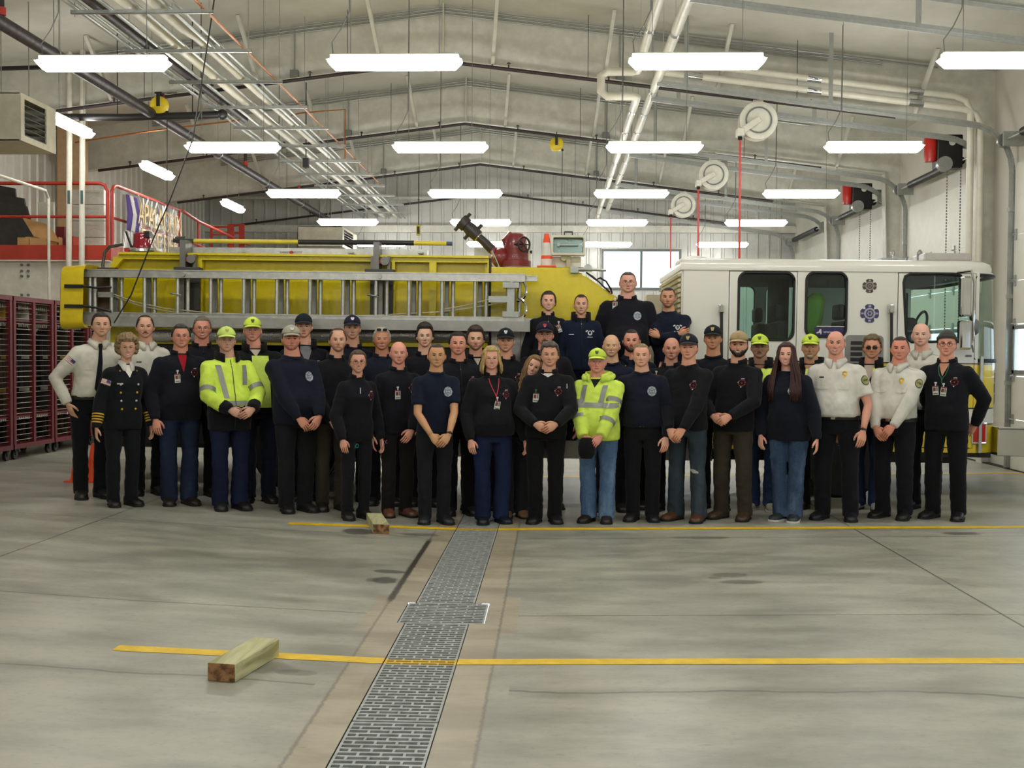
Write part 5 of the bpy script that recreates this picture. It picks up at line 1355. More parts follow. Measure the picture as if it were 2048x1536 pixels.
mb = MB(); mb.box(tp(198, 600, -.3)[0], tp(226, 600, -.3)[0], -.33, -.28, (zb1 + zt0_) / 2 - .03, (zb1 + zt0_) / 2 + .03); mb.obj('pawl_lock', M_galv, lad, smooth=0)
for k, P in enumerate(([(226, 588), (270, 604), (330, 617), (420, 626), (560, 630)], [(226, 592), (280, 612), (350, 625), (460, 629)], [(880, 620), (930, 611), (985, 597), (1000, 594)], [(860, 626), (940, 616), (1000, 606), (1010, 610)], [(640, 632), (760, 630), (870, 624), (930, 615)])):
    mb = MB(); mb.tube([(*[tp(px_, py_, -.24)[0]], -.24 + .012 * k, tp(px_, py_, -.24)[1]) for px_, py_ in P], .008, 6); mb.obj('halyard_rope', plain('rope_tan', '#b9b08f', .8), lad)
mb = MB(); q = tp(368, 549, -.3); mb.lathe([(.0, -.36), (.03, -.36), (.03, -.3)], (q[0], 0, q[1]), (0, 1, 0), 10); q = tp(760, 553, -.3); mb.lathe([(.0, -.36), (.03, -.36), (.03, -.3)], (q[0], 0, q[1]), (0, 1, 0), 10); mb.obj('wing_bolt', M_galv, lad)
for px_, py_ in ((353, 588), (745, 591)):
    q = tp(px_, py_, -.3); mb = MB(); mb.tube([(q[0] - .05, -.37, q[1] + .005), (q[0] + .07, -.36, q[1] - .015)], .011, 8); mb.obj('pin_handle', M_chrome, lad)
# yellow cover over the ladder end
cov = truck_thing('ladder_end_cover', 'yellow padded vinyl cover strapped over the left end of the ladder', 'cover')
q0, q1 = tp(118, 656, -.5), tp(166, 529, -.5)
mb = MB(); rings = []
xs_ = [q0[0], q0[0] + .015, q1[0] - .05, q1[0]]
for i, xx in enumerate(xs_):
    ins = .02 if i in (0,) else 0
    P = rrect(-.50 + ins, -.02 - ins, q0[1] + ins, q1[1] - ins, .10, 6)
    rings.append([(xx, u + .02 * math.sin(3 * v), v + (.015 * math.sin(4 * u + xx * 8))) for u, v in P])
P = rrect(-.46, -.06, q0[1] + .04, q1[1] - .04, .08, 6); rings.append([(q1[0] - .02, u, v) for u, v in P]); rings.append([(q0[0] + .05, u, v) for u, v in P])
mb.loft(rings, cap=True); mb.obj('vinyl_sleeve', plain('yellow_vinyl', '#dcc01a', .45, bump=.3, bscale=9), cov, smooth=50)
mb = MB(); q2 = tp(200, 540, -.02); mb.box(q1[0] - .05, q1[0] + .2, -.1, .0, q0[1] + .1, q1[1] - .0); mb.obj('back_plate', plain('brown_plate', '#5b4632', .7), cov, smooth=0)
for py_, k in ((572, 1), (612, -1)):
    z_ = tp(130, py_, -.5)[1]
    mb = MB(); mb.box(tp(131, 0, -.5)[0], q1[0] + .002, -.516, -.505, z_ - .022, z_ + .018); mb.tube([(q1[0], -.51, z_), (q1[0] + .1, -.40, z_ - .01), (q1[0] + .26, -.35, z_ + (0 if k > 0 else -.05))], .014, 6); mb.obj('strap', M_black, cov)
# pike pole
pk = truck_thing('pike_pole', 'yellow and black pike pole lying along the top of the yellow body', 'pole')
q = lambda px, py: (tp(px, py, .2)[0], .2, tp(px, py, .2)[1])
mb = MB(); mb.tube([q(388, 482), q(597, 484)], .026, 12, 0); mb.tube([q(597, 484), q(828, 486)], .029, 12, 1); mb.tube([q(828, 486), q(893, 487)], .026, 12, 0); mb.tube([q(893, 487), q(905, 487.5)], .024, 10, 2)
mb.obj('shaft', [plain('pole_yellow', '#d9c437', .4), M_black, plain('blue_grip', '#3c4a6e', .5)], pk)
mb = MB(); mb.tube([q(347, 481), q(390, 482)], .026, 10); mb.tube([q(352, 480), q(372, 479)], .04, 8); mb.tube([q(360, 480), q(362, 497)], .02, 6); mb.obj('hook_head', plain('iron_grey', '#4a4844', .5, .5), pk)
# stacked orange cones on the deck
p = TW(tp(1093, 534, .3)[0], .3, tp(1093, 534, .3)[1] - .02)
t = thing('traffic_cone', 'orange and white striped cone standing on the yellow truck deck', 'traffic cone', p)
mb = MB(); H_ = .40
mb.lathe([(.07, -.05), (.066, .11)], (0, 0, 0), (0, 0, 1), 22, 1, False); mb.lathe([(.066, .11), (.062, .15)], (0, 0, 0), (0, 0, 1), 22, 0, False); mb.lathe([(.062, .15), (.045, .30)], (0, 0, 0), (0, 0, 1), 22, 1, False); mb.lathe([(.045, .30), (.03, .39), (.024, .405), (0, .405)], (0, 0, 0), (0, 0, 1), 22, 0, False)
mb.obj('body', [M_orange, plain('cone_white', '#dcd8d0', .5)], t)
mb = MB(); mb.box(-.11, .11, -.11, .11, .015, .03); mb.obj('base', M_orange, t, smooth=0)
# ================================================================ PEOPLE
SKIN = {}
def skin_mat(c):
    if c in SKIN: return SKIN[c]
    b = C(c); b = (min(.9, b[0] * 1.18), b[1] * 1.31, b[2] * 1.34); a = MAT('skin', b, .5)
    f = a.noise(9, 3, .6).ramp(.35, .7)
    a.base(a.mix(f, b, (min(1, b[0] * 1.06), b[1] * .91, b[2] * .90)))
    a.p.inputs['Subsurface Weight'].default_value = .0
    a.p.inputs['Specular IOR Level'].default_value = .35
    SKIN[c] = a.m; return a.m
HAIRM = {}
def hair_mat(c):
    if c in HAIRM: return HAIRM[c]
    b = C(c); a = MAT('hair', b, .55)
    f = a.noise(60, 3, .6, stretch=(1, 1, .12)).ramp(.3, .7)
    a.base(a.mix(f, tuple(x * .7 for x in b), tuple(min(1, x * 1.3) for x in b))); a.bump(f, .5, .006)
    HAIRM[c] = a.m; return a.m
M_eye = plain('eye_white', '#cfc8c0', .3, var=0); M_iris = plain('iris', '#2c211b', .2, var=0); M_teeth = plain('teeth', '#e6e0d2', .3, var=0)
M_lip = {k: plain('lips_' + k, c, .45, var=0) for k, c in (('a', '#a8675a'), ('b', '#b56a62'))}
M_goldt = plain('gold_thread', '#d1a428', .5); M_redt = plain('red_thread', '#7c2428', .7); M_wht = plain('white_thread', '#d9dadd', .7)
M_seal = plain('seal_print', '#a9b4bd', .8); M_sealdk = plain('seal_dark', '#262a38', .8)
M_idcard = plain('id_card', '#d9dbd2', .35); M_idphoto = plain('id_photo', '#7c2f33', .4); M_idgrey = plain('id_print', '#6c7a6c', .5)
M_silver = plain('silver_tape', '#8f918b', .35, .15)
M_flagr = plain('flag_red', '#c07a68', .8); M_flagb = plain('flag_blue', '#45456e', .8)
M_badge = plain('gold_badge', '#c9a032', .3, .6); M_patch = plain('patch_olive', '#a5a36a', .8); M_patchd = plain('patch_dark', '#4c523f', .8)
M_greenc = plain('green_cord', '#1f6b45', .6); M_steelw = plain('watch_dark', '#20201f', .3)
M_collar_w = None

def sm(a, b, x):
    t = np.clip((x - a) / (b - a), 0, 1); return t * t * (3 - 2 * t)
NA, NR = 56, 46
_u = np.linspace(-1, 1, NA, endpoint=False)
_AZ = np.pi * (.5 * _u + .5 * _u ** 3)
_EL = np.radians(np.linspace(-84, 84, NR))
AZ, EL = np.meshgrid(_AZ, _EL)
def head_points(p):
    """rows bottom to top x azimuths (0 = face); local metres, origin between the eyes' level and the skull centre, face to -Y"""
    fat, wid, fem, jaw = p.get('fat', .3), p.get('wid', 1.0), p.get('fem', 0), p.get('jaw', 0.0)
    dx, dy, dz = np.sin(AZ) * np.cos(EL), -np.cos(AZ) * np.cos(EL), np.sin(EL)
    a_ = .0835 * wid; b_ = np.where(dy < 0, .092, .102); c_ = np.where(dz > 0, .118, .121)
    r = ((np.abs(dx) / a_) ** 2.25 + (np.abs(dy) / b_) ** 2.25 + (np.abs(dz) / c_) ** 2.25) ** (-1 / 2.25)
    x, y, z = dx * r, dy * r, dz * r
    fr = sm(.0, .6, np.cos(AZ))                       # front half weight
    t = np.clip(-z / .121, 0, 1)
    x = x * (1 - (.30 + .05 * fem - .14 * fat - .1 * jaw) * sm(.25, 1.0, t) ** 1.0)
    x = x * (1 + .06 * fat * np.exp(-((z + .05) / .035) ** 2))
    y = y - .030 * fr * sm(.35, .9, t) + .018 * (1 - fr) * -1 * 0
    y = np.where((dy > 0) & (z < -.03), y * (1 - .45 * sm(.25, .9, t)), y)
    y = y + .006 * fr * sm(.05, .10, z)                # sloping forehead
    g = lambda cx, cz, sx, sz: np.exp(-((np.abs(x) - cx) / sx) ** 2 - ((z - cz) / sz) ** 2)
    ramp = sm(.012, -.036, z) * (1 - sm(-.043, -.055, z))
    ns = p.get('nose', 1.0)
    front = (dy < 0)
    d = .023 * ns * np.exp(-(x / .0105) ** 2) * ramp + .008 * np.exp(-(x / .008) ** 2) * sm(.025, .0, z) * (1 - sm(-.03, -.05, z))
    d = d + .008 * g(.0125, -.043, .0065, .008) - .0085 * g(.031, -.001, .015, .011) + (.0055 - .003 * fem) * g(.026, .021, .02, .008)
    d = d + (.004 + .004 * fat) * g(.042, -.032, .02, .018) + .0055 * np.exp(-(x / .021) ** 2 - ((z + .069) / .011) ** 2) - .0035 * np.exp(-(x / .02) ** 2 - ((z + .084) / .006) ** 2)
    d = d + .008 * np.exp(-(x / .017) ** 2 - ((z + .104) / .013) ** 2) - .002 * np.exp(-(x / .022) ** 2 - ((z + .069) / .0025) ** 2)
    y = y - np.where(front, d, 0)
    return x, y, z
def grid_faces(mask=None, inv=False):
    F = []
    for j in range(NR - 1):
        for i in range(NA):
            k = (i + 1) % NA
            if mask is None or (mask[j, i] and mask[j, k] and mask[j + 1, i] and mask[j + 1, k]):
                F.append((j * NA + i, j * NA + k, (j + 1) * NA + k, (j + 1) * NA + i))
    return F
HN = np.array([[noise.noise(Vector((math.sin(a) * 3, math.cos(a) * 3, e * 3))) for a in _AZ] for e in _EL])
HN2 = np.array([[noise.noise(Vector((math.sin(a) * 9, math.cos(a) * 9, e * 6))) for a in _AZ] for e in _EL])

def vox(mb, size, smooth=4, wr=.005, seed=0, k=.6):
    me = bpy.data.meshes.new('t'); me.from_pydata(mb.V, [], mb.F)
    fix_normals(me)
    o = bpy.data.objects.new('t', me); COL.objects.link(o)
    m = o.modifiers.new('r', 'REMESH'); m.mode = 'VOXEL'; m.voxel_size = size
    s = o.modifiers.new('s', 'SMOOTH'); s.iterations = smooth; s.factor = k
    out = bpy.data.meshes.new_from_object(o.evaluated_get(bpy.context.evaluated_depsgraph_get()))
    bpy.data.objects.remove(o); bpy.data.meshes.remove(me)
    if wr:
        sv = Vector((seed * 7.3, seed * 3.1, 0))
        n = len(out.vertices)
        co = np.empty(n * 3, np.float32); out.vertices.foreach_get('co', co); co = co.reshape(-1, 3)
        no = np.empty(n * 3, np.float32); out.vertex_normals.foreach_get('vector', no); no = no.reshape(-1, 3)
        d = np.array([.8 * noise.noise(Vector((c[0] * 9, c[1] * 9, c[2] * 5.5)) + sv) + 1.1 * (.28 - abs(noise.noise(Vector((c[0] * 8 + c[2] * 7, c[1] * 8, c[2] * 10 - c[0] * 5)) + sv))) + .35 * noise.noise(Vector((c[0] * 24 + c[2] * 9, c[1] * 24, c[2] * 20)) + sv) for c in co.tolist()])
        co += no * (d * wr)[:, None]
        out.vertices.foreach_set('co', co.ravel()); out.update()
    return out
def ik(S_, T_, l1, l2, hint):
    d = T_ - S_; L = min(d.length, (l1 + l2) * .995)
    d.normalize(); T_ = S_ + d * L
    a = (l1 * l1 - l2 * l2 + L * L) / (2 * L); h = math.sqrt(max(l1 * l1 - a * a, 0))
    u = hint - d * hint.dot(d)
    u.normalize()
    return S_ + d * a + u * h, T_
def hand(mb, W, d, n, lat, m=0, s=1.0, curl=.35, spread=1.0):
    """palm and five fingers; d fingers' way, n the way the palm faces, lat the thumb's side"""
    d = d.normalized(); n = (n - d * n.dot(d)).normalized(); lat = (lat - d * lat.dot(d) - n * lat.dot(n)).normalized()
    rings = []
    for f, a_, b_ in ((-.012, .026, .02), (.012, .03, .0185), (.04, .039, .0165), (.07, .043, .0145), (.088, .042, .0125), (.094, .036, .008)):
        c = W + d * f * s
        rings.append([c + lat * (a_ * s * math.cos(t)) + n * (b_ * s * math.sin(t)) for t in np.linspace(0, 2 * math.pi, 12, endpoint=False)])
    mb.loft(rings, m)
    for k, (o, L, r) in enumerate(((.031, .070, .0088), (.0105, .079, .0092), (-.0105, .073, .0088), (-.030, .057, .0078))):
        P = [W + d * .075 * s + lat * o * s * spread]; dd = d.copy(); cv = curl * (1 + .18 * k)
        P.append(P[0] + d * .02 * s)
        for q, fr in enumerate((.45, .31, .24)):
            ang = cv * (.55, 1.0, .8)[q]
            dd = (dd * math.cos(ang) + n * math.sin(ang)).normalized()
            n2 = (n - dd * n.dot(dd))
            P.append(P[-1] + dd * L * fr * s)
        mb.tube(P, [r * s, r * s, r * .98 * s, r * .9 * s, r * .7 * s], 7, m)
        mb.sphere(P[-1], r * .7 * s, 7, 5, m)
    P = [W + d * .02 * s + lat * .022 * s]; t1 = (d * .62 + lat * .68 + n * .38).normalized(); t2 = (d * .86 + lat * .32 + n * .4).normalized(); t3 = (d * .95 + n * .35).normalized()
    P += [P[0] + t1 * .035 * s]; P += [P[-1] + t2 * .032 * s]; P += [P[-1] + t3 * .026 * s]
    mb.tube(P, [.0155 * s, .0125 * s, .0105 * s, .0082 * s], 8, m); mb.sphere(P[-1], .0082 * s, 7, 5, m)

POSE = {   # wrist target (across, front, up as fractions of height), elbow hint, hand (finger way, palm way, thumb way), curl; across > 0 is the outside of that arm
    'down':   ((.150, -.030, .470), (.5, .8, .1), (.03, -.15, -1), (-1, -.1, 0), (0, -1, 0), .35),
    'front':  ((.118, -.075, .480), (.7, .6, 0), (-.1, -.25, -1), (-.5, .9, 0), (-.6, -.3, 0), .5),
    'clasp':  ((.040, -.125, .500), (1, .5, 0), (-.72, -.12, -.68), (0, 1, -.1), (-.3, -.1, .6), .55),
    'claspo': ((.052, -.150, .502), (1, .5, 0), (-.72, -.05, -.66), (0, 1, -.1), (-.3, -.1, .6), .65),
    'belly':  ((.050, -.140, .560), (1, .5, -.1), (-.85, -.12, -.35), (0, 1, -.1), (0, -.1, 1), .6),
    'bellyo': ((.058, -.170, .563), (1, .5, -.1), (-.85, -.05, -.4), (0, 1, -.1), (0, -.1, 1), .7),
    'pocket': ((.120, -.030, .515), (1, .5, 0), (-.45, .15, -1), (-1, .3, 0), (0, -1, 0), .2),
    'back':   ((.065, .120, .500), (1, .4, .1), (-.8, .1, -.5), (0, 1, 0), (0, 0, 1), .4),
    'crossu': ((-.060, -.135, .690), (.9, -.1, -.6), (-.9, .15, .25), (0, 1, .2), (0, -.2, 1), 1.1),
    'crosso': ((-.055, -.165, .675), (.9, -.1, -.6), (-.8, .1, .5), (0, 1, 0), (0, .2, 1), .95),
}
EYEK = 0.0
def person(label, hx, top, Y, bx=None, yaw=0, face=None, tilt=0, pitch=0, base=None, sex='m', w=1.0, belly=.2, skin='#c58f76', hair='#2a211c', style='short', poseL='down', poseR='down',
           topc='#14151f', toptype='fleece', trouser='#13141b', shoe='#1a1917', cap=None, capmark=None, glasses=None, smile=.5, beard=None, head=None, marks=(), capin=.022, vox_=.0125, stance=.085, hem=None, H=None, lean=0, under=None, jean=None, tuck=False, legk=0.0, step=0.0):
    head = dict(head or {})
    if bx is None: bx = hx
    if base is None: Y = 10.92 + (Y - 10.6) * .9
    s_ = FPX / Y
    P0 = at(bx, 900, Y); zb = floor_z(P0.x) if base is None else base
    ztop = at(hx, top, Y).z
    H = H or (ztop - (capin if cap else .008) - zb)
    fem = 1.0 if sex == 'f' else 0.0
    head.setdefault('fem', fem)
    hs = .98 * (.55 + .45 * H / 1.78) * (1.0 - .03 * fem)
    cd = math.degrees(math.atan2(-P0.x, Y)) * -1 * -1
    face = (cd + yaw * .25) if face is None else cd + face
    yaw = cd + yaw * 1.0
    ya = math.radians(yaw)
    root = thing('person', label, 'person', (P0.x, Y, zb), 'people posing for the group photo', ya)
    R = Matrix.Rotation(ya, 3, 'Z')
    off = R.inverted() @ Vector(((hx - bx) / s_, 0, 0))
    def ax(z):   # spine line
        f = min(max((z / H - .5) / .5, 0), 1); return Vector((off.x * f, off.y * f, 0))
    u = H
    sk = skin_mat(skin); hm = hair_mat(hair)
    # ---------------- head frame
    eye_z = H - .118 * hs
    piv = ax(H * .86) + Vector((0, .012, H * .86))
    fa = math.radians(face - yaw)
    HR = Matrix.Rotation(fa, 3, 'Z') @ Matrix.Rotation(math.radians(tilt), 3, 'Y') @ Matrix.Rotation(math.radians(pitch), 3, 'X')
    hc = ax(H) + Vector((0, -.012, eye_z))
    HO = piv + HR @ (hc - piv)
    def hp(x, y, z): return HO + HR @ Vector((x * hs, y * hs, z * hs))
    X, Yy, Z = head_points(head)
    HV = [hp(a, b, c) for a, b, c in zip(X.ravel(), Yy.ravel(), Z.ravel())]
    hbv = BVHTree.FromPolygons([Vector((a, b, c)) for a, b, c in zip(X.ravel(), Yy.ravel(), Z.ravel())], grid_faces())
    def fy(x, z):
        h = hbv.ray_cast(Vector((x, -.5, z)), Vector((0, 1, 0)))
        return h[0].y if h[0] is not None else -.06
    mb = MB()     # body: 0 skin 1 eye white 2 iris 3 brow 4 lips 5 teeth
    F = grid_faces()
    nb = len(HV)
    F += [tuple(range(NA - 1, -1, -1)), tuple(range((NR - 1) * NA, NR * NA))]
    mb.add(HV, F, 0)
    for s in (-1, 1):   # ears
        e = [hp(s * (.080 * head.get('wid', 1) + .004), .012 + .0, -.012)]
        mb.sphere(e[0], (.011 * hs, .019 * hs, .031 * hs), 10, 8, 0, HR @ Matrix.Rotation(s * .45, 3, 'Z') @ Matrix.Rotation(-.15, 3, 'X'))
        ex = s * .031; ez = -.001
        yy = fy(ex, ez)
        op = head.get('eye', .0058)
        mb.sphere(hp(ex, yy + .0035, ez), (.0135 * hs, .0075 * hs, op * hs), 10, 8, 1, HR)
        mb.sphere(hp(ex - s * .0 + head.get('look', 0) * .003, yy - .0035, ez + .0002), (.0058 * hs, .003 * hs, min(op, .0055) * hs), 8, 6, 2, HR)
        lid = [(ex + q * .0155, ez + op * (1.15 - .9 * q * q)) for q in (-1, -.5, 0, .5, 1)]
        mb.tube([hp(a, fy(a, b) - .002, b) for a, b in lid], .0021 * hs, 5, 2 if fem else 3)
        br = [(ex + s * q * .020, .0185 + .0045 * (1 - (q - .35) ** 2) + .001 * q) for q in (-.8, -.3, .2, .7, 1)]
        mb.tube([hp(a, fy(a, b) - .001, b) for a, b in br], [.0028 * hs, .0036 * hs, .0036 * hs, .003 * hs, .0014 * hs], 5, 3)
        mb.sphere(hp(s * .007, fy(s * .007, -.05) + .001, -.0495), (.0035 * hs, .003 * hs, .002 * hs), 6, 4, 2, HR)
    mw = .022 + .006 * smile
    mz = -.0695
    cur = lambda q: mz + .007 * smile * q * q
    opn = .0 if smile < .75 else .0042 * smile
    for sgn, rr in ((1, .0034), (-1, .0042)):
        pts = [(q * mw, cur(q) + sgn * (.0022 + opn) * (1 - q * q)) for q in (-1, -.66, -.33, 0, .33, .66, 1)]
        mb.tube([hp(a, fy(a, b) - .0012, b) for a, b in pts], [.0012 * hs] + [rr * hs] * 5 + [.0012 * hs], 6, 4)
    if opn:
        rows = []
        for v in (-1, 1): rows.append([hp(q * mw * .88, fy(q * mw * .88, cur(q)) - .003, cur(q) + v * opn * (1.05 - q * q)) for q in np.linspace(-1, 1, 9)])
        mb.grid(rows, 5)
    # neck and torso core
    nr = (.0635 - .010 * fem) * (H / 1.78) * (1 + .17 * head.get('fat', .3))
    def ring(c, a_, b_, n=20): return [c + Vector((a_ * math.cos(t), b_ * math.sin(t), 0)) for t in np.linspace(0, 2 * math.pi, n, endpoint=False)]
    nk0 = HO + HR @ Vector((0, .012, -.055 * hs))
    sw = (.103 - .009 * fem) * u * w
    mb.loft([ring(nk0, nr * .92, nr * .98), ring((nk0 + ax(.86 * H) + Vector((0, .006, .86 * H))) / 2, nr * .95, nr), ring(ax(.845 * H) + Vector((0, .012, .845 * H)), nr * 1.08, nr * 1.08), ring(ax(.80 * H) + Vector((0, .012, .80 * H)), sw * .7, .045 * u), ring(ax(.7 * H) + Vector((0, 0, .7 * H)), sw * .8, .055 * u), ring(Vector((0, 0, .55 * H)), .075 * u, .055 * u), ring(Vector((0, 0, .5 * H)), .07 * u, .05 * u)], 0)
    # ---------------- arms
    arms = {}
    bare = toptype in ('tee',)
    for sgn, pn in ((-1, poseL), (1, poseR)):
        wt, eh, hd, hn, hl, cv = POSE[pn] if isinstance(pn, str) else pn
        Sx = ax(.8 * H) + Vector((sgn * sw * .90, .008, .778 * H))
        bz = belly * .05 if wt[1] < -.1 else 0
        T_ = Vector((sgn * wt[0] * u * (1 + (w - 1) * .8), (wt[1] - bz) * u, wt[2] * u)) + ax(wt[2] * H) * .7
        if pn in ('down', 'pocket', 'front'): T_.x += sgn * .02 * belly * u
        E, T_ = ik(Sx, T_, .172 * u, .152 * u, Vector((sgn * eh[0], eh[1], eh[2])))
        fl = lambda v: Vector((sgn * v[0], v[1], v[2]))
        arms[sgn] = (Sx, E, T_)
        mb.tube([Sx, Sx.lerp(E, .5), E, E.lerp(T_, .35), E.lerp(T_, .75), T_], [.028 * u, .027 * u, .0225 * u, .0225 * u, .017 * u, .0148 * u], 12, 0)
        hand(mb, T_, fl(hd) * .8 + (T_ - E).normalized() * .35, fl(hn), fl(hl), 0, (.99 - .08 * fem) * H / 1.78, cv)
    # legs (inside the trousers)
    hipx = .052 * u
    feet = {}
    for sgn in (-1, 1):
        fx = sgn * stance * u * .62; fyv = (-step if sgn > 0 else step) * .5
        feet[sgn] = Vector((fx, fyv + .0, 0))
        mb.tube([Vector((sgn * hipx, 0, .52 * u)), Vector((sgn * hipx * .5 + fx * .5, fyv * .5 - .01, .285 * u)), Vector((fx, fyv + .01, .05 * u))], [.045 * u, .03 * u, .02 * u], 10, 0)
    body = mb.obj('body', [sk, M_eye, M_iris, hm if style != 'bald' else hair_mat(hair), M_lip['b' if fem else 'a'], M_teeth], root, smooth=180)
    if beard:
        A = np.abs(np.degrees(AZ))
        kind, bc = beard
        if kind == 'stubble': bc = '#' + ''.join('%02x' % int(.28 * int(bc[i:i + 2], 16) + .72 * int(skin[i:i + 2], 16)) for i in (1, 3, 5))
        if kind == 'full': msk = (A < 92) & (Z < np.interp(A, [0, 16, 24, 40, 70, 92], [-.078, -.078, -.052, -.05, -.025, .0])) & (Z > -.118); th = .009
        elif kind == 'goatee': msk = (np.abs(X) < .034) & (A < 60) & (Z < np.where(np.abs(X) < .021, -.08, -.052)) & (Z > -.121); th = .009
        elif kind == 'stubble': msk = (A < 88) & (Z < np.interp(A, [0, 16, 24, 40, 70, 88], [-.08, -.08, -.056, -.054, -.03, -.01])) & (Z > -.118); th = .0022
        else: msk = np.zeros_like(Z, bool); th = 0
        bb = MB()
        if msk.any():
            inner = msk.copy()
            for sh in (1, -1): inner &= np.roll(msk, sh, 1)
            inner[1:] &= msk[:-1]; inner[:-1] &= msk[1:]
            T = np.where(inner, th * (1 + .5 * HN2), .0006)
            Nn = np.stack([X, Yy, Z * .6], -1); Nn /= np.linalg.norm(Nn, axis=-1, keepdims=True)
            Q = (np.stack([X, Yy, Z], -1) + Nn * T[..., None]).reshape(-1, 3)
            F = grid_faces(msk); used = sorted({i for f in F for i in f}); ren = {o: i for i, o in enumerate(used)}
            bb.add([hp(*Q[i]) for i in used], [tuple(ren[i] for i in f) for f in F])
        if kind in ('full', 'goatee', 'moustache', 'stubble'):
            rr = .0062 if kind in ('moustache', 'goatee') else .0045
            if kind == 'stubble': rr = .003
            pts = [(q * .030, -.0575 - .012 * abs(q) ** 1.6) for q in (-1, -.6, -.2, .2, .6, 1)]
            bb.tube([hp(a, fy(a, b) - .0015, b) for a, b in pts], [.002 * hs, rr * .8 * hs, rr * hs, rr * hs, rr * .8 * hs, .002 * hs], 7, 0)
        bb.obj('beard' if kind != 'moustache' else 'moustache', hair_mat(bc), root, smooth=180)
    # ---------------- headwear
    if cap and cap != 'beanie':
        cm = fabric(cap, name='cap_cloth'); cb = MB()
        z0 = .052
        rows = []
        for k in range(9):
            e = math.pi / 2 * k / 8.6
            rows.append([hp(math.sin(a) * (.0935 * head.get('wid', 1)) * math.cos(e) ** .8, -math.cos(a) * (.108 if abs(a) > 1.2 else .106) * math.cos(e) ** .75 + .002, z0 - .012 * (1 - math.cos(a)) * .5 + .088 * math.sin(e) * (1.0 + .06 * math.cos(a))) for a in np.linspace(-math.pi, math.pi, 40, endpoint=False)])
        cb.loft(rows)
        crown = cb.obj('cap', cm, root, smooth=180)
        bm_ = MB(); rows = []
        for f in np.linspace(0, 1, 6):
            row = []
            for q in np.linspace(-1, 1, 17):
                a = q * 1.12
                bx_, by_ = math.sin(a) * .0925, -math.cos(a) * .105
                ext = .072 * math.sqrt(max(0, 1 - (q * .96) ** 2)) ** .9
                row.append(hp(bx_ * (1 - .02 * f), by_ - ext * f, z0 + .002 - .020 * q * q - .018 * f * (1 - .2 * q * q) + .002))
            rows.append(row)
        bm_.grid(rows)
        bo = bm_.obj('brim', cm, crown, smooth=180); md = bo.modifiers.new('s', 'SOLIDIFY'); md.thickness = .004; md.offset = 0
        if capmark:
            cmb = MB()
            cy = lambda x, z: -(.106 * math.sqrt(max(.0, 1 - (x / .0935) ** 2))) * max(.0, math.cos(math.asin(min(1, (z - z0) / .093)))) ** .75 - .003
            def dab(x, z, wx, wz, m): cmb.grid([[hp(x + i * wx / 2, cy(x + i * wx / 2, z + j * wz / 2) - .001, z + j * wz / 2) for i in (-1, 0, 1)] for j in (-1, 0, 1)], m)
            c0 = capmark
            dab(0, z0 + .042, .02, .02, 0); dab(-.012, z0 + .047, .01, .014, 0); dab(.012, z0 + .047, .01, .014, 0); dab(0, z0 + .030, .022, .006, 1); dab(0, z0 + .058, .036, .006, 0)
            cmb.obj('cap_badge', [plain('cap_mark_' + c0[0].strip('#'), c0[0], .6), plain('cap_mark_' + c0[1].strip('#'), c0[1], .6)], crown, smooth=0)
    elif cap == 'beanie':
        cb = MB(); rows = []
        for k in range(10):
            e = math.pi / 2 * k / 9.4
            rows.append([hp(math.sin(a) * .0945 * math.cos(e) ** .7 * (1 + .012 * math.sin(a * 24)), -math.cos(a) * .106 * math.cos(e) ** .7 + .012, .062 - .075 * (.5 - .5 * math.cos(a)) ** 1.2 + .085 * math.sin(e)) for a in np.linspace(-math.pi, math.pi, 72, endpoint=False)])
        cb.loft(rows)
        cb.loft([[hp(math.sin(a) * (.0965 + o_), -math.cos(a) * (.108 + o_) + .012, .060 - .075 * (.5 - .5 * math.cos(a)) ** 1.2 + dz) for a in np.linspace(-math.pi, math.pi, 48, endpoint=False)] for o_, dz in ((-.004, 0), (.002, 0), (.003, .03), (-.004, .034))], cap=False)
        cb.obj('knit_cap', fabric('#4d4c48', name='knit'), root, smooth=180)
    if glasses:
        kind, gc = glasses
        gb = MB(); gm = plain('frame_' + gc.strip('#'), gc, .3, .2)
        gz, rx_, rz_ = -.004, .0245, .0165
        if kind == 'head': gz = .098
        for s in (-1, 1):
            cx_ = s * .0325
            gy = min(fy(cx_, -.004), fy(s * .012, -.0)) - .010 if kind != 'head' else -.085
            P = []
            for t in np.linspace(0, 2 * math.pi, 19):
                c_, s2 = math.cos(t), math.sin(t)
                P.append((cx_ + rx_ * abs(c_) ** .7 * (1 if c_ > 0 else -1), gz + rz_ * abs(s2) ** .75 * (1 if s2 > 0 else -1)))
            P3 = [hp(a, gy + .25 * max(0, abs(a) - .03) ** 1 * .6, b) for a, b in P]
            gb.tube(P3, (.0020 if kind == 'thick' else .0012) * hs, 5, 0, cap=False)
            if kind in ('sun', 'head'): gb.add(P3[:-1], [tuple(range(18))], 1)
            gb.tube([hp(s * .058, gy + .012, gz + .004), hp(s * .085, -.03, gz + .006), hp(s * .0885, .01, gz)], .0013 * hs, 5, 0)
        gb.tube([hp(-.009, fy(.0, gz) - .004 if kind != 'head' else -.09, gz + .004), hp(.009, fy(.0, gz) - .004 if kind != 'head' else -.09, gz + .004)], .0014 * hs, 5, 0)
        gb.obj('sunglasses' if kind in ('sun', 'head') else 'glasses', [gm, plain('dark_lens', '#1c1615', .08, var=0)], root, smooth=60)
    # ---------------- upper garment
    hz = hem or (.562 if tuck else .475)
    long_ = toptype not in ('tee',)
    puff = {'hivis': .011, 'coat': .010, 'fleece': .006, 'shirt': .004, 'tee': .003, 'sweat': .006, 'dress': .006}[toptype]
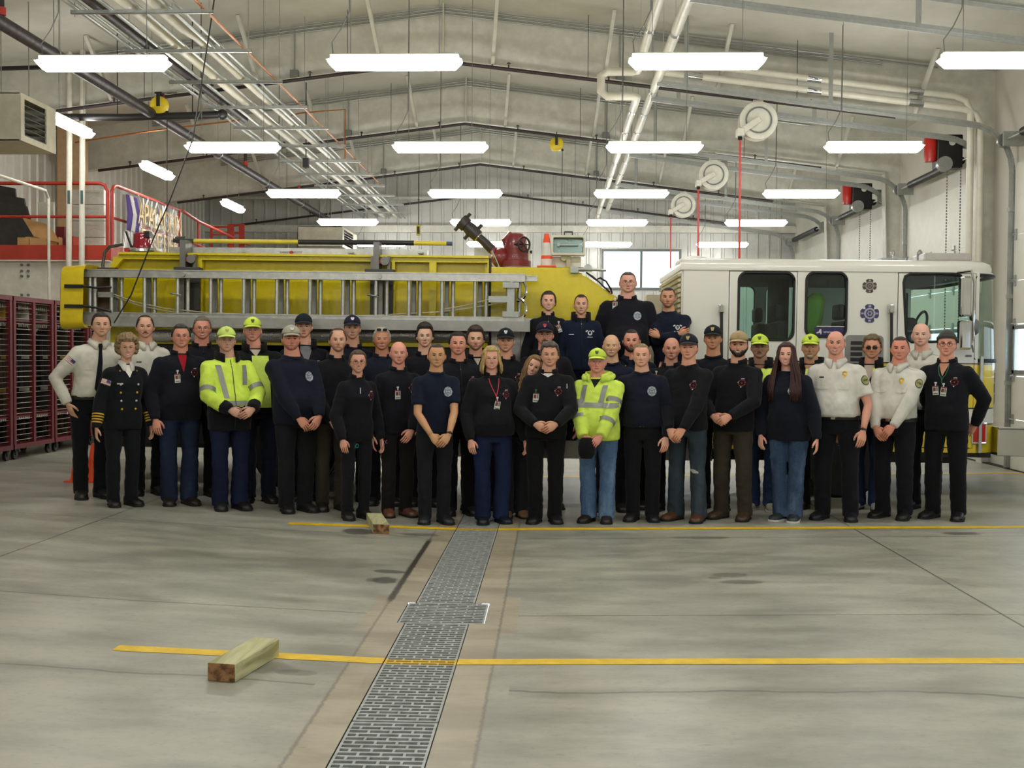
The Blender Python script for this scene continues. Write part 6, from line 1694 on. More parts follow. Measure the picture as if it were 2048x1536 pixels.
    def trow(zf, a_, f_, b_):
        bl = math.exp(-((zf - .585) / .085) ** 2) * belly
        bu = fem * .014 * math.exp(-((zf - .725) / .035) ** 2)
        ww = 1 + (w - 1) * (.9 if zf > .6 else 1.0)
        a2 = (a_ - (.006 * fem if zf > .6 else -.003 * fem)) * ww * u + bl * .014 * u + puff; f2 = (f_ + bl * .062 + bu) * u * (1 + (w - 1) * .6) + puff; b2 = b_ * u * (1 + (w - 1) * .6) + puff
        c = ax(zf * H) + Vector((0, .008, zf * H)); R_ = []
        for t in np.linspace(0, 2 * math.pi, 28, endpoint=False):
            cc, s2 = math.cos(t), math.sin(t)
            R_.append(c + Vector((a2 * abs(cc) ** .85 * (1 if cc > 0 else -1), (b2 if s2 > 0 else f2) * abs(s2) ** .9 * (1 if s2 > 0 else -1), 0)))
        return R_
    prof = [(.44, .099, .070, .074), (.48, .1005, .073, .078), (.52, .099, .074, .078), (.57, .094, .072, .070), (.62, .092, .071, .066), (.68, .098, .073, .069), (.73, .102, .073, .070), (.765, .101, .068, .068), (.79, .093, .060, .062), (.806, .078, .050, .055), (.822, .060, .043, .049), (.833, .049, .040, .045), (.842, .043, .037, .042)]
    rows = [trow(*p) for p in prof if p[0] > hz + .015]
    p_ = [np.interp(hz, [q[0] for q in prof], [q[i] for q in prof]) for i in range(4)]
    rows = [trow(*p_)] + rows
    if tuck: rows = [trow(hz - .014, p_[1] * .98, p_[2] * .95, p_[3] * .95)] + rows
    tb = MB(); tb.loft(rows)
    for sgn in (-1, 1):
        Sx, E, T_ = arms[sgn]
        k = 1 + (w - 1) * .8
        r0, r1, r2 = (.0405 * u * k + puff, .0335 * u * k + puff, .0225 * u + puff)
        inn = Sx + Vector((-sgn * .05 * u, 0, .012 * u))
        if long_ and toptype != 'elbow':
            end = T_ + (T_ - E).normalized() * .002
            if toptype == 'hivis': r2 += .008
            tb.tube([inn, Sx, Sx.lerp(E, .5), E, E.lerp(end, .5), end], [.044 * u, r0, (r0 + r1) / 2, r1, (r1 + r2) / 2 + .003, r2], 14)
        else:
            q = Sx.lerp(E, .74)
            tb.tube([inn, Sx, Sx.lerp(E, .4), q], [.042 * u, r0, r0 * .96, r0 * .93], 14)
        tb.sphere(Sx, (r0, r0, r0), 12, 8)
    tm = vox(tb, vox_, 5, {'hivis': .009, 'shirt': .006}.get(toptype, .0065), hx)
    tcol = fabric(topc) if toptype not in ('shirt',) else fabric(topc, name='shirt_cloth', weave=300, bump=.1)
    top_name = {'fleece': 'jacket', 'hivis': 'hi_vis_jacket', 'coat': 'jacket', 'shirt': 'uniform_shirt', 'tee': 't_shirt', 'sweat': 'sweatshirt', 'dress': 'dress_jacket'}[toptype]
    mats = [tcol, fabric('#15151a')]
    for m_ in mats: tm.materials.append(m_)
    if toptype in ('hivis',) and under != 'all':
        for p in tm.polygons:
            c = p.center
            lowz = (.575 if under is None else under) * H
            dark = c.z < lowz and all((c - arms[s][2]).length > .0 for s in (-1, 1)) and min((c - arms[s][1].lerp(arms[s][2], min(1, max(0, (c - arms[s][1]).dot(arms[s][2] - arms[s][1]) / (arms[s][2] - arms[s][1]).length_squared)))).length for s in (-1, 1)) > .075
            for s in (-1, 1):
                ab = arms[s][2] - arms[s][1]; tt = (c - arms[s][1]).dot(ab) / ab.length_squared
                if tt > .70 and (c - arms[s][1] - ab * tt).length < .095: dark = True
            if dark: p.material_index = 1
    tm.polygons.foreach_set('use_smooth', [True] * len(tm.polygons))
    tm.name = top_name
    to = bpy.data.objects.new(top_name, tm); COL.objects.link(to); to.parent = root
    bv = BVHTree.FromPolygons([v.co for v in tm.vertices], [tuple(p.vertices) for p in tm.polygons])
    # ---------------- hair
    if style:
        hl_top = {'short': .074, 'buzz': .078, 'recede': .093, 'bald': 9, 'thin': .088, 'tall': .076, 'curly': .062, 'bob': .070, 'long': .074, 'wavy': .076, 'tied': .076, 'parted': .072}[style]
        A = np.abs(np.degrees(AZ))
        front_hl = hl_top
        temple = {'recede': 34, 'thin': 40}.get(style, 46 if not fem else 44)
        line = np.where(A < temple, front_hl, np.interp(A, [temple, temple + 18, 80, 98, 112, 180], [front_hl, .035, -.012 if not fem else -.03, -.02 if not fem else -.05, -.062, -.085]))
        if style == 'bald': line = np.where(A < 82, 9, np.interp(A, [82, 100, 112, 180], [.0, -.015, -.06, -.082]))
        msk = Z > line
        if style == 'bald': msk &= Z < .055 - .02 * HN
        if style == 'recede': msk &= ~((A < 60) & (Z > .085) & (Z < .098))
        th = {'short': .013, 'buzz': .005, 'recede': .009, 'bald': .005, 'thin': .007, 'tall': .018, 'curly': .034, 'bob': .02, 'long': .017, 'wavy': .018, 'tied': .013, 'parted': .018}[style]
        T = np.full_like(Z, th) * (1 + .25 * HN + .16 * HN2)
        if style == 'tall': T = T + .022 * sm(.06, .11, Z) * (np.cos(AZ) * .5 + .6)
        if style == 'curly': T = T * (1 + .5 * HN2) + .01 * sm(.0, .1, Z); T = np.where((A > 50) & (Z < .02), T * 1.0, T)
        if style == 'parted': T = T + .01 * sm(.05, .1, Z) * (1 - .6 * np.exp(-((X + .03) / .012) ** 2))
        if cap: T = np.minimum(T, .007)
        # thickness falls to just under the skin on the border
        inner = msk.copy()
        for sh in (1, -1): inner &= np.roll(msk, sh, 1)
        inner[1:] &= msk[:-1]; inner[:-1] &= msk[1:]
        T = np.where(inner, T, -.002)
        N = np.stack([X / .0775 ** 2, Yy / .1 ** 2, Z / .118 ** 2], -1); N /= np.linalg.norm(N, axis=-1, keepdims=True)
        Q = np.stack([X, Yy, Z], -1) + N * T[..., None]
        hb = MB()
        F = grid_faces(msk)
        if msk[-1].all(): F.append(tuple(range((NR - 1) * NA, NR * NA)))
        used = sorted({i for f in F for i in f}); ren = {o: i for i, o in enumerate(used)}
        Qf = Q.reshape(-1, 3)
        hb.add([hp(*Qf[i]) for i in used], [tuple(ren[i] for i in f) for f in F])
        rg = random.Random(hx)
        if style in ('bob', 'long', 'wavy', 'tied', 'curly'):
            n, zlow, rad = {'bob': (80, -.135, .0115), 'long': (120, -.46, .0125), 'wavy': (100, -.36, .0125), 'tied': (20, -.06, .009), 'curly': (90, -.03, .016)}[style]
            for k in range(n):
                if style == 'curly':
                    a = math.radians(rg.uniform(-180, 180)); zz = rg.uniform(-.05, .115)
                    if abs(math.degrees(a)) < 58 and zz < .062: continue
                    rr = math.sqrt(max(0, 1 - (zz / .125) ** 2)); p = Vector((math.sin(a) * .093 * rr, -math.cos(a) * .108 * rr, zz * 1.12 + .004))
                    q = Vector((rg.uniform(-1, 1), rg.uniform(-1, 1), rg.uniform(-1, 1))).normalized() * .018
                    hb.tube([hp(*(p - q)), hp(*(p * 1.1)), hp(*(p + q))], [.007 * hs, rad * hs, .006 * hs], 6); continue
                s = -1 if k % 2 else 1
                a0 = 48 if style != 'tied' else 62
                a = math.radians(s * (rg.uniform(a0, 178) if rg.random() < .4 or style not in ('long', 'wavy') else rg.uniform(a0, 105))); spx = rg.uniform(0, .055 if s < 0 else .08) if style in ('long', 'wavy') else 0
                r0 = 1.03; pts = []
                for q in range(9):
                    f = q / 8
                    if f < .42:
                        e = math.radians(80 - 80 * f / .42)
                        x_ = math.sin(a) * .091 * math.cos(e); y_ = -math.cos(a) * .106 * math.cos(e); z_ = .128 * math.sin(e)
                    else:
                        g_ = (f - .42) / .58
                        fl = 1 + (.28 if style == 'bob' else .12) * math.sin(g_ * math.pi * .62)
                        wv = (.012 * math.sin(g_ * 15 + k) if style == 'wavy' else .003 * math.sin(g_ * 7 + k)) * (1 if g_ > .1 else 0)
                        x_ = math.sin(a) * (.092 * fl) + wv + s * (.01 * g_ + spx * min(1, g_ * 1.6)) * (1 if style in ('long', 'wavy') else 0); y_ = -math.cos(a) * (.106 * (1 - .12 * g_)) + wv
                        if style in ('long', 'wavy') and abs(math.degrees(a)) < 100: y_ -= .055 * g_
                        z_ = (zlow + rg.uniform(-.03, .03)) * g_
                        if style == 'tied': x_ *= 1 - .45 * g_; y_ += .06 * g_
                        if style == 'bob' and g_ > .85: x_ *= .97
                    pts.append((x_, y_, z_))
                if style in ('long', 'wavy'):
                    P3 = [hp(*p) if i < 4 else (lambda v: Vector((v.x, v.y, v.z)))(HO + Vector((p[0] * hs, p[1] * hs, p[2] * hs)) + (HR @ Vector((0, 0, -.02)) - Vector((0, 0, -.02)))) for i, p in enumerate(pts)]
                    for i in range(3, 9):
                        v = P3[i]
                        if v.z < .86 * H:
                            front_ = math.cos(a) > -.15
                            dd = Vector((0, 1 if front_ else -1, 0)); h_ = bv.ray_cast(Vector((v.x, -1.0 if front_ else 1.0, v.z)), dd)
                            if h_[0] is not None: v.y = min(v.y, h_[0].y - .014 - .006 * rg.random()) if front_ else max(v.y, h_[0].y + .012)
                else: P3 = [hp(*p) for p in pts]
                hb.tube(P3, [rad * hs * (.4 if i in (0,) else (.45 if i == 8 else 1)) for i in range(9)], 6, flat=.55)
            if style == 'tied': hb.sphere(hp(0, .118, -.0), (.035, .04, .04), 10, 8)
        hb.obj('hair', hm, root, smooth=180)
    # ---------------- conforming trim on the garment
    def cast(o, d, lift=.003):
        h = bv.ray_cast(Vector(o), Vector(d))
        return (h[0] - Vector(d) * lift) if h[0] is not None else None
    def fr(x, z, lift=.003):
        a_ = ax(z); p = cast((a_.x + x, -1.0, z), (0, 1, 0), lift)
        return p if p is not None else Vector((a_.x + x, -.1, z))
    def fgrid(m, pts_rows, mi=0, lift=.003): m.grid([[fr(x, z, lift) for x, z in r] for r in pts_rows], mi)
    def fdisc(m, x, z, r, mi, lift=.003, n=20, ry=None, scal=0):
        ry = ry or r
        rings = [[fr(x + r * f * (1 + scal * abs(math.cos(4 * t))) * math.cos(t), z + ry * f * (1 + scal * abs(math.cos(4 * t))) * math.sin(t), lift) for t in np.linspace(0, 2 * math.pi, n, endpoint=False)] for f in (.08, .55, 1)]
        m.loft(rings, mi, cap=False)
    def frect(m, x, z, wx, wz, mi=0, lift=.003, rot=0.0, n=3):
        c_, s2 = math.cos(rot), math.sin(rot)
        m.grid([[fr(x + (i * wx / 2) * c_ - (j * wz / 2) * s2, z + (i * wx / 2) * s2 + (j * wz / 2) * c_, lift) for i in np.linspace(-1, 1, n)] for j in np.linspace(-1, 1, n)], mi)
    def armring(sgn, seg, t0, t1, r, m, mi=0):
        Sx, E, T_ = arms[sgn]; p, q = (Sx, E) if seg == 0 else (E, T_)
        d = (q - p).normalized(); l = d.orthogonal().normalized(); v = d.cross(l)
        rows = []
        for t in (t0, (t0 + t1) / 2, t1):
            c = p.lerp(q, t); row = []
            for a in np.linspace(0, 2 * math.pi, 22, endpoint=False):
                dr = l * math.cos(a) + v * math.sin(a)
                h = bv.ray_cast(c + dr * r * 1.5, -dr)
                row.append(h[0] + dr * .004 if h[0] is not None and r * .55 < (h[0] - c).length < r * 1.3 else c + dr * r)
            rows.append(row)
        m.loft(rows, mi, cap=False)
    cz = .79 * H
    for mk in marks:
        k = mk[0]; a = mk[1:]
        if k in ('collar', 'hood', 'watch', 'shears'): continue
        m = MB()
        if k == 'cross':      # embroidered maltese emblem, red and white stitches
            x, z = (.062 * u, .735 * H)
            for t in range(8):
                th = math.pi / 4 * t + .2; frect(m, x + .030 * math.cos(th), z + .030 * math.sin(th), .017, .010, 0, .003, th + math.pi / 2)
            frect(m, x, z, .014, .016, 0, .003, .4); frect(m, x + .006, z + .042, .03, .006, 1); fdisc(m, x - .006, z - .04, .006, 1, n=8); frect(m, x - .034, z + .006, .006, .012, 1)
            m.obj('emblem', [M_redt, M_wht], to, smooth=0)
        elif k == 'seal':     # pale round department seal
            x, z = (.058 * u, .735 * H); r = .042
            fdisc(m, x, z, r, 0, .003, 32, r * 1.12, .05); fdisc(m, x, z, r * .66, 1, .0042, 20); fdisc(m, x, z, r * .56, 0, .005, 20); frect(m, x, z, .010, .034, 1, .006, .7); frect(m, x, z, .010, .034, 1, .006, -.7); fdisc(m, x, z, .009, 0, .007, 8)
            for t in range(6):
                th = math.pi / 3 * t + .5; fdisc(m, x + r * .82 * math.cos(th), z + r * .9 * math.sin(th), .0045, 1, .0045, 6)
            m.obj('emblem', [M_seal, M_sealdk], to, smooth=0)
        elif k == 'axes':     # white crossed-axes crest
            x, z = (.058 * u, .735 * H)
            fdisc(m, x, z, .026, 0, .003, 16); fdisc(m, x, z + .006, .014, 1, .004, 12); frect(m, x, z - .008, .02, .006, 1, .004); frect(m, x - .036, z + .022, .026, .014, 0, .003, .5); frect(m, x + .036, z + .022, .026, .014, 0, .003, -.5); frect(m, x, z - .045, .06, .006, 0)
            m.obj('emblem', [M_wht, M_sealdk], to, smooth=0)
            if a: m2 = MB(); frect(m2, -.07 * u, .725 * H, .055, .008, 0); m2.obj('name_stitching', M_wht, to, smooth=0)
        elif k == 'id':       # clip-on photo card
            sx, zf = a[0], a[1]; c = fr(sx * u, zf * H, .012)
            rot = Matrix.Rotation(a[2] if len(a) > 2 else 0, 3, 'Y')
            def crd(x0, x1, z0, z1, y0, y1, mi): m.box(c.x + x0, c.x + x1, c.y + y0, c.y + y1, c.z + z0, c.z + z1, mi, rot, c)
            crd(-.028, .028, -.045, .045, -.002, .002, 0); crd(-.022, .004, -.008, .028, -.004, -.002, 1); crd(.009, .024, -.008, .03, -.004, -.002, 2); crd(-.022, .022, -.036, -.026, -.004, -.002, 2); crd(-.028, .028, .034, .045, -.004, -.002, 1)
            bd = m.obj('id_badge', [M_idcard, M_idphoto, M_idgrey], root, smooth=0)
            m2 = MB(); m2.box(c.x - .005, c.x + .005, c.y - .004, c.y + .004, c.z + .044, c.z + .07); m2.box(c.x - .01, c.x + .01, c.y - .006, c.y + .008, c.z + .066, c.z + .082); m2.obj('clip', M_greenc if len(a) > 3 else M_wht, bd, smooth=0)
        elif k == 'lanyard':
            mt = plain('lanyard_' + a[0].strip('#'), a[0], .7); zl = a[1] * H
            for s in (-1, 1):
                pts = [(s * .05, .824 * H), (s * .045, .80 * H), (s * .03, .77 * H), (s * .012, zl + .03), (0, zl)]
                P3 = [fr(x, z, .006) for x, z in pts]; m.tube(P3, .005, 5, flat=.5)
            c = fr(0, zl, .01); m.tube([c, c + Vector((0, 0, -.03))], .005, 5); m.obj('lanyard', mt, root)
        elif k == 'bar':      # name bar
            frect(m, a[0] * u, a[1] * H, .05, .013, 0, .004); m.obj('name_bar', plain('bar_' + a[2].strip('#'), a[2], .3), to, smooth=0)
        elif k == 'pocket':
            for s in a[0]:
                x = s * .058 * u; z = .70 * H
                m3 = MB(); fgrid(m3, [[(x + i * .055, z + j) for i in np.linspace(-1, 1, 7)] for j in (.045, .02)] + [[(x + i * .055, z - .004 - .010 * (1 - abs(i))) for i in np.linspace(-1, 1, 7)]], 0, .006); o = m3.obj('pocket_flap', tcol, to, smooth=0); md = o.modifiers.new('s', 'SOLIDIFY'); md.thickness = .004
                m3 = MB(); fdisc(m3, x, z + .003, .006, 0, .009, 8); m3.obj('pocket_button', M_wht, to, smooth=0)
        elif k == 'placket':
            zs = np.linspace((.56 if tuck else .5) * H, .82 * H, 12)
            fgrid(m, [[(x, z) for x in (-.016, 0, .016)] for z in zs], 0, .004); o = m.obj('placket', tcol if not a else fabric(a[0]), to, smooth=180)
            m2 = MB()
            for z in zs[1::2]: fdisc(m2, 0, z, .005, 0, .0065, 8)
            m2.obj('button', M_wht if not a else M_dark, to, smooth=0)
        elif k == 'zip':
            zs = np.linspace((a[0] if a else .49) * H, .830 * H, 14); m.tube([fr(0, z, .004) for z in zs], .0035, 5); m.obj('zip', M_black, to)
            m2 = MB(); c = fr(0, .80 * H, .008); m2.box(c.x - .004, c.x + .004, c.y - .003, c.y, c.z - .02, c.z); m2.obj('zip_pull', M_chrome, to, smooth=0)
        elif k == 'vee':      # garment seen in the open neck
            d_, wd = a[1] * H, a[2] * u
            rows = [[(i * wd * f, .834 * H - d_ * (1 - f)) for i in np.linspace(-1, 1, 7)] for f in np.linspace(.04, 1, 7)]
            fgrid(m, rows, 0, .0035); m.obj('undershirt', fabric(a[0], name='undershirt'), root, smooth=180)
        elif k == 'tie':
            fgrid(m, [[(i * hw, z) for i in (-1, 0, 1)] for hw, z in ((.014, .836 * H), (.021, .824 * H), (.015, .808 * H), (.022, .74 * H), (.030, .64 * H), (.034, .595 * H), (.004, .572 * H))], 0, .016); o = m.obj('tie', fabric('#15161f', name='tie_silk'), root, smooth=180); md = o.modifiers.new('s', 'SOLIDIFY'); md.thickness = .005
        elif k == 'badge':
            x, z = a[0] * u, a[1] * H; P = [(-.02, .022), (0, .03), (.02, .022), (.024, .0), (.014, -.024), (0, -.034), (-.014, -.024), (-.024, .0)]
            m.add([fr(x, z, .008)] + [fr(x + q, z + v, .004) for q, v in P], [(0, i + 1, (i + 1) % 8 + 1) for i in range(8)], 0); fdisc(m, x, z + .002, .009, 1, .0095, 10); m.obj('gold_badge', [M_badge, M_wht], to, smooth=0)
        elif k in ('patch', 'flag'):
            sgn = a[0]; Sx, E, T_ = arms[sgn]; d = (E - Sx).normalized(); c = Sx.lerp(E, .30)
            out = Vector((sgn * .75, -.66, 0)) if k == 'patch' else Vector((sgn * .5, -.86, 0)); out = (out - d * out.dot(d)).normalized(); lt = d.cross(out).normalized()
            def ap(p_, q_, lift): 
                o = c + lt * p_ + d * q_ + out * .3; r_ = cast(o, -out, lift); return r_ if r_ is not None else c + out * .06
            if k == 'patch':
                for f0, mi, lf in ((1, 1, .003), (.82, 0, .0045)): m.loft([[ap(.042 * f0 * g_ * math.cos(t), .05 * f0 * g_ * math.sin(t), lf) for t in np.linspace(0, 2 * math.pi, 20, endpoint=False)] for g_ in (.1, 1)], mi, cap=False)
                for q in range(4): m.grid([[ap(-.02 + .013 * q + i * .004, -.012 + j * .02, .006) for i in (-1, 1)] for j in (0, 1)], 1)
                m.obj('shoulder_patch', [M_patch, M_patchd], to, smooth=0)
            else:
                fw, fh = .095, .055; lt2 = lt if (lt.x > 0) else -lt
                def fp(p_, q_, lf): o = c + lt2 * p_ + d * q_ + out * .3; r_ = cast(o, -out, lf); return r_ if r_ is not None else c + out * .06
                for q in range(7): m.grid([[fp(i * fw / 2, -fh / 2 + fh * (q + j) / 7, .003) for i in (-1, -.3, .3, 1)] for j in (0, 1)], 0 if q % 2 == 0 else 1)
                m.grid([[fp(fw * (.05 + .45 * i), -fh / 2 + fh * .55 * j, .0045) for i in (0, .5, 1)] for j in (0, 1)], 2)
                m.obj('flag_patch', [M_flagr, M_wht, M_flagb], to, smooth=0)
        elif k == 'cuff':
            for sgn in (-1, 1):
                m3 = MB(); armring(sgn, 1, .70, 1.0, .062, m3); m3.obj('cuff', fabric('#15151a'), to, smooth=180)
        elif k == 'goldcuff':
            for sgn in (-1, 1):
                for q in range(4):
                    m3 = MB(); armring(sgn, 1, .46 + .105 * q, .515 + .105 * q, .045, m3); m3.obj('gold_stripe', M_goldt, to, smooth=180)
        elif k == 'dbl':      # double breasted buttons
            for q in range(4):
                for s in (-1, 1):
                    m3 = MB(); x, z = s * (.052 - .004 * q) * u, (.72 - .048 * q) * H; c = fr(x, z, .004); m3.lathe([(.012, 0), (.010, .005), (0, .008)], c, (0, -1, 0), 10); m3.obj('button', M_badge if q % 2 else plain('silver_button', '#c9c5b8', .25, .6), to)
        elif k == 'pins':
            for x, z in a[0]: fdisc(m, x * u, z * H, .008, 0, .005, 8)
            m.obj('collar_pin', M_badge, to, smooth=0)
        elif k == 'pen':
            c = fr(a[0] * u, a[1] * H, .006); m.box(c.x - .004, c.x + .004, c.y - .004, c.y + .002, c.z - .035, c.z + .03); m.obj('pen', M_wht, root, smooth=0)
        elif k == 'lime':     # lime front panel of a dark hi-vis coat
            x0, x1, z0, z1 = a[0] * u, a[1] * u, a[2] * H, a[3] * H
            fgrid(m, [[(x0 + (x1 - x0) * i + (z - z0) * (a[4] if len(a) > 4 else 0), z) for i in np.linspace(0, 1, 7)] for z in np.linspace(z0, z1, 14)], 0, .007); o = m.obj('lime_panel', fabric('#cfe767', name='lime_cloth'), to, smooth=180)
        elif k == 'band':     # reflective tape: h = level ring on the front, v = down the chest, s = on the sleeve
            if a[0] == 'h':
                zf, wz = a[1] * H, .05; xs_ = np.linspace(-1, 1, 25) * (a[2] if len(a) > 2 else .125 * w) * u; rows = []
                for j in (-.5, 0, .5):
                    row = []
                    for x in xs_:
                        aa = ax(zf); p = cast((aa.x + x, -1, zf + j * wz), (0, 1, 0), .004); lim = -(.082 + .062 * belly) * u * w - .02
                        if p is not None and p.y < lim: p = Vector((p.x, lim + .018, p.z))
                        row.append(p if p is not None and p.y < .06 else Vector((aa.x + x * .97, .02, zf + j * wz)))
                    rows.append(row)
                m.grid(rows)
            elif a[0] == 'v':
                x0, z0, x1, z1 = a[1] * u, a[2] * H, a[3] * u, a[4] * H
                fgrid(m, [[(x0 + (x1 - x0) * f + i * .025, z0 + (z1 - z0) * f) for i in (-1, -.3, .3, 1)] for f in np.linspace(0, 1, 16)], 0, .005)
            else: armring(a[1], a[2], a[3], a[4], .075 if a[2] == 0 else .068, m)
            m.obj('reflective_band', M_silver, to, smooth=180)
        elif k == 'tear':
            pass
    # ---------------- collars
    ctype = {'fleece': 'stand', 'shirt': 'point', 'dress': 'lapel', 'hivis': 'wide', 'coat': 'wide', 'sweat': 'crew', 'tee': 'crew'}[toptype]
    if any(mk[0] == 'collar' for mk in marks): ctype = 'point'
    nb_ = ax(.836 * H) + Vector((0, .012, .845 * H))
    def cring(gap, z0, z1, r0, r1, mat, name, th=.006, par=root, drop=.022):
        m = MB(); rows = []
        for f, rr in ((0, r0), (.5, (r0 + r1) / 2), (1, r1)):
            row = []
            for t in np.linspace(gap, 2 * math.pi - gap, 30):
                fwd = math.cos(t)
                row.append(nb_ + Vector((-math.sin(t) * rr, -math.cos(t) * rr * 1.02, z0 + (z1 - z0) * f - drop * max(0, fwd) ** 2 + .012 * max(0, -fwd))))
            rows.append(row)
        m.grid(rows); o = m.obj(name, mat, par, smooth=180); md = o.modifiers.new('s', 'SOLIDIFY'); md.thickness = th; md.offset = 1
        return o
    if ctype == 'stand': cring(.48, -.012 * H / 1.78, .032, nr * 1.30, nr * 1.22, tcol, 'collar', .008)
    elif ctype == 'crew': cring(0.0, -.016, .006, nr * 1.30, nr * 1.12, tcol, 'neckband', .006)
    elif ctype == 'wide':
        hood = any(mk[0] == 'hood' for mk in marks)
        cring(.5, -.03, .055 if not hood else .05, nr * 1.6, nr * 1.55, fabric('#15151a') if not hood else tcol, 'collar', .016, drop=.035)
        if hood:
            m = MB(); m.tube([nb_ + Vector((math.sin(t) * nr * 2.0, math.cos(t) * nr * 1.75 + .02, .0 + .03 * math.cos(t))) for t in np.linspace(-2.5, 2.5, 22)], [.012] + [.030 + .004 * math.sin(3 * q) for q in range(20)] + [.012], 10); m.obj('hood', tcol, root)
    elif ctype in ('point', 'lapel'):
        cm_ = tcol if ctype == 'point' else fabric('#d9d6cf', name='shirt_cloth', weave=300)
        cring(.25, -.012, .030, nr * 1.24, nr * 1.14, cm_, 'collar_band', .005)
        for s in (-1, 1):
            m = MB(); P = []
            z = .836 * H
            top_ = [nb_ + Vector((s * math.sin(t) * nr * 1.2, -math.cos(t) * nr * 1.24, .028 - .02 * math.cos(t) ** 2)) for t in (.22, .7, 1.2, 1.8)]
            bot_ = [fr(s * .026, z - .062, .008), fr(s * .055, z - .058, .008), nb_ + Vector((s * nr * 1.55, -nr * .75, -.008)), nb_ + Vector((s * nr * 1.5, .02, .0))]
            m.grid([top_, [t.lerp(b, .5) + Vector((0, -.006, .004)) for t, b in zip(top_, bot_)], bot_]); o = m.obj('collar_flap', cm_, root, smooth=180); md = o.modifiers.new('s', 'SOLIDIFY'); md.thickness = .004
    if toptype == 'shirt' or ctype == 'point':   # shoulder straps
        for s in (-1, 1):
            m = MB(); rows = []
            for f in np.linspace(0, 1, 7):
                x = s * (.055 + (.098 * w - .055) * f) * u; row = []
                for j in (-.022, 0, .022):
                    a_ = ax(.82 * H); p = cast((a_.x + x, .008 + j, 2.4), (0, 0, -1), .005); row.append(p if p is not None else Vector((x, j, .82 * H)))
                rows.append(row)
            m.grid(rows); o = m.obj('shoulder_strap', tcol, to, smooth=180); md = o.modifiers.new('s', 'SOLIDIFY'); md.thickness = .004
    # ---------------- trousers and shoes
    tz = .59 if tuck else max(hz + .03, .53)
    pb = MB()
    def prow(zf, a_, f_, b_):
        bl = math.exp(-((zf - .57) / .07) ** 2) * belly; k = 1 + (w - 1) * .95
        return [Vector(((a_ * k + bl * .012) * u * math.cos(t), (b_ * (1 + (w - 1) * .6) if math.sin(t) > 0 else (f_ + bl * .05)) * u * math.sin(t) + .006, zf * H)) + ax(zf * H) * .6 for t in np.linspace(0, 2 * math.pi, 24, endpoint=False)]
    P = [(.46, .092, .062, .072), (.50, .0965, .066, .074), (.55, .094, .067, .068), (.60, .0905, .066, .064)]
    rows = [prow(*q) for q in P if q[0] < tz] + [prow(tz, *[np.interp(tz, [q[0] for q in P], [q[i] for q in P]) for i in (1, 2, 3)])]
    pb.loft(rows)
    lw = 1 + (w - 1) * .9 + legk
    for sgn in (-1, 1):
        ft = feet[sgn]
        hip = Vector((sgn * hipx * lw, .004, .505 * u)); kn = Vector((sgn * hipx * .55 * lw + ft.x * .5, ft.y * .5 - .012, .285 * u)); an = Vector((ft.x, ft.y + .012, .022 * u))
        wide = .008 if jean else .003
        pb.tube([hip, hip.lerp(kn, .35), hip.lerp(kn, .75), kn, kn.lerp(an, .35), kn.lerp(an, .8), an], [.051 * u * lw, .0495 * u * lw, .0435 * u * lw, .0395 * u * lw, (.0385 + wide * .4) * u * lw, (.034 + wide) * u * lw, (.0345 + wide) * u * lw], 16)
    pm = vox(pb, vox_ * 1.05, 4, .009, hx + 11)
    pcol = jeans(*jean) if jean else fabric(trouser, name='trouser_cloth')
    pm.materials.append(pcol); pm.polygons.foreach_set('use_smooth', [True] * len(pm.polygons)); pm.name = 'trousers'
    po = bpy.data.objects.new('trousers', pm); COL.objects.link(po); po.parent = root
    if tuck:
        m = MB(); zz = .546
        r_ = lambda zf, k_: [Vector((v.x * k_, (v.y - .006) * k_ + .006, v.z)) for v in prow(zf, .0965, .071, .069)]
        m.loft([r_(zz - .011, 1.02), r_(zz - .011, 1.045), r_(zz + .011, 1.045), r_(zz + .011, 1.02)], cap=False); bo = m.obj('belt', plain('belt_leather', '#1a1715', .5), root, smooth=50)
        fy_ = min(v.y for v in r_(zz, 1.055)); m = MB(); m.box(-.022 + ax(.57 * H).x * .6, .022 + ax(.546 * H).x * .6, fy_ - .006, fy_ + .004, zz * H - .017, zz * H + .017); m.obj('buckle', M_chrome, bo, smooth=0, bevel=.003)
    sc_, so_ = (shoe, '#12110f') if isinstance(shoe, str) else shoe
    for sgn in (-1, 1):
        ft = feet[sgn]; ta = sgn * .22
        Rf = Matrix.Rotation(ta, 3, 'Z'); L = .158 * u * (1 - .04 * fem); m = MB(); rings = []
        zf_ = 0.0
        if base is None: zf_ = floor_z(P0.x + (R @ ft).x) - zb
        for f, hw, hh in ((-.30, .018, .05), (-.27, .026, .058), (-.15, .031, .062), (0, .030, .062), (.18, .031, .046), (.38, .034, .034), (.55, .032, .027), (.66, .022, .020), (.70, .010, .014)):
            row = []
            for t in np.linspace(0, 2 * math.pi, 14, endpoint=False):
                x_ = hw * u * math.cos(t); z_ = max(0, hh * u * .5 * (1 + math.sin(t)) if math.sin(t) > -.4 else 0)
                row.append(Rf @ Vector((x_, -f * L, z_ + .012)) + ft + Vector((0, .012, zf_)))
            rings.append(row)
        m.loft(rings)
        so = m.obj('shoe', plain('shoe_' + sc_.strip('#'), sc_, .4, var=.2, scale=20), root, smooth=60)
        m = MB(); out = [(-.31, .0), (-.29, .02), (-.15, .031), (0, .029), (.2, .031), (.4, .0355), (.56, .033), (.67, .022), (.715, .0)]
        P = [(hw, f) for f, hw in out] + [(-hw, f) for f, hw in out[::-1][1:-1]]
        m.prism([(a_ * u * 1.04, -f * L * 1.01) for a_, f in P], lambda p_, q_, t: tuple(Rf @ Vector((p_, q_, t)) + ft + Vector((0, .012, zf_))), .001, .02); m.obj('sole', plain('sole_' + so_.strip('#'), so_, .7), so, smooth=0)
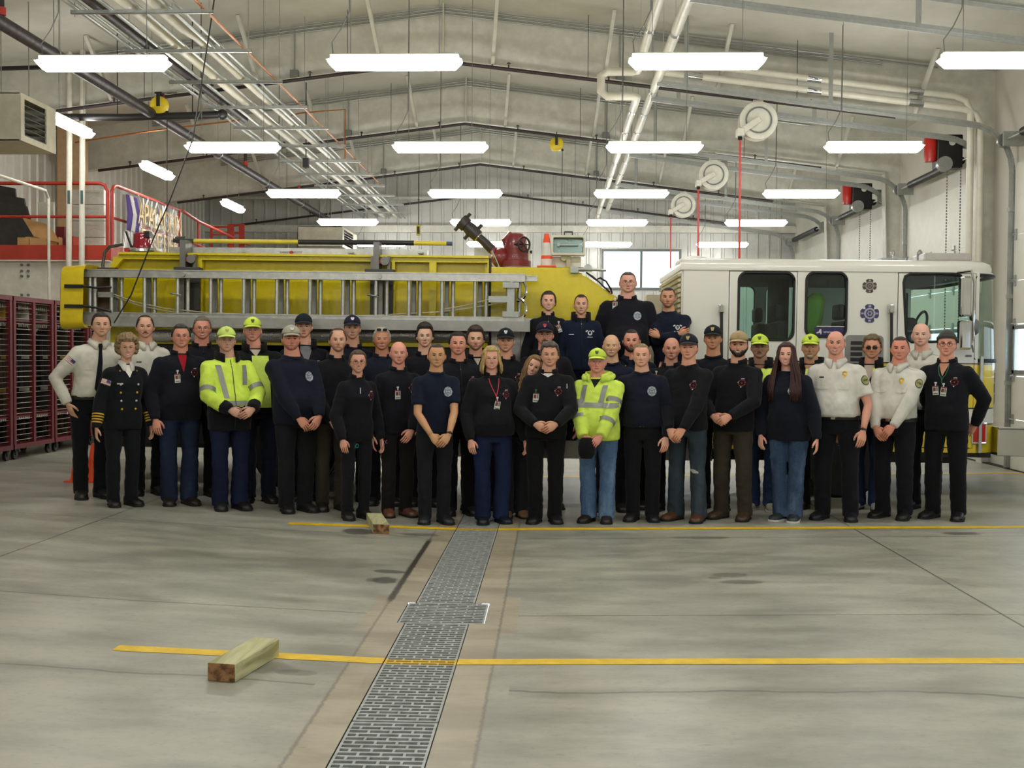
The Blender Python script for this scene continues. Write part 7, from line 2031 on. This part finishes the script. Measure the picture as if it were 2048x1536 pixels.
    for mk in marks:
        if mk[0] == 'watch':
            sgn = mk[1]; Sx, E, T_ = arms[sgn]; m = MB(); d = (T_ - E).normalized(); c = T_ - d * .012
            m.lathe([(.0152 * u, -.008), (.0172 * u, -.008), (.0172 * u, .008), (.0152 * u, .008)], c, d, 16, cap=False); m.sphere(c + (Vector((0, -1, .2)) - d * Vector((0, -1, .2)).dot(d)).normalized() * .017 * u, (.014, .008, .014), 8, 6); m.obj('wristwatch', M_steelw, root)
        elif mk[0] == 'shears':   # shears tucked in a trouser pocket, coloured finger loops showing
            pbv = BVHTree.FromPolygons([v.co for v in pm.vertices], [tuple(p.vertices) for p in pm.polygons]); h = pbv.ray_cast(Vector((mk[1] * u, -1, mk[2] * H)), Vector((0, 1, 0)))
            if h[0] is not None:
                c = h[0] + Vector((0, -.008, 0)); m = MB()
                for s in (-1, 1): m.tube([c + Vector((s * .017 + .014 * math.cos(t), 0, .019 * math.sin(t) + s * .004)) for t in np.linspace(0, 2 * math.pi, 15)], .004, 5, 0 if s < 0 else 1, cap=False)
                m.obj('shears', [plain('loop_' + q.strip('#'), q, .4) for q in mk[3]], root)
                if len(mk) > 4: m = MB(); c2 = c + Vector((-.035, 0, -.04)); m.box(c2.x - .005, c2.x + .005, c2.y - .006, c2.y, c2.z - .03, c2.z + .02); m.obj('pen_light', M_wht, root, smooth=0)
        elif mk[0] == 'tear':
            pbv = BVHTree.FromPolygons([v.co for v in pm.vertices], [tuple(p.vertices) for p in pm.polygons]); m = MB(); rows = []
            for j in (-1, 0, 1):
                row = []
                for i in (-1, -.5, 0, .5, 1):
                    h = pbv.ray_cast(Vector((mk[1] * u + i * .05, -1, mk[2] * H + j * .02 * (1 - .6 * abs(i)) - i * .012)), Vector((0, 1, 0))); row.append(h[0] + Vector((0, -.003, 0)) if h[0] is not None else Vector((mk[1] * u, -.08, mk[2] * H)))
                rows.append(row)
            m.grid(rows); m.obj('knee_tear', fabric('#a9adab', name='frayed_denim'), po, smooth=0)
        elif mk[0] == 'heldcap':
            c = (arms[-1][2] + arms[1][2]) / 2 + Vector((-.045, -.035, -.03)); m = MB()
            m.loft([[c + Vector((a_ * math.cos(t) + .012 * math.sin(3 * t), b_ * math.sin(t), z_)) for t in np.linspace(0, 2 * math.pi, 18, endpoint=False)] for z_, a_, b_ in ((.02, .03, .02), (0, .06, .035), (-.07, .075, .045), (-.14, .072, .04), (-.185, .045, .025))])
            M4 = Matrix.Translation((P0.x, Y, zb)) @ R.to_4x4(); m.V = [tuple(M4 @ Vector(v)) for v in m.V]
            tag(m.obj('knit_hat', fabric('#121214', name='knit'), smooth=180, origin=tuple(M4 @ c)), 'black cloth hat held low in the hands of the lime jacket man', 'hat')
    return root
NAVY = '#15161f'; SWEAT = '#161a29'; LIME = '#d2ec5a'; WHITE_S = '#cfccbf'
LCAP = '#d6ec58'
CM_D = ('#3a4a20', '#2c3518'); CM_G = ('#b7a55a', '#c9c6b0')
TAN = '#c8957b'; PINK = '#c98a74'; RED = '#c4846e'; PALE = '#cfa189'; OLIVE = '#b8896a'
DK = '#131419'; JB = ('#1c2438', '#2a3654')
S_ = person
STEP = STEP_Z
S_('man in white shirt and black tie at far left, hand in pocket', 205, 625, 10.8, 182, yaw=16, skin=TAN, hair='#241c19', style='short', toptype='shirt', topc=WHITE_S, tuck=True, belly=.25, poseL='pocket', poseR='down', smile=.55, marks=[('tie',), ('placket',), ('pocket', (-1, 1)), ('flag', -1), ('bar', -.06, .742, '#d8d4c4')], trouser=DK, w=1.05)
S_('older woman in dark dress uniform with gold striped cuffs', 256, 672, 10.4, 245, yaw=20, sex='f', skin='#c2917a', hair='#8a7350', style='curly', toptype='dress', topc='#14161b', hem=.455, smile=.9, belly=.35, w=1.04, marks=[('goldcuff',), ('flag', -1), ('dbl',), ('vee', '#e0dcd6', .075, .04), ('bar', -.055, .725, '#cfcfca'), ('pins', [(-.05, .80), (.05, .80)])], trouser='#15171c', shoe='#171515', glasses=('thin', '#9a8a72'))
S_('mustached man in white shirt behind the woman in dress uniform', 291, 630, 11.35, 296, yaw=10, skin=TAN, hair='#33271f', style='recede', toptype='shirt', topc=WHITE_S, tuck=True, beard=('moustache', '#3a2c22'), smile=.3, belly=.2, marks=[('placket',), ('pocket', (-1, 1)), ('bar', -.052, .742, '#1c1a18')], trouser=DK)
S_('man in navy jacket over red shirt, badge on chest, blue trousers', 363, 648, 10.75, 358, yaw=14, skin=RED, hair='#2f2824', style='short', toptype='fleece', topc=NAVY, belly=.75, w=1.12, poseL='front', smile=.4, head=dict(fat=.7), glasses=('thin', '#8d8176'), marks=[('vee', '#9c1f2c', .10, .026), ('cross',), ('id', -.035, .705, -.05)], jean=JB, shoe='#29211b')
S_('grey haired man in dark jacket standing behind the red shirt', 405, 633, 11.5, 402, yaw=10, skin=RED, hair='#6f6759', style='short', toptype='fleece', topc='#17171f', belly=.6, w=1.1, smile=.9, head=dict(fat=.7), glasses=('thin', '#7a5a4e'), marks=[('cross',), ('zip',)], trouser=DK)
S_('man in hi-vis jacket with black lower half, lime cap and glasses', 453, 653, 10.65, 460, yaw=18, skin='#bb8d78', hair='#77706a', style='short', toptype='hivis', topc=LIME, belly=.6, w=1.12, hem=.44, cap='#d6ee7c', capmark=CM_G, smile=.1, poseL='belly', poseR='bellyo', head=dict(fat=.5), glasses=('thin', '#8a8078'), marks=[('zip', .46), ('band', 'v', -.072, .80, -.045, .62), ('band', 'v', .075, .80, .065, .69), ('band', 'h', .592, .075), ('band', 's', -1, 0, .72, .88), ('band', 's', 1, 0, .72, .88)], jean=('#161c33', '#1e2748'), shoe='#201e1d', vox_=.0115)
S_('white mustached man in bright lime cap and open black coat', 505, 634, 11.35, 517, yaw=5, skin=PINK, hair='#aaa59d', style='short', toptype='coat', topc='#14171a', belly=.5, w=1.12, cap=LCAP, capmark=CM_D, beard=('moustache', '#cfc8bd'), smile=.5, glasses=('thin', '#9a8f88'), head=dict(fat=.4), hem=.49, marks=[('lime', -.028, .062, .52, .80, .02), ('vee', '#c7b7a8', .04, .03)], trouser='#171b2b')
S_('broad man in navy sweatshirt and grey trucker cap', 582, 650, 10.8, 592, yaw=22, skin=RED, hair='#4a3629', style='short', toptype='sweat', topc=SWEAT, belly=.85, w=1.16, cap='#a9a695', capmark=('#d9d6cf', '#4c3a33'), poseL='clasp', poseR='claspo', head=dict(fat=.9), smile=.4, beard=('stubble', '#6e4f3c'), marks=[('seal',)], trouser='#1a1b1f', shoe='#232120')
S_('tall man in dark ball cap and black jacket, grey shirt collar', 607, 627, 11.75, 612, yaw=8, skin=TAN, hair='#2c221c', style='short', toptype='coat', topc='#17181f', cap='#1d262b', smile=.15, marks=[('vee', '#77767a', .10, .04), ('cross',)], trouser=DK, head=dict(wid=.98))
S_('man with receding brown hair, dark fleece and brown trousers', 676, 656, 11.05, 664, yaw=15, skin=TAN, hair='#4a3a2b', style='recede', toptype='fleece', topc='#15151b', belly=.25, poseL='clasp', poseR='claspo', smile=.4, marks=[('vee', '#1b1517', .05, .035)], trouser='#3a352e', shoe='#2b2621', beard=('stubble', '#8a6a56'))
S_('man in navy cap with white logo peering over the back row', 704, 630, 11.75, 706, yaw=8, skin='#c08f78', hair='#241c18', style='short', toptype='fleece', topc='#151823', cap='#22253a', capmark=('#d3cfd4', '#a24a50'), smile=.6, head=dict(wid=.95), trouser=DK)
S_('woman with brown hair tied back, glasses, shears at her pocket', 716, 700, 10.5, 712, yaw=24, sex='f', skin='#c68d76', hair='#4b3b2c', style='tied', toptype='fleece', topc='#14141b', belly=.2, w=.98, smile=.8, glasses=('thick', '#5b4034'), marks=[('cross',), ('pen', -.012, .765), ('shears', -.02, .435, ('#1d8b86', '#1d8b86'), 1)], trouser='#17171d', poseL='front')
S_('silver haired man with sunglasses pushed up on his head', 763, 655, 11.7, 766, yaw=5, skin='#b87c60', hair='#b5afa6', style='short', toptype='fleece', topc='#161b28', belly=.5, w=1.12, smile=.3, glasses=('head', '#b3aba3'), head=dict(fat=.5), beard=('moustache', '#b7a495'), trouser=DK)
S_('bald fair man in dark fleece with white badge, brown shoes', 797, 682, 10.85, 795, yaw=18, skin='#cf8f7c', hair='#a98a70', style='bald', toptype='fleece', topc='#14151c', belly=.3, w=1.02, poseL='down', poseR='clasp', smile=.6, marks=[('cross',), ('id', -.028, .70, 0), ('shears', -.085, .43, ('#8070c8', '#c8352c'))], trouser='#1d1a18', shoe='#6b4432')
S_('young dark haired man in black fleece, back row before silver roll', 849, 649, 11.8, 849, yaw=2, skin=PALE, hair='#2a1f1a', style='tall', toptype='fleece', topc='#14141b', smile=.7, head=dict(wid=.96), trouser=DK)
S_('young man in short sleeved navy t-shirt, bare forearms crossed low', 873, 686, 10.5, 869, yaw=10, skin='#bd8c66', hair='#33271e', style='buzz', toptype='tee', topc='#141b2c', belly=.05, tuck=False, hem=.505, poseL='clasp', poseR='claspo', smile=.1, w=1.02, marks=[('seal',), ('watch', 1)], trouser='#1b1d24', shoe='#25282b')
S_('dark haired man in black fleece behind the t-shirted man', 915, 663, 11.2, 920, yaw=10, skin=PINK, hair='#1f1815', style='short', toptype='fleece', topc='#15151c', belly=.4, w=1.1, smile=.2, head=dict(fat=.6), marks=[('cross',), ('zip',), ('vee', '#121218', .06, .03)], trouser=DK)
S_('man with swept up brown hair and stubble, before yellow panel', 950, 655, 11.75, 955, yaw=8, skin=TAN, hair='#3a2b24', style='tall', toptype='fleece', topc='#15161e', smile=.3, beard=('stubble', '#4a382e'), marks=[('vee', '#b9a898', .04, .02), ('cross',)], trouser=DK)
S_('blonde woman with red lanyard, dark fleece and blue jeans', 982, 693, 10.6, 985, yaw=14, sex='f', skin='#cf9480', hair='#b3985f', style='bob', toptype='fleece', topc='#16161b', belly=.75, w=1.14, hem=.50, poseL='front', poseR='down', smile=1.0, head=dict(fat=.7), glasses=('thin', '#b09a8c'), marks=[('lanyard', '#c22834', .725), ('id', .004, .675, .18), ('cross',), ('vee', '#131317', .05, .035)], jean=('#18203a', '#22305a'), shoe='#1b222c')
S_('young man in black cap with white letter, before the grey panel', 1010, 656, 11.7, 1015, yaw=3, skin='#c59276', hair='#241b17', style='buzz', toptype='fleece', topc='#14141a', cap='#1c1f25', capmark=('#d9dde0', '#d9dde0'), smile=.35, marks=[('cross',), ('vee', '#121216', .05, .035)], trouser=DK)
S_('woman with long wavy auburn hair leaning on a shoulder', 1056, 705, 11.0, 1030, yaw=8, sex='f', skin='#cf9a84', hair='#80603a', style='wavy', toptype='tee', topc='#15161d', w=1.05, belly=.3, hem=.49, tilt=24, smile=1.0, poseL=((.145, -.05, .49), (.5, .8, .1), (.03, -.2, -1), (-.7, -.6, 0), (.3, -1, 0), .45), poseR='down', head=dict(fat=.4), trouser='#2c2c32', shoe='#8a6a48', marks=[('watch', -1)], stance=.07)
S_('grey haired man in black fleece, green clip badge, hands folded', 1098, 685, 10.62, 1091, yaw=-2, skin='#c28e74', hair='#4d463e', style='parted', toptype='fleece', topc='#14151a', belly=.5, w=1.1, poseL='belly', poseR='bellyo', smile=.45, head=dict(fat=.5), marks=[('cross',), ('id', -.06, .70, .06, 1), ('pen', .108, .76), ('vee', '#d4cdc4', .022, .04), ('watch', -1)], trouser='#121216', shoe='#1a1a1c')
S_('goateed man in navy cap with red emblem behind the couple', 1088, 643, 11.75, 1092, yaw=0, skin='#c48a74', hair='#3a2a22', style='short', toptype='fleece', topc='#17151b', cap='#221f30', capmark=('#b33a44', '#c9a0a0'), beard=('goatee', '#4a2f25'), smile=.3, glasses=('thin', '#6a5248'), marks=[('vee', '#d7d2cb', .07, .03)], trouser=DK, w=1.05)
S_('smiling young woman with dark hair standing up on the truck step', 1095, 582, 12.3, 1092, yaw=4, base=STEP, sex='f', skin='#d09a82', hair='#2e211b', style='tied', toptype='fleece', topc='#13141b', smile=1.0, w=1.02, belly=.15, marks=[('id', .07, .75, -.35), ('zip',)], trouser=DK)
S_('young man in navy jumpsuit with white crest on the truck step', 1160, 588, 12.27, 1160, yaw=4, base=STEP, skin=TAN, hair='#33261e', style='buzz', toptype='coat', topc='#131c31', smile=.2, w=1.02, belly=.1, marks=[('axes', 1), ('zip',), ('vee', '#11131c', .05, .03)], trouser='#131c31', head=dict(wid=.95))
S_('tall broad man with glasses and badge standing highest on the truck', 1253, 551, 12.5, 1250, yaw=3, base=STEP, skin='#c89480', hair='#4c423c', style='buzz', toptype='fleece', topc='#15161e', smile=.6, w=1.27, belly=1.2, H=1.88, head=dict(fat=1.1, wid=1.08), glasses=('thin', '#5a4c48'), marks=[('id', -.075, .80, 0), ('seal',)], trouser=DK)
S_('man in navy sweatshirt with arms crossed beside the white cab', 1333, 574, 12.5, 1340, yaw=-4, base=STEP, skin='#bb8467', hair='#241c18', style='buzz', toptype='sweat', topc='#141a2a', smile=.15, w=1.08, belly=.25, poseL='crossu', poseR='crosso', marks=[('axes',)], trouser=DK, beard=('stubble', '#5a443a'))
S_('man in lime hooded rain jacket, lime cap and light jeans', 1193, 696, 10.62, 1196, yaw=-14, skin='#cf8a76', hair='#b9b1a6', style='short', toptype='hivis', topc='#d3ec60', under='all', belly=.75, w=1.16, hem=.48, cap=LCAP, capmark=CM_D, smile=.5, poseL='clasp', poseR='claspo', glasses=('thin', '#b09890'), head=dict(fat=.9), marks=[('hood',), ('heldcap',), ('vee', '#20211d', .05, .03), ('band', 'v', -.06, .80, -.075, .70), ('band', 'v', .062, .80, .04, .70), ('band', 'h', .685), ('band', 's', 1, 0, .45, .62), ('band', 's', -1, 0, .55, .7), ('band', 's', 1, 1, .25, .42), ('band', 's', -1, 1, .1, .25)], jean=('#3f5a80', '#7d98b8'), shoe='#2b201c', vox_=.0115)
S_('bald old man with white mustache behind the lime jacket', 1221, 668, 11.5, 1225, yaw=-4, skin='#c99b7c', hair='#cfcac0', style='bald', toptype='tee', topc='#161b2c', smile=.3, belly=.3, beard=('moustache', '#d8cfc2'), marks=[('axes',)], trouser=DK)
S_('dark bearded young man between bald man and blond man', 1261, 658, 11.7, 1262, yaw=-3, skin=PINK, hair='#241b17', style='buzz', toptype='shirt', topc='#161c2b', smile=.6, beard=('full', '#3a2620'), head=dict(fat=.6), marks=[('pins', [(-.03, .80)])], trouser=DK, w=1.06)
S_('blond crew cut man in navy sweatshirt with round white seal', 1281, 686, 10.72, 1286, yaw=-4, skin='#d29a84', hair='#8c7350', style='buzz', toptype='sweat', topc='#161a29', belly=.35, w=1.08, tuck=True, hem=.545, poseL='down', poseR='front', smile=.05, head=dict(fat=.6), marks=[('seal',)], trouser='#15151a', shoe='#1d1d20')
S_('bald man in dark fleece half hidden by black cap', 1341, 674, 11.45, 1336, yaw=-8, skin='#bd8670', hair='#4a3c36', style='bald', toptype='fleece', topc='#141419', smile=.0, belly=.4, w=1.08, head=dict(fat=.4), marks=[('zip',), ('id', -.07, .765, .2)], trouser=DK)
S_('young man in black embroidered cap, sleeves pushed up, torn jeans', 1375, 667, 10.68, 1375, yaw=-26, skin='#d0937a', hair='#1f1816', style='short', toptype='sweat', topc='#14151b', hem=.49, belly=.3, w=1.05, cap='#23262f', capmark=CM_G, poseL='clasp', poseR='claspo', smile=.4, head=dict(fat=.4), marks=[('cross',), ('vee', '#15110f', .07, .04), ('tear', .06, .275)], jean=('#2c3640', '#4a5560'), shoe='#5b3d2c', stance=.11)
S_('slim man in black cap and navy t-shirt before the cab door', 1423, 650, 11.6, 1428, yaw=-10, skin='#c48b6c', hair='#2a1e18', style='short', toptype='tee', topc='#14171f', cap='#1d2129', capmark=CM_G, smile=.3, w=.97, belly=.05, marks=[('seal',)], trouser=DK)
S_('bearded man in tan cap with clasped hands and brown trousers', 1475, 662, 10.78, 1466, yaw=-24, skin='#cd947c', hair='#211916', style='short', toptype='fleece', topc='#15151b', cap='#b59f78', capmark=('#a88d60', '#9a8258'), beard=('full', '#261c18'), smile=1.0, poseL='belly', poseR='bellyo', belly=.2, w=1.08, marks=[('cross',), ('vee', '#121217', .05, .035)], trouser='#3a342b', shoe='#4a3828', stance=.11)
S_('mustached man in lime cap and open lime lined coat by the cab', 1517, 668, 11.45, 1524, yaw=-8, skin='#a0775f', hair='#453a32', style='short', toptype='coat', topc='#17171b', cap=LCAP, capmark=CM_D, beard=('moustache', '#4a3b32'), smile=.0, belly=.5, w=1.12, hem=.5, head=dict(fat=.6), glasses=('thin', '#6f5f54'), marks=[('lime', .012, .085, .60, .816, .0), ('band', 'v', .072, .79, .072, .60), ('vee', '#8b6a55', .05, .03)], jean=('#1d2a44', '#324668'), shoe=('#8b8778', '#b5b0a4'))
S_('woman with very long dark red hair, navy sweatshirt and faded jeans', 1570, 685, 10.62, 1577, yaw=-20, sex='f', skin='#d49c88', hair='#3a1a1a', style='long', toptype='sweat', topc='#141722', hem=.455, belly=.35, w=1.12, smile=1.0, head=dict(fat=.4), marks=[('seal',), ('watch', 1)], jean=('#2b3c58', '#61789a'), shoe=('#2c3434', '#d8d8d4'), poseL='front', stance=.06)
S_('older goateed man in lime cap and dark collar by the grille', 1618, 668, 11.5, 1626, yaw=-14, skin='#c08a6c', hair='#a59a8c', style='short', toptype='coat', topc='#15171a', cap=LCAP, capmark=CM_D, beard=('goatee', '#b5a184'), smile=.0, belly=.5, w=1.1, head=dict(fat=.6), marks=[('lime', -.02, .09, .55, .812, 0), ('vee', '#b98a6c', .06, .03)], trouser=DK)
S_('balding man in short sleeved white shirt with gold badge', 1668, 661, 10.7, 1674, yaw=-12, skin='#cd8f7a', hair='#2f2520', style='bald', toptype='tee', topc='#d6d3ca', tuck=True, belly=.7, w=1.16, smile=1.0, poseL='down', poseR='front', head=dict(fat=.6), marks=[('collar',), ('placket',), ('pocket', (-1, 1)), ('bar', -.062, .757, '#1b1a18'), ('badge', .056, .775), ('patch', 1), ('watch', 1)], trouser='#15161d', shoe='#191a22', stance=.12)
S_('man in dark sunglasses and black and lime coat', 1741, 671, 11.45, 1735, yaw=-10, skin='#c2866c', hair='#6b5a40', style='parted', toptype='coat', topc='#15171a', smile=.0, belly=.45, w=1.1, glasses=('sun', '#3a332e'), marks=[('lime', .022, .10, .56, .818, 0), ('vee', '#b9a79c', .11, .04)], jean=('#1c2844', '#2d3f66'), shoe='#9a9a98')
S_('man in long sleeved white shirt, gold badge, hands clasped', 1797, 672, 10.78, 1788, yaw=-22, skin='#c8836d', hair='#30261f', style='buzz', toptype='shirt', topc='#d2cfc5', tuck=True, belly=.55, w=1.14, smile=.7, poseL='clasp', poseR='claspo', head=dict(fat=.7), marks=[('placket',), ('pocket', (-1, 1)), ('badge', .05, .76), ('patch', 1)], trouser='#15161d', shoe='#171716', stance=.1)
S_('bald man in white shirt standing behind, gold badge on chest', 1838, 645, 11.45, 1848, yaw=-14, skin='#d3a08b', hair='#9a7c68', style=None, toptype='shirt', topc='#d2cfc2', tuck=True, belly=.3, w=1.08, smile=.4, marks=[('placket',), ('pocket', (-1, 1)), ('badge', .052, .765)], trouser='#15161d', shoe='#15161d')
S_('young man in grey knit cap and glasses at far right', 1890, 660, 10.7, 1892, yaw=-18, skin='#d0917c', hair='#2e241f', style='short', toptype='fleece', topc='#14151c', cap='beanie', belly=.35, w=1.1, smile=.6, glasses=('thick', '#2b2322'), poseL='back', poseR=((.105, .115, .505), (1, .35, 0), (-.7, .15, -.6), (0, 1, 0), (0, 0, 1), .4), marks=[('cross',), ('lanyard', '#1f6b45', .745), ('id', -.03, .69, -.08), ('id', .012, .685, .12), ('vee', '#c28a72', .07, .028)], trouser='#131318', shoe='#171717', stance=.11, head=dict(fat=.4))
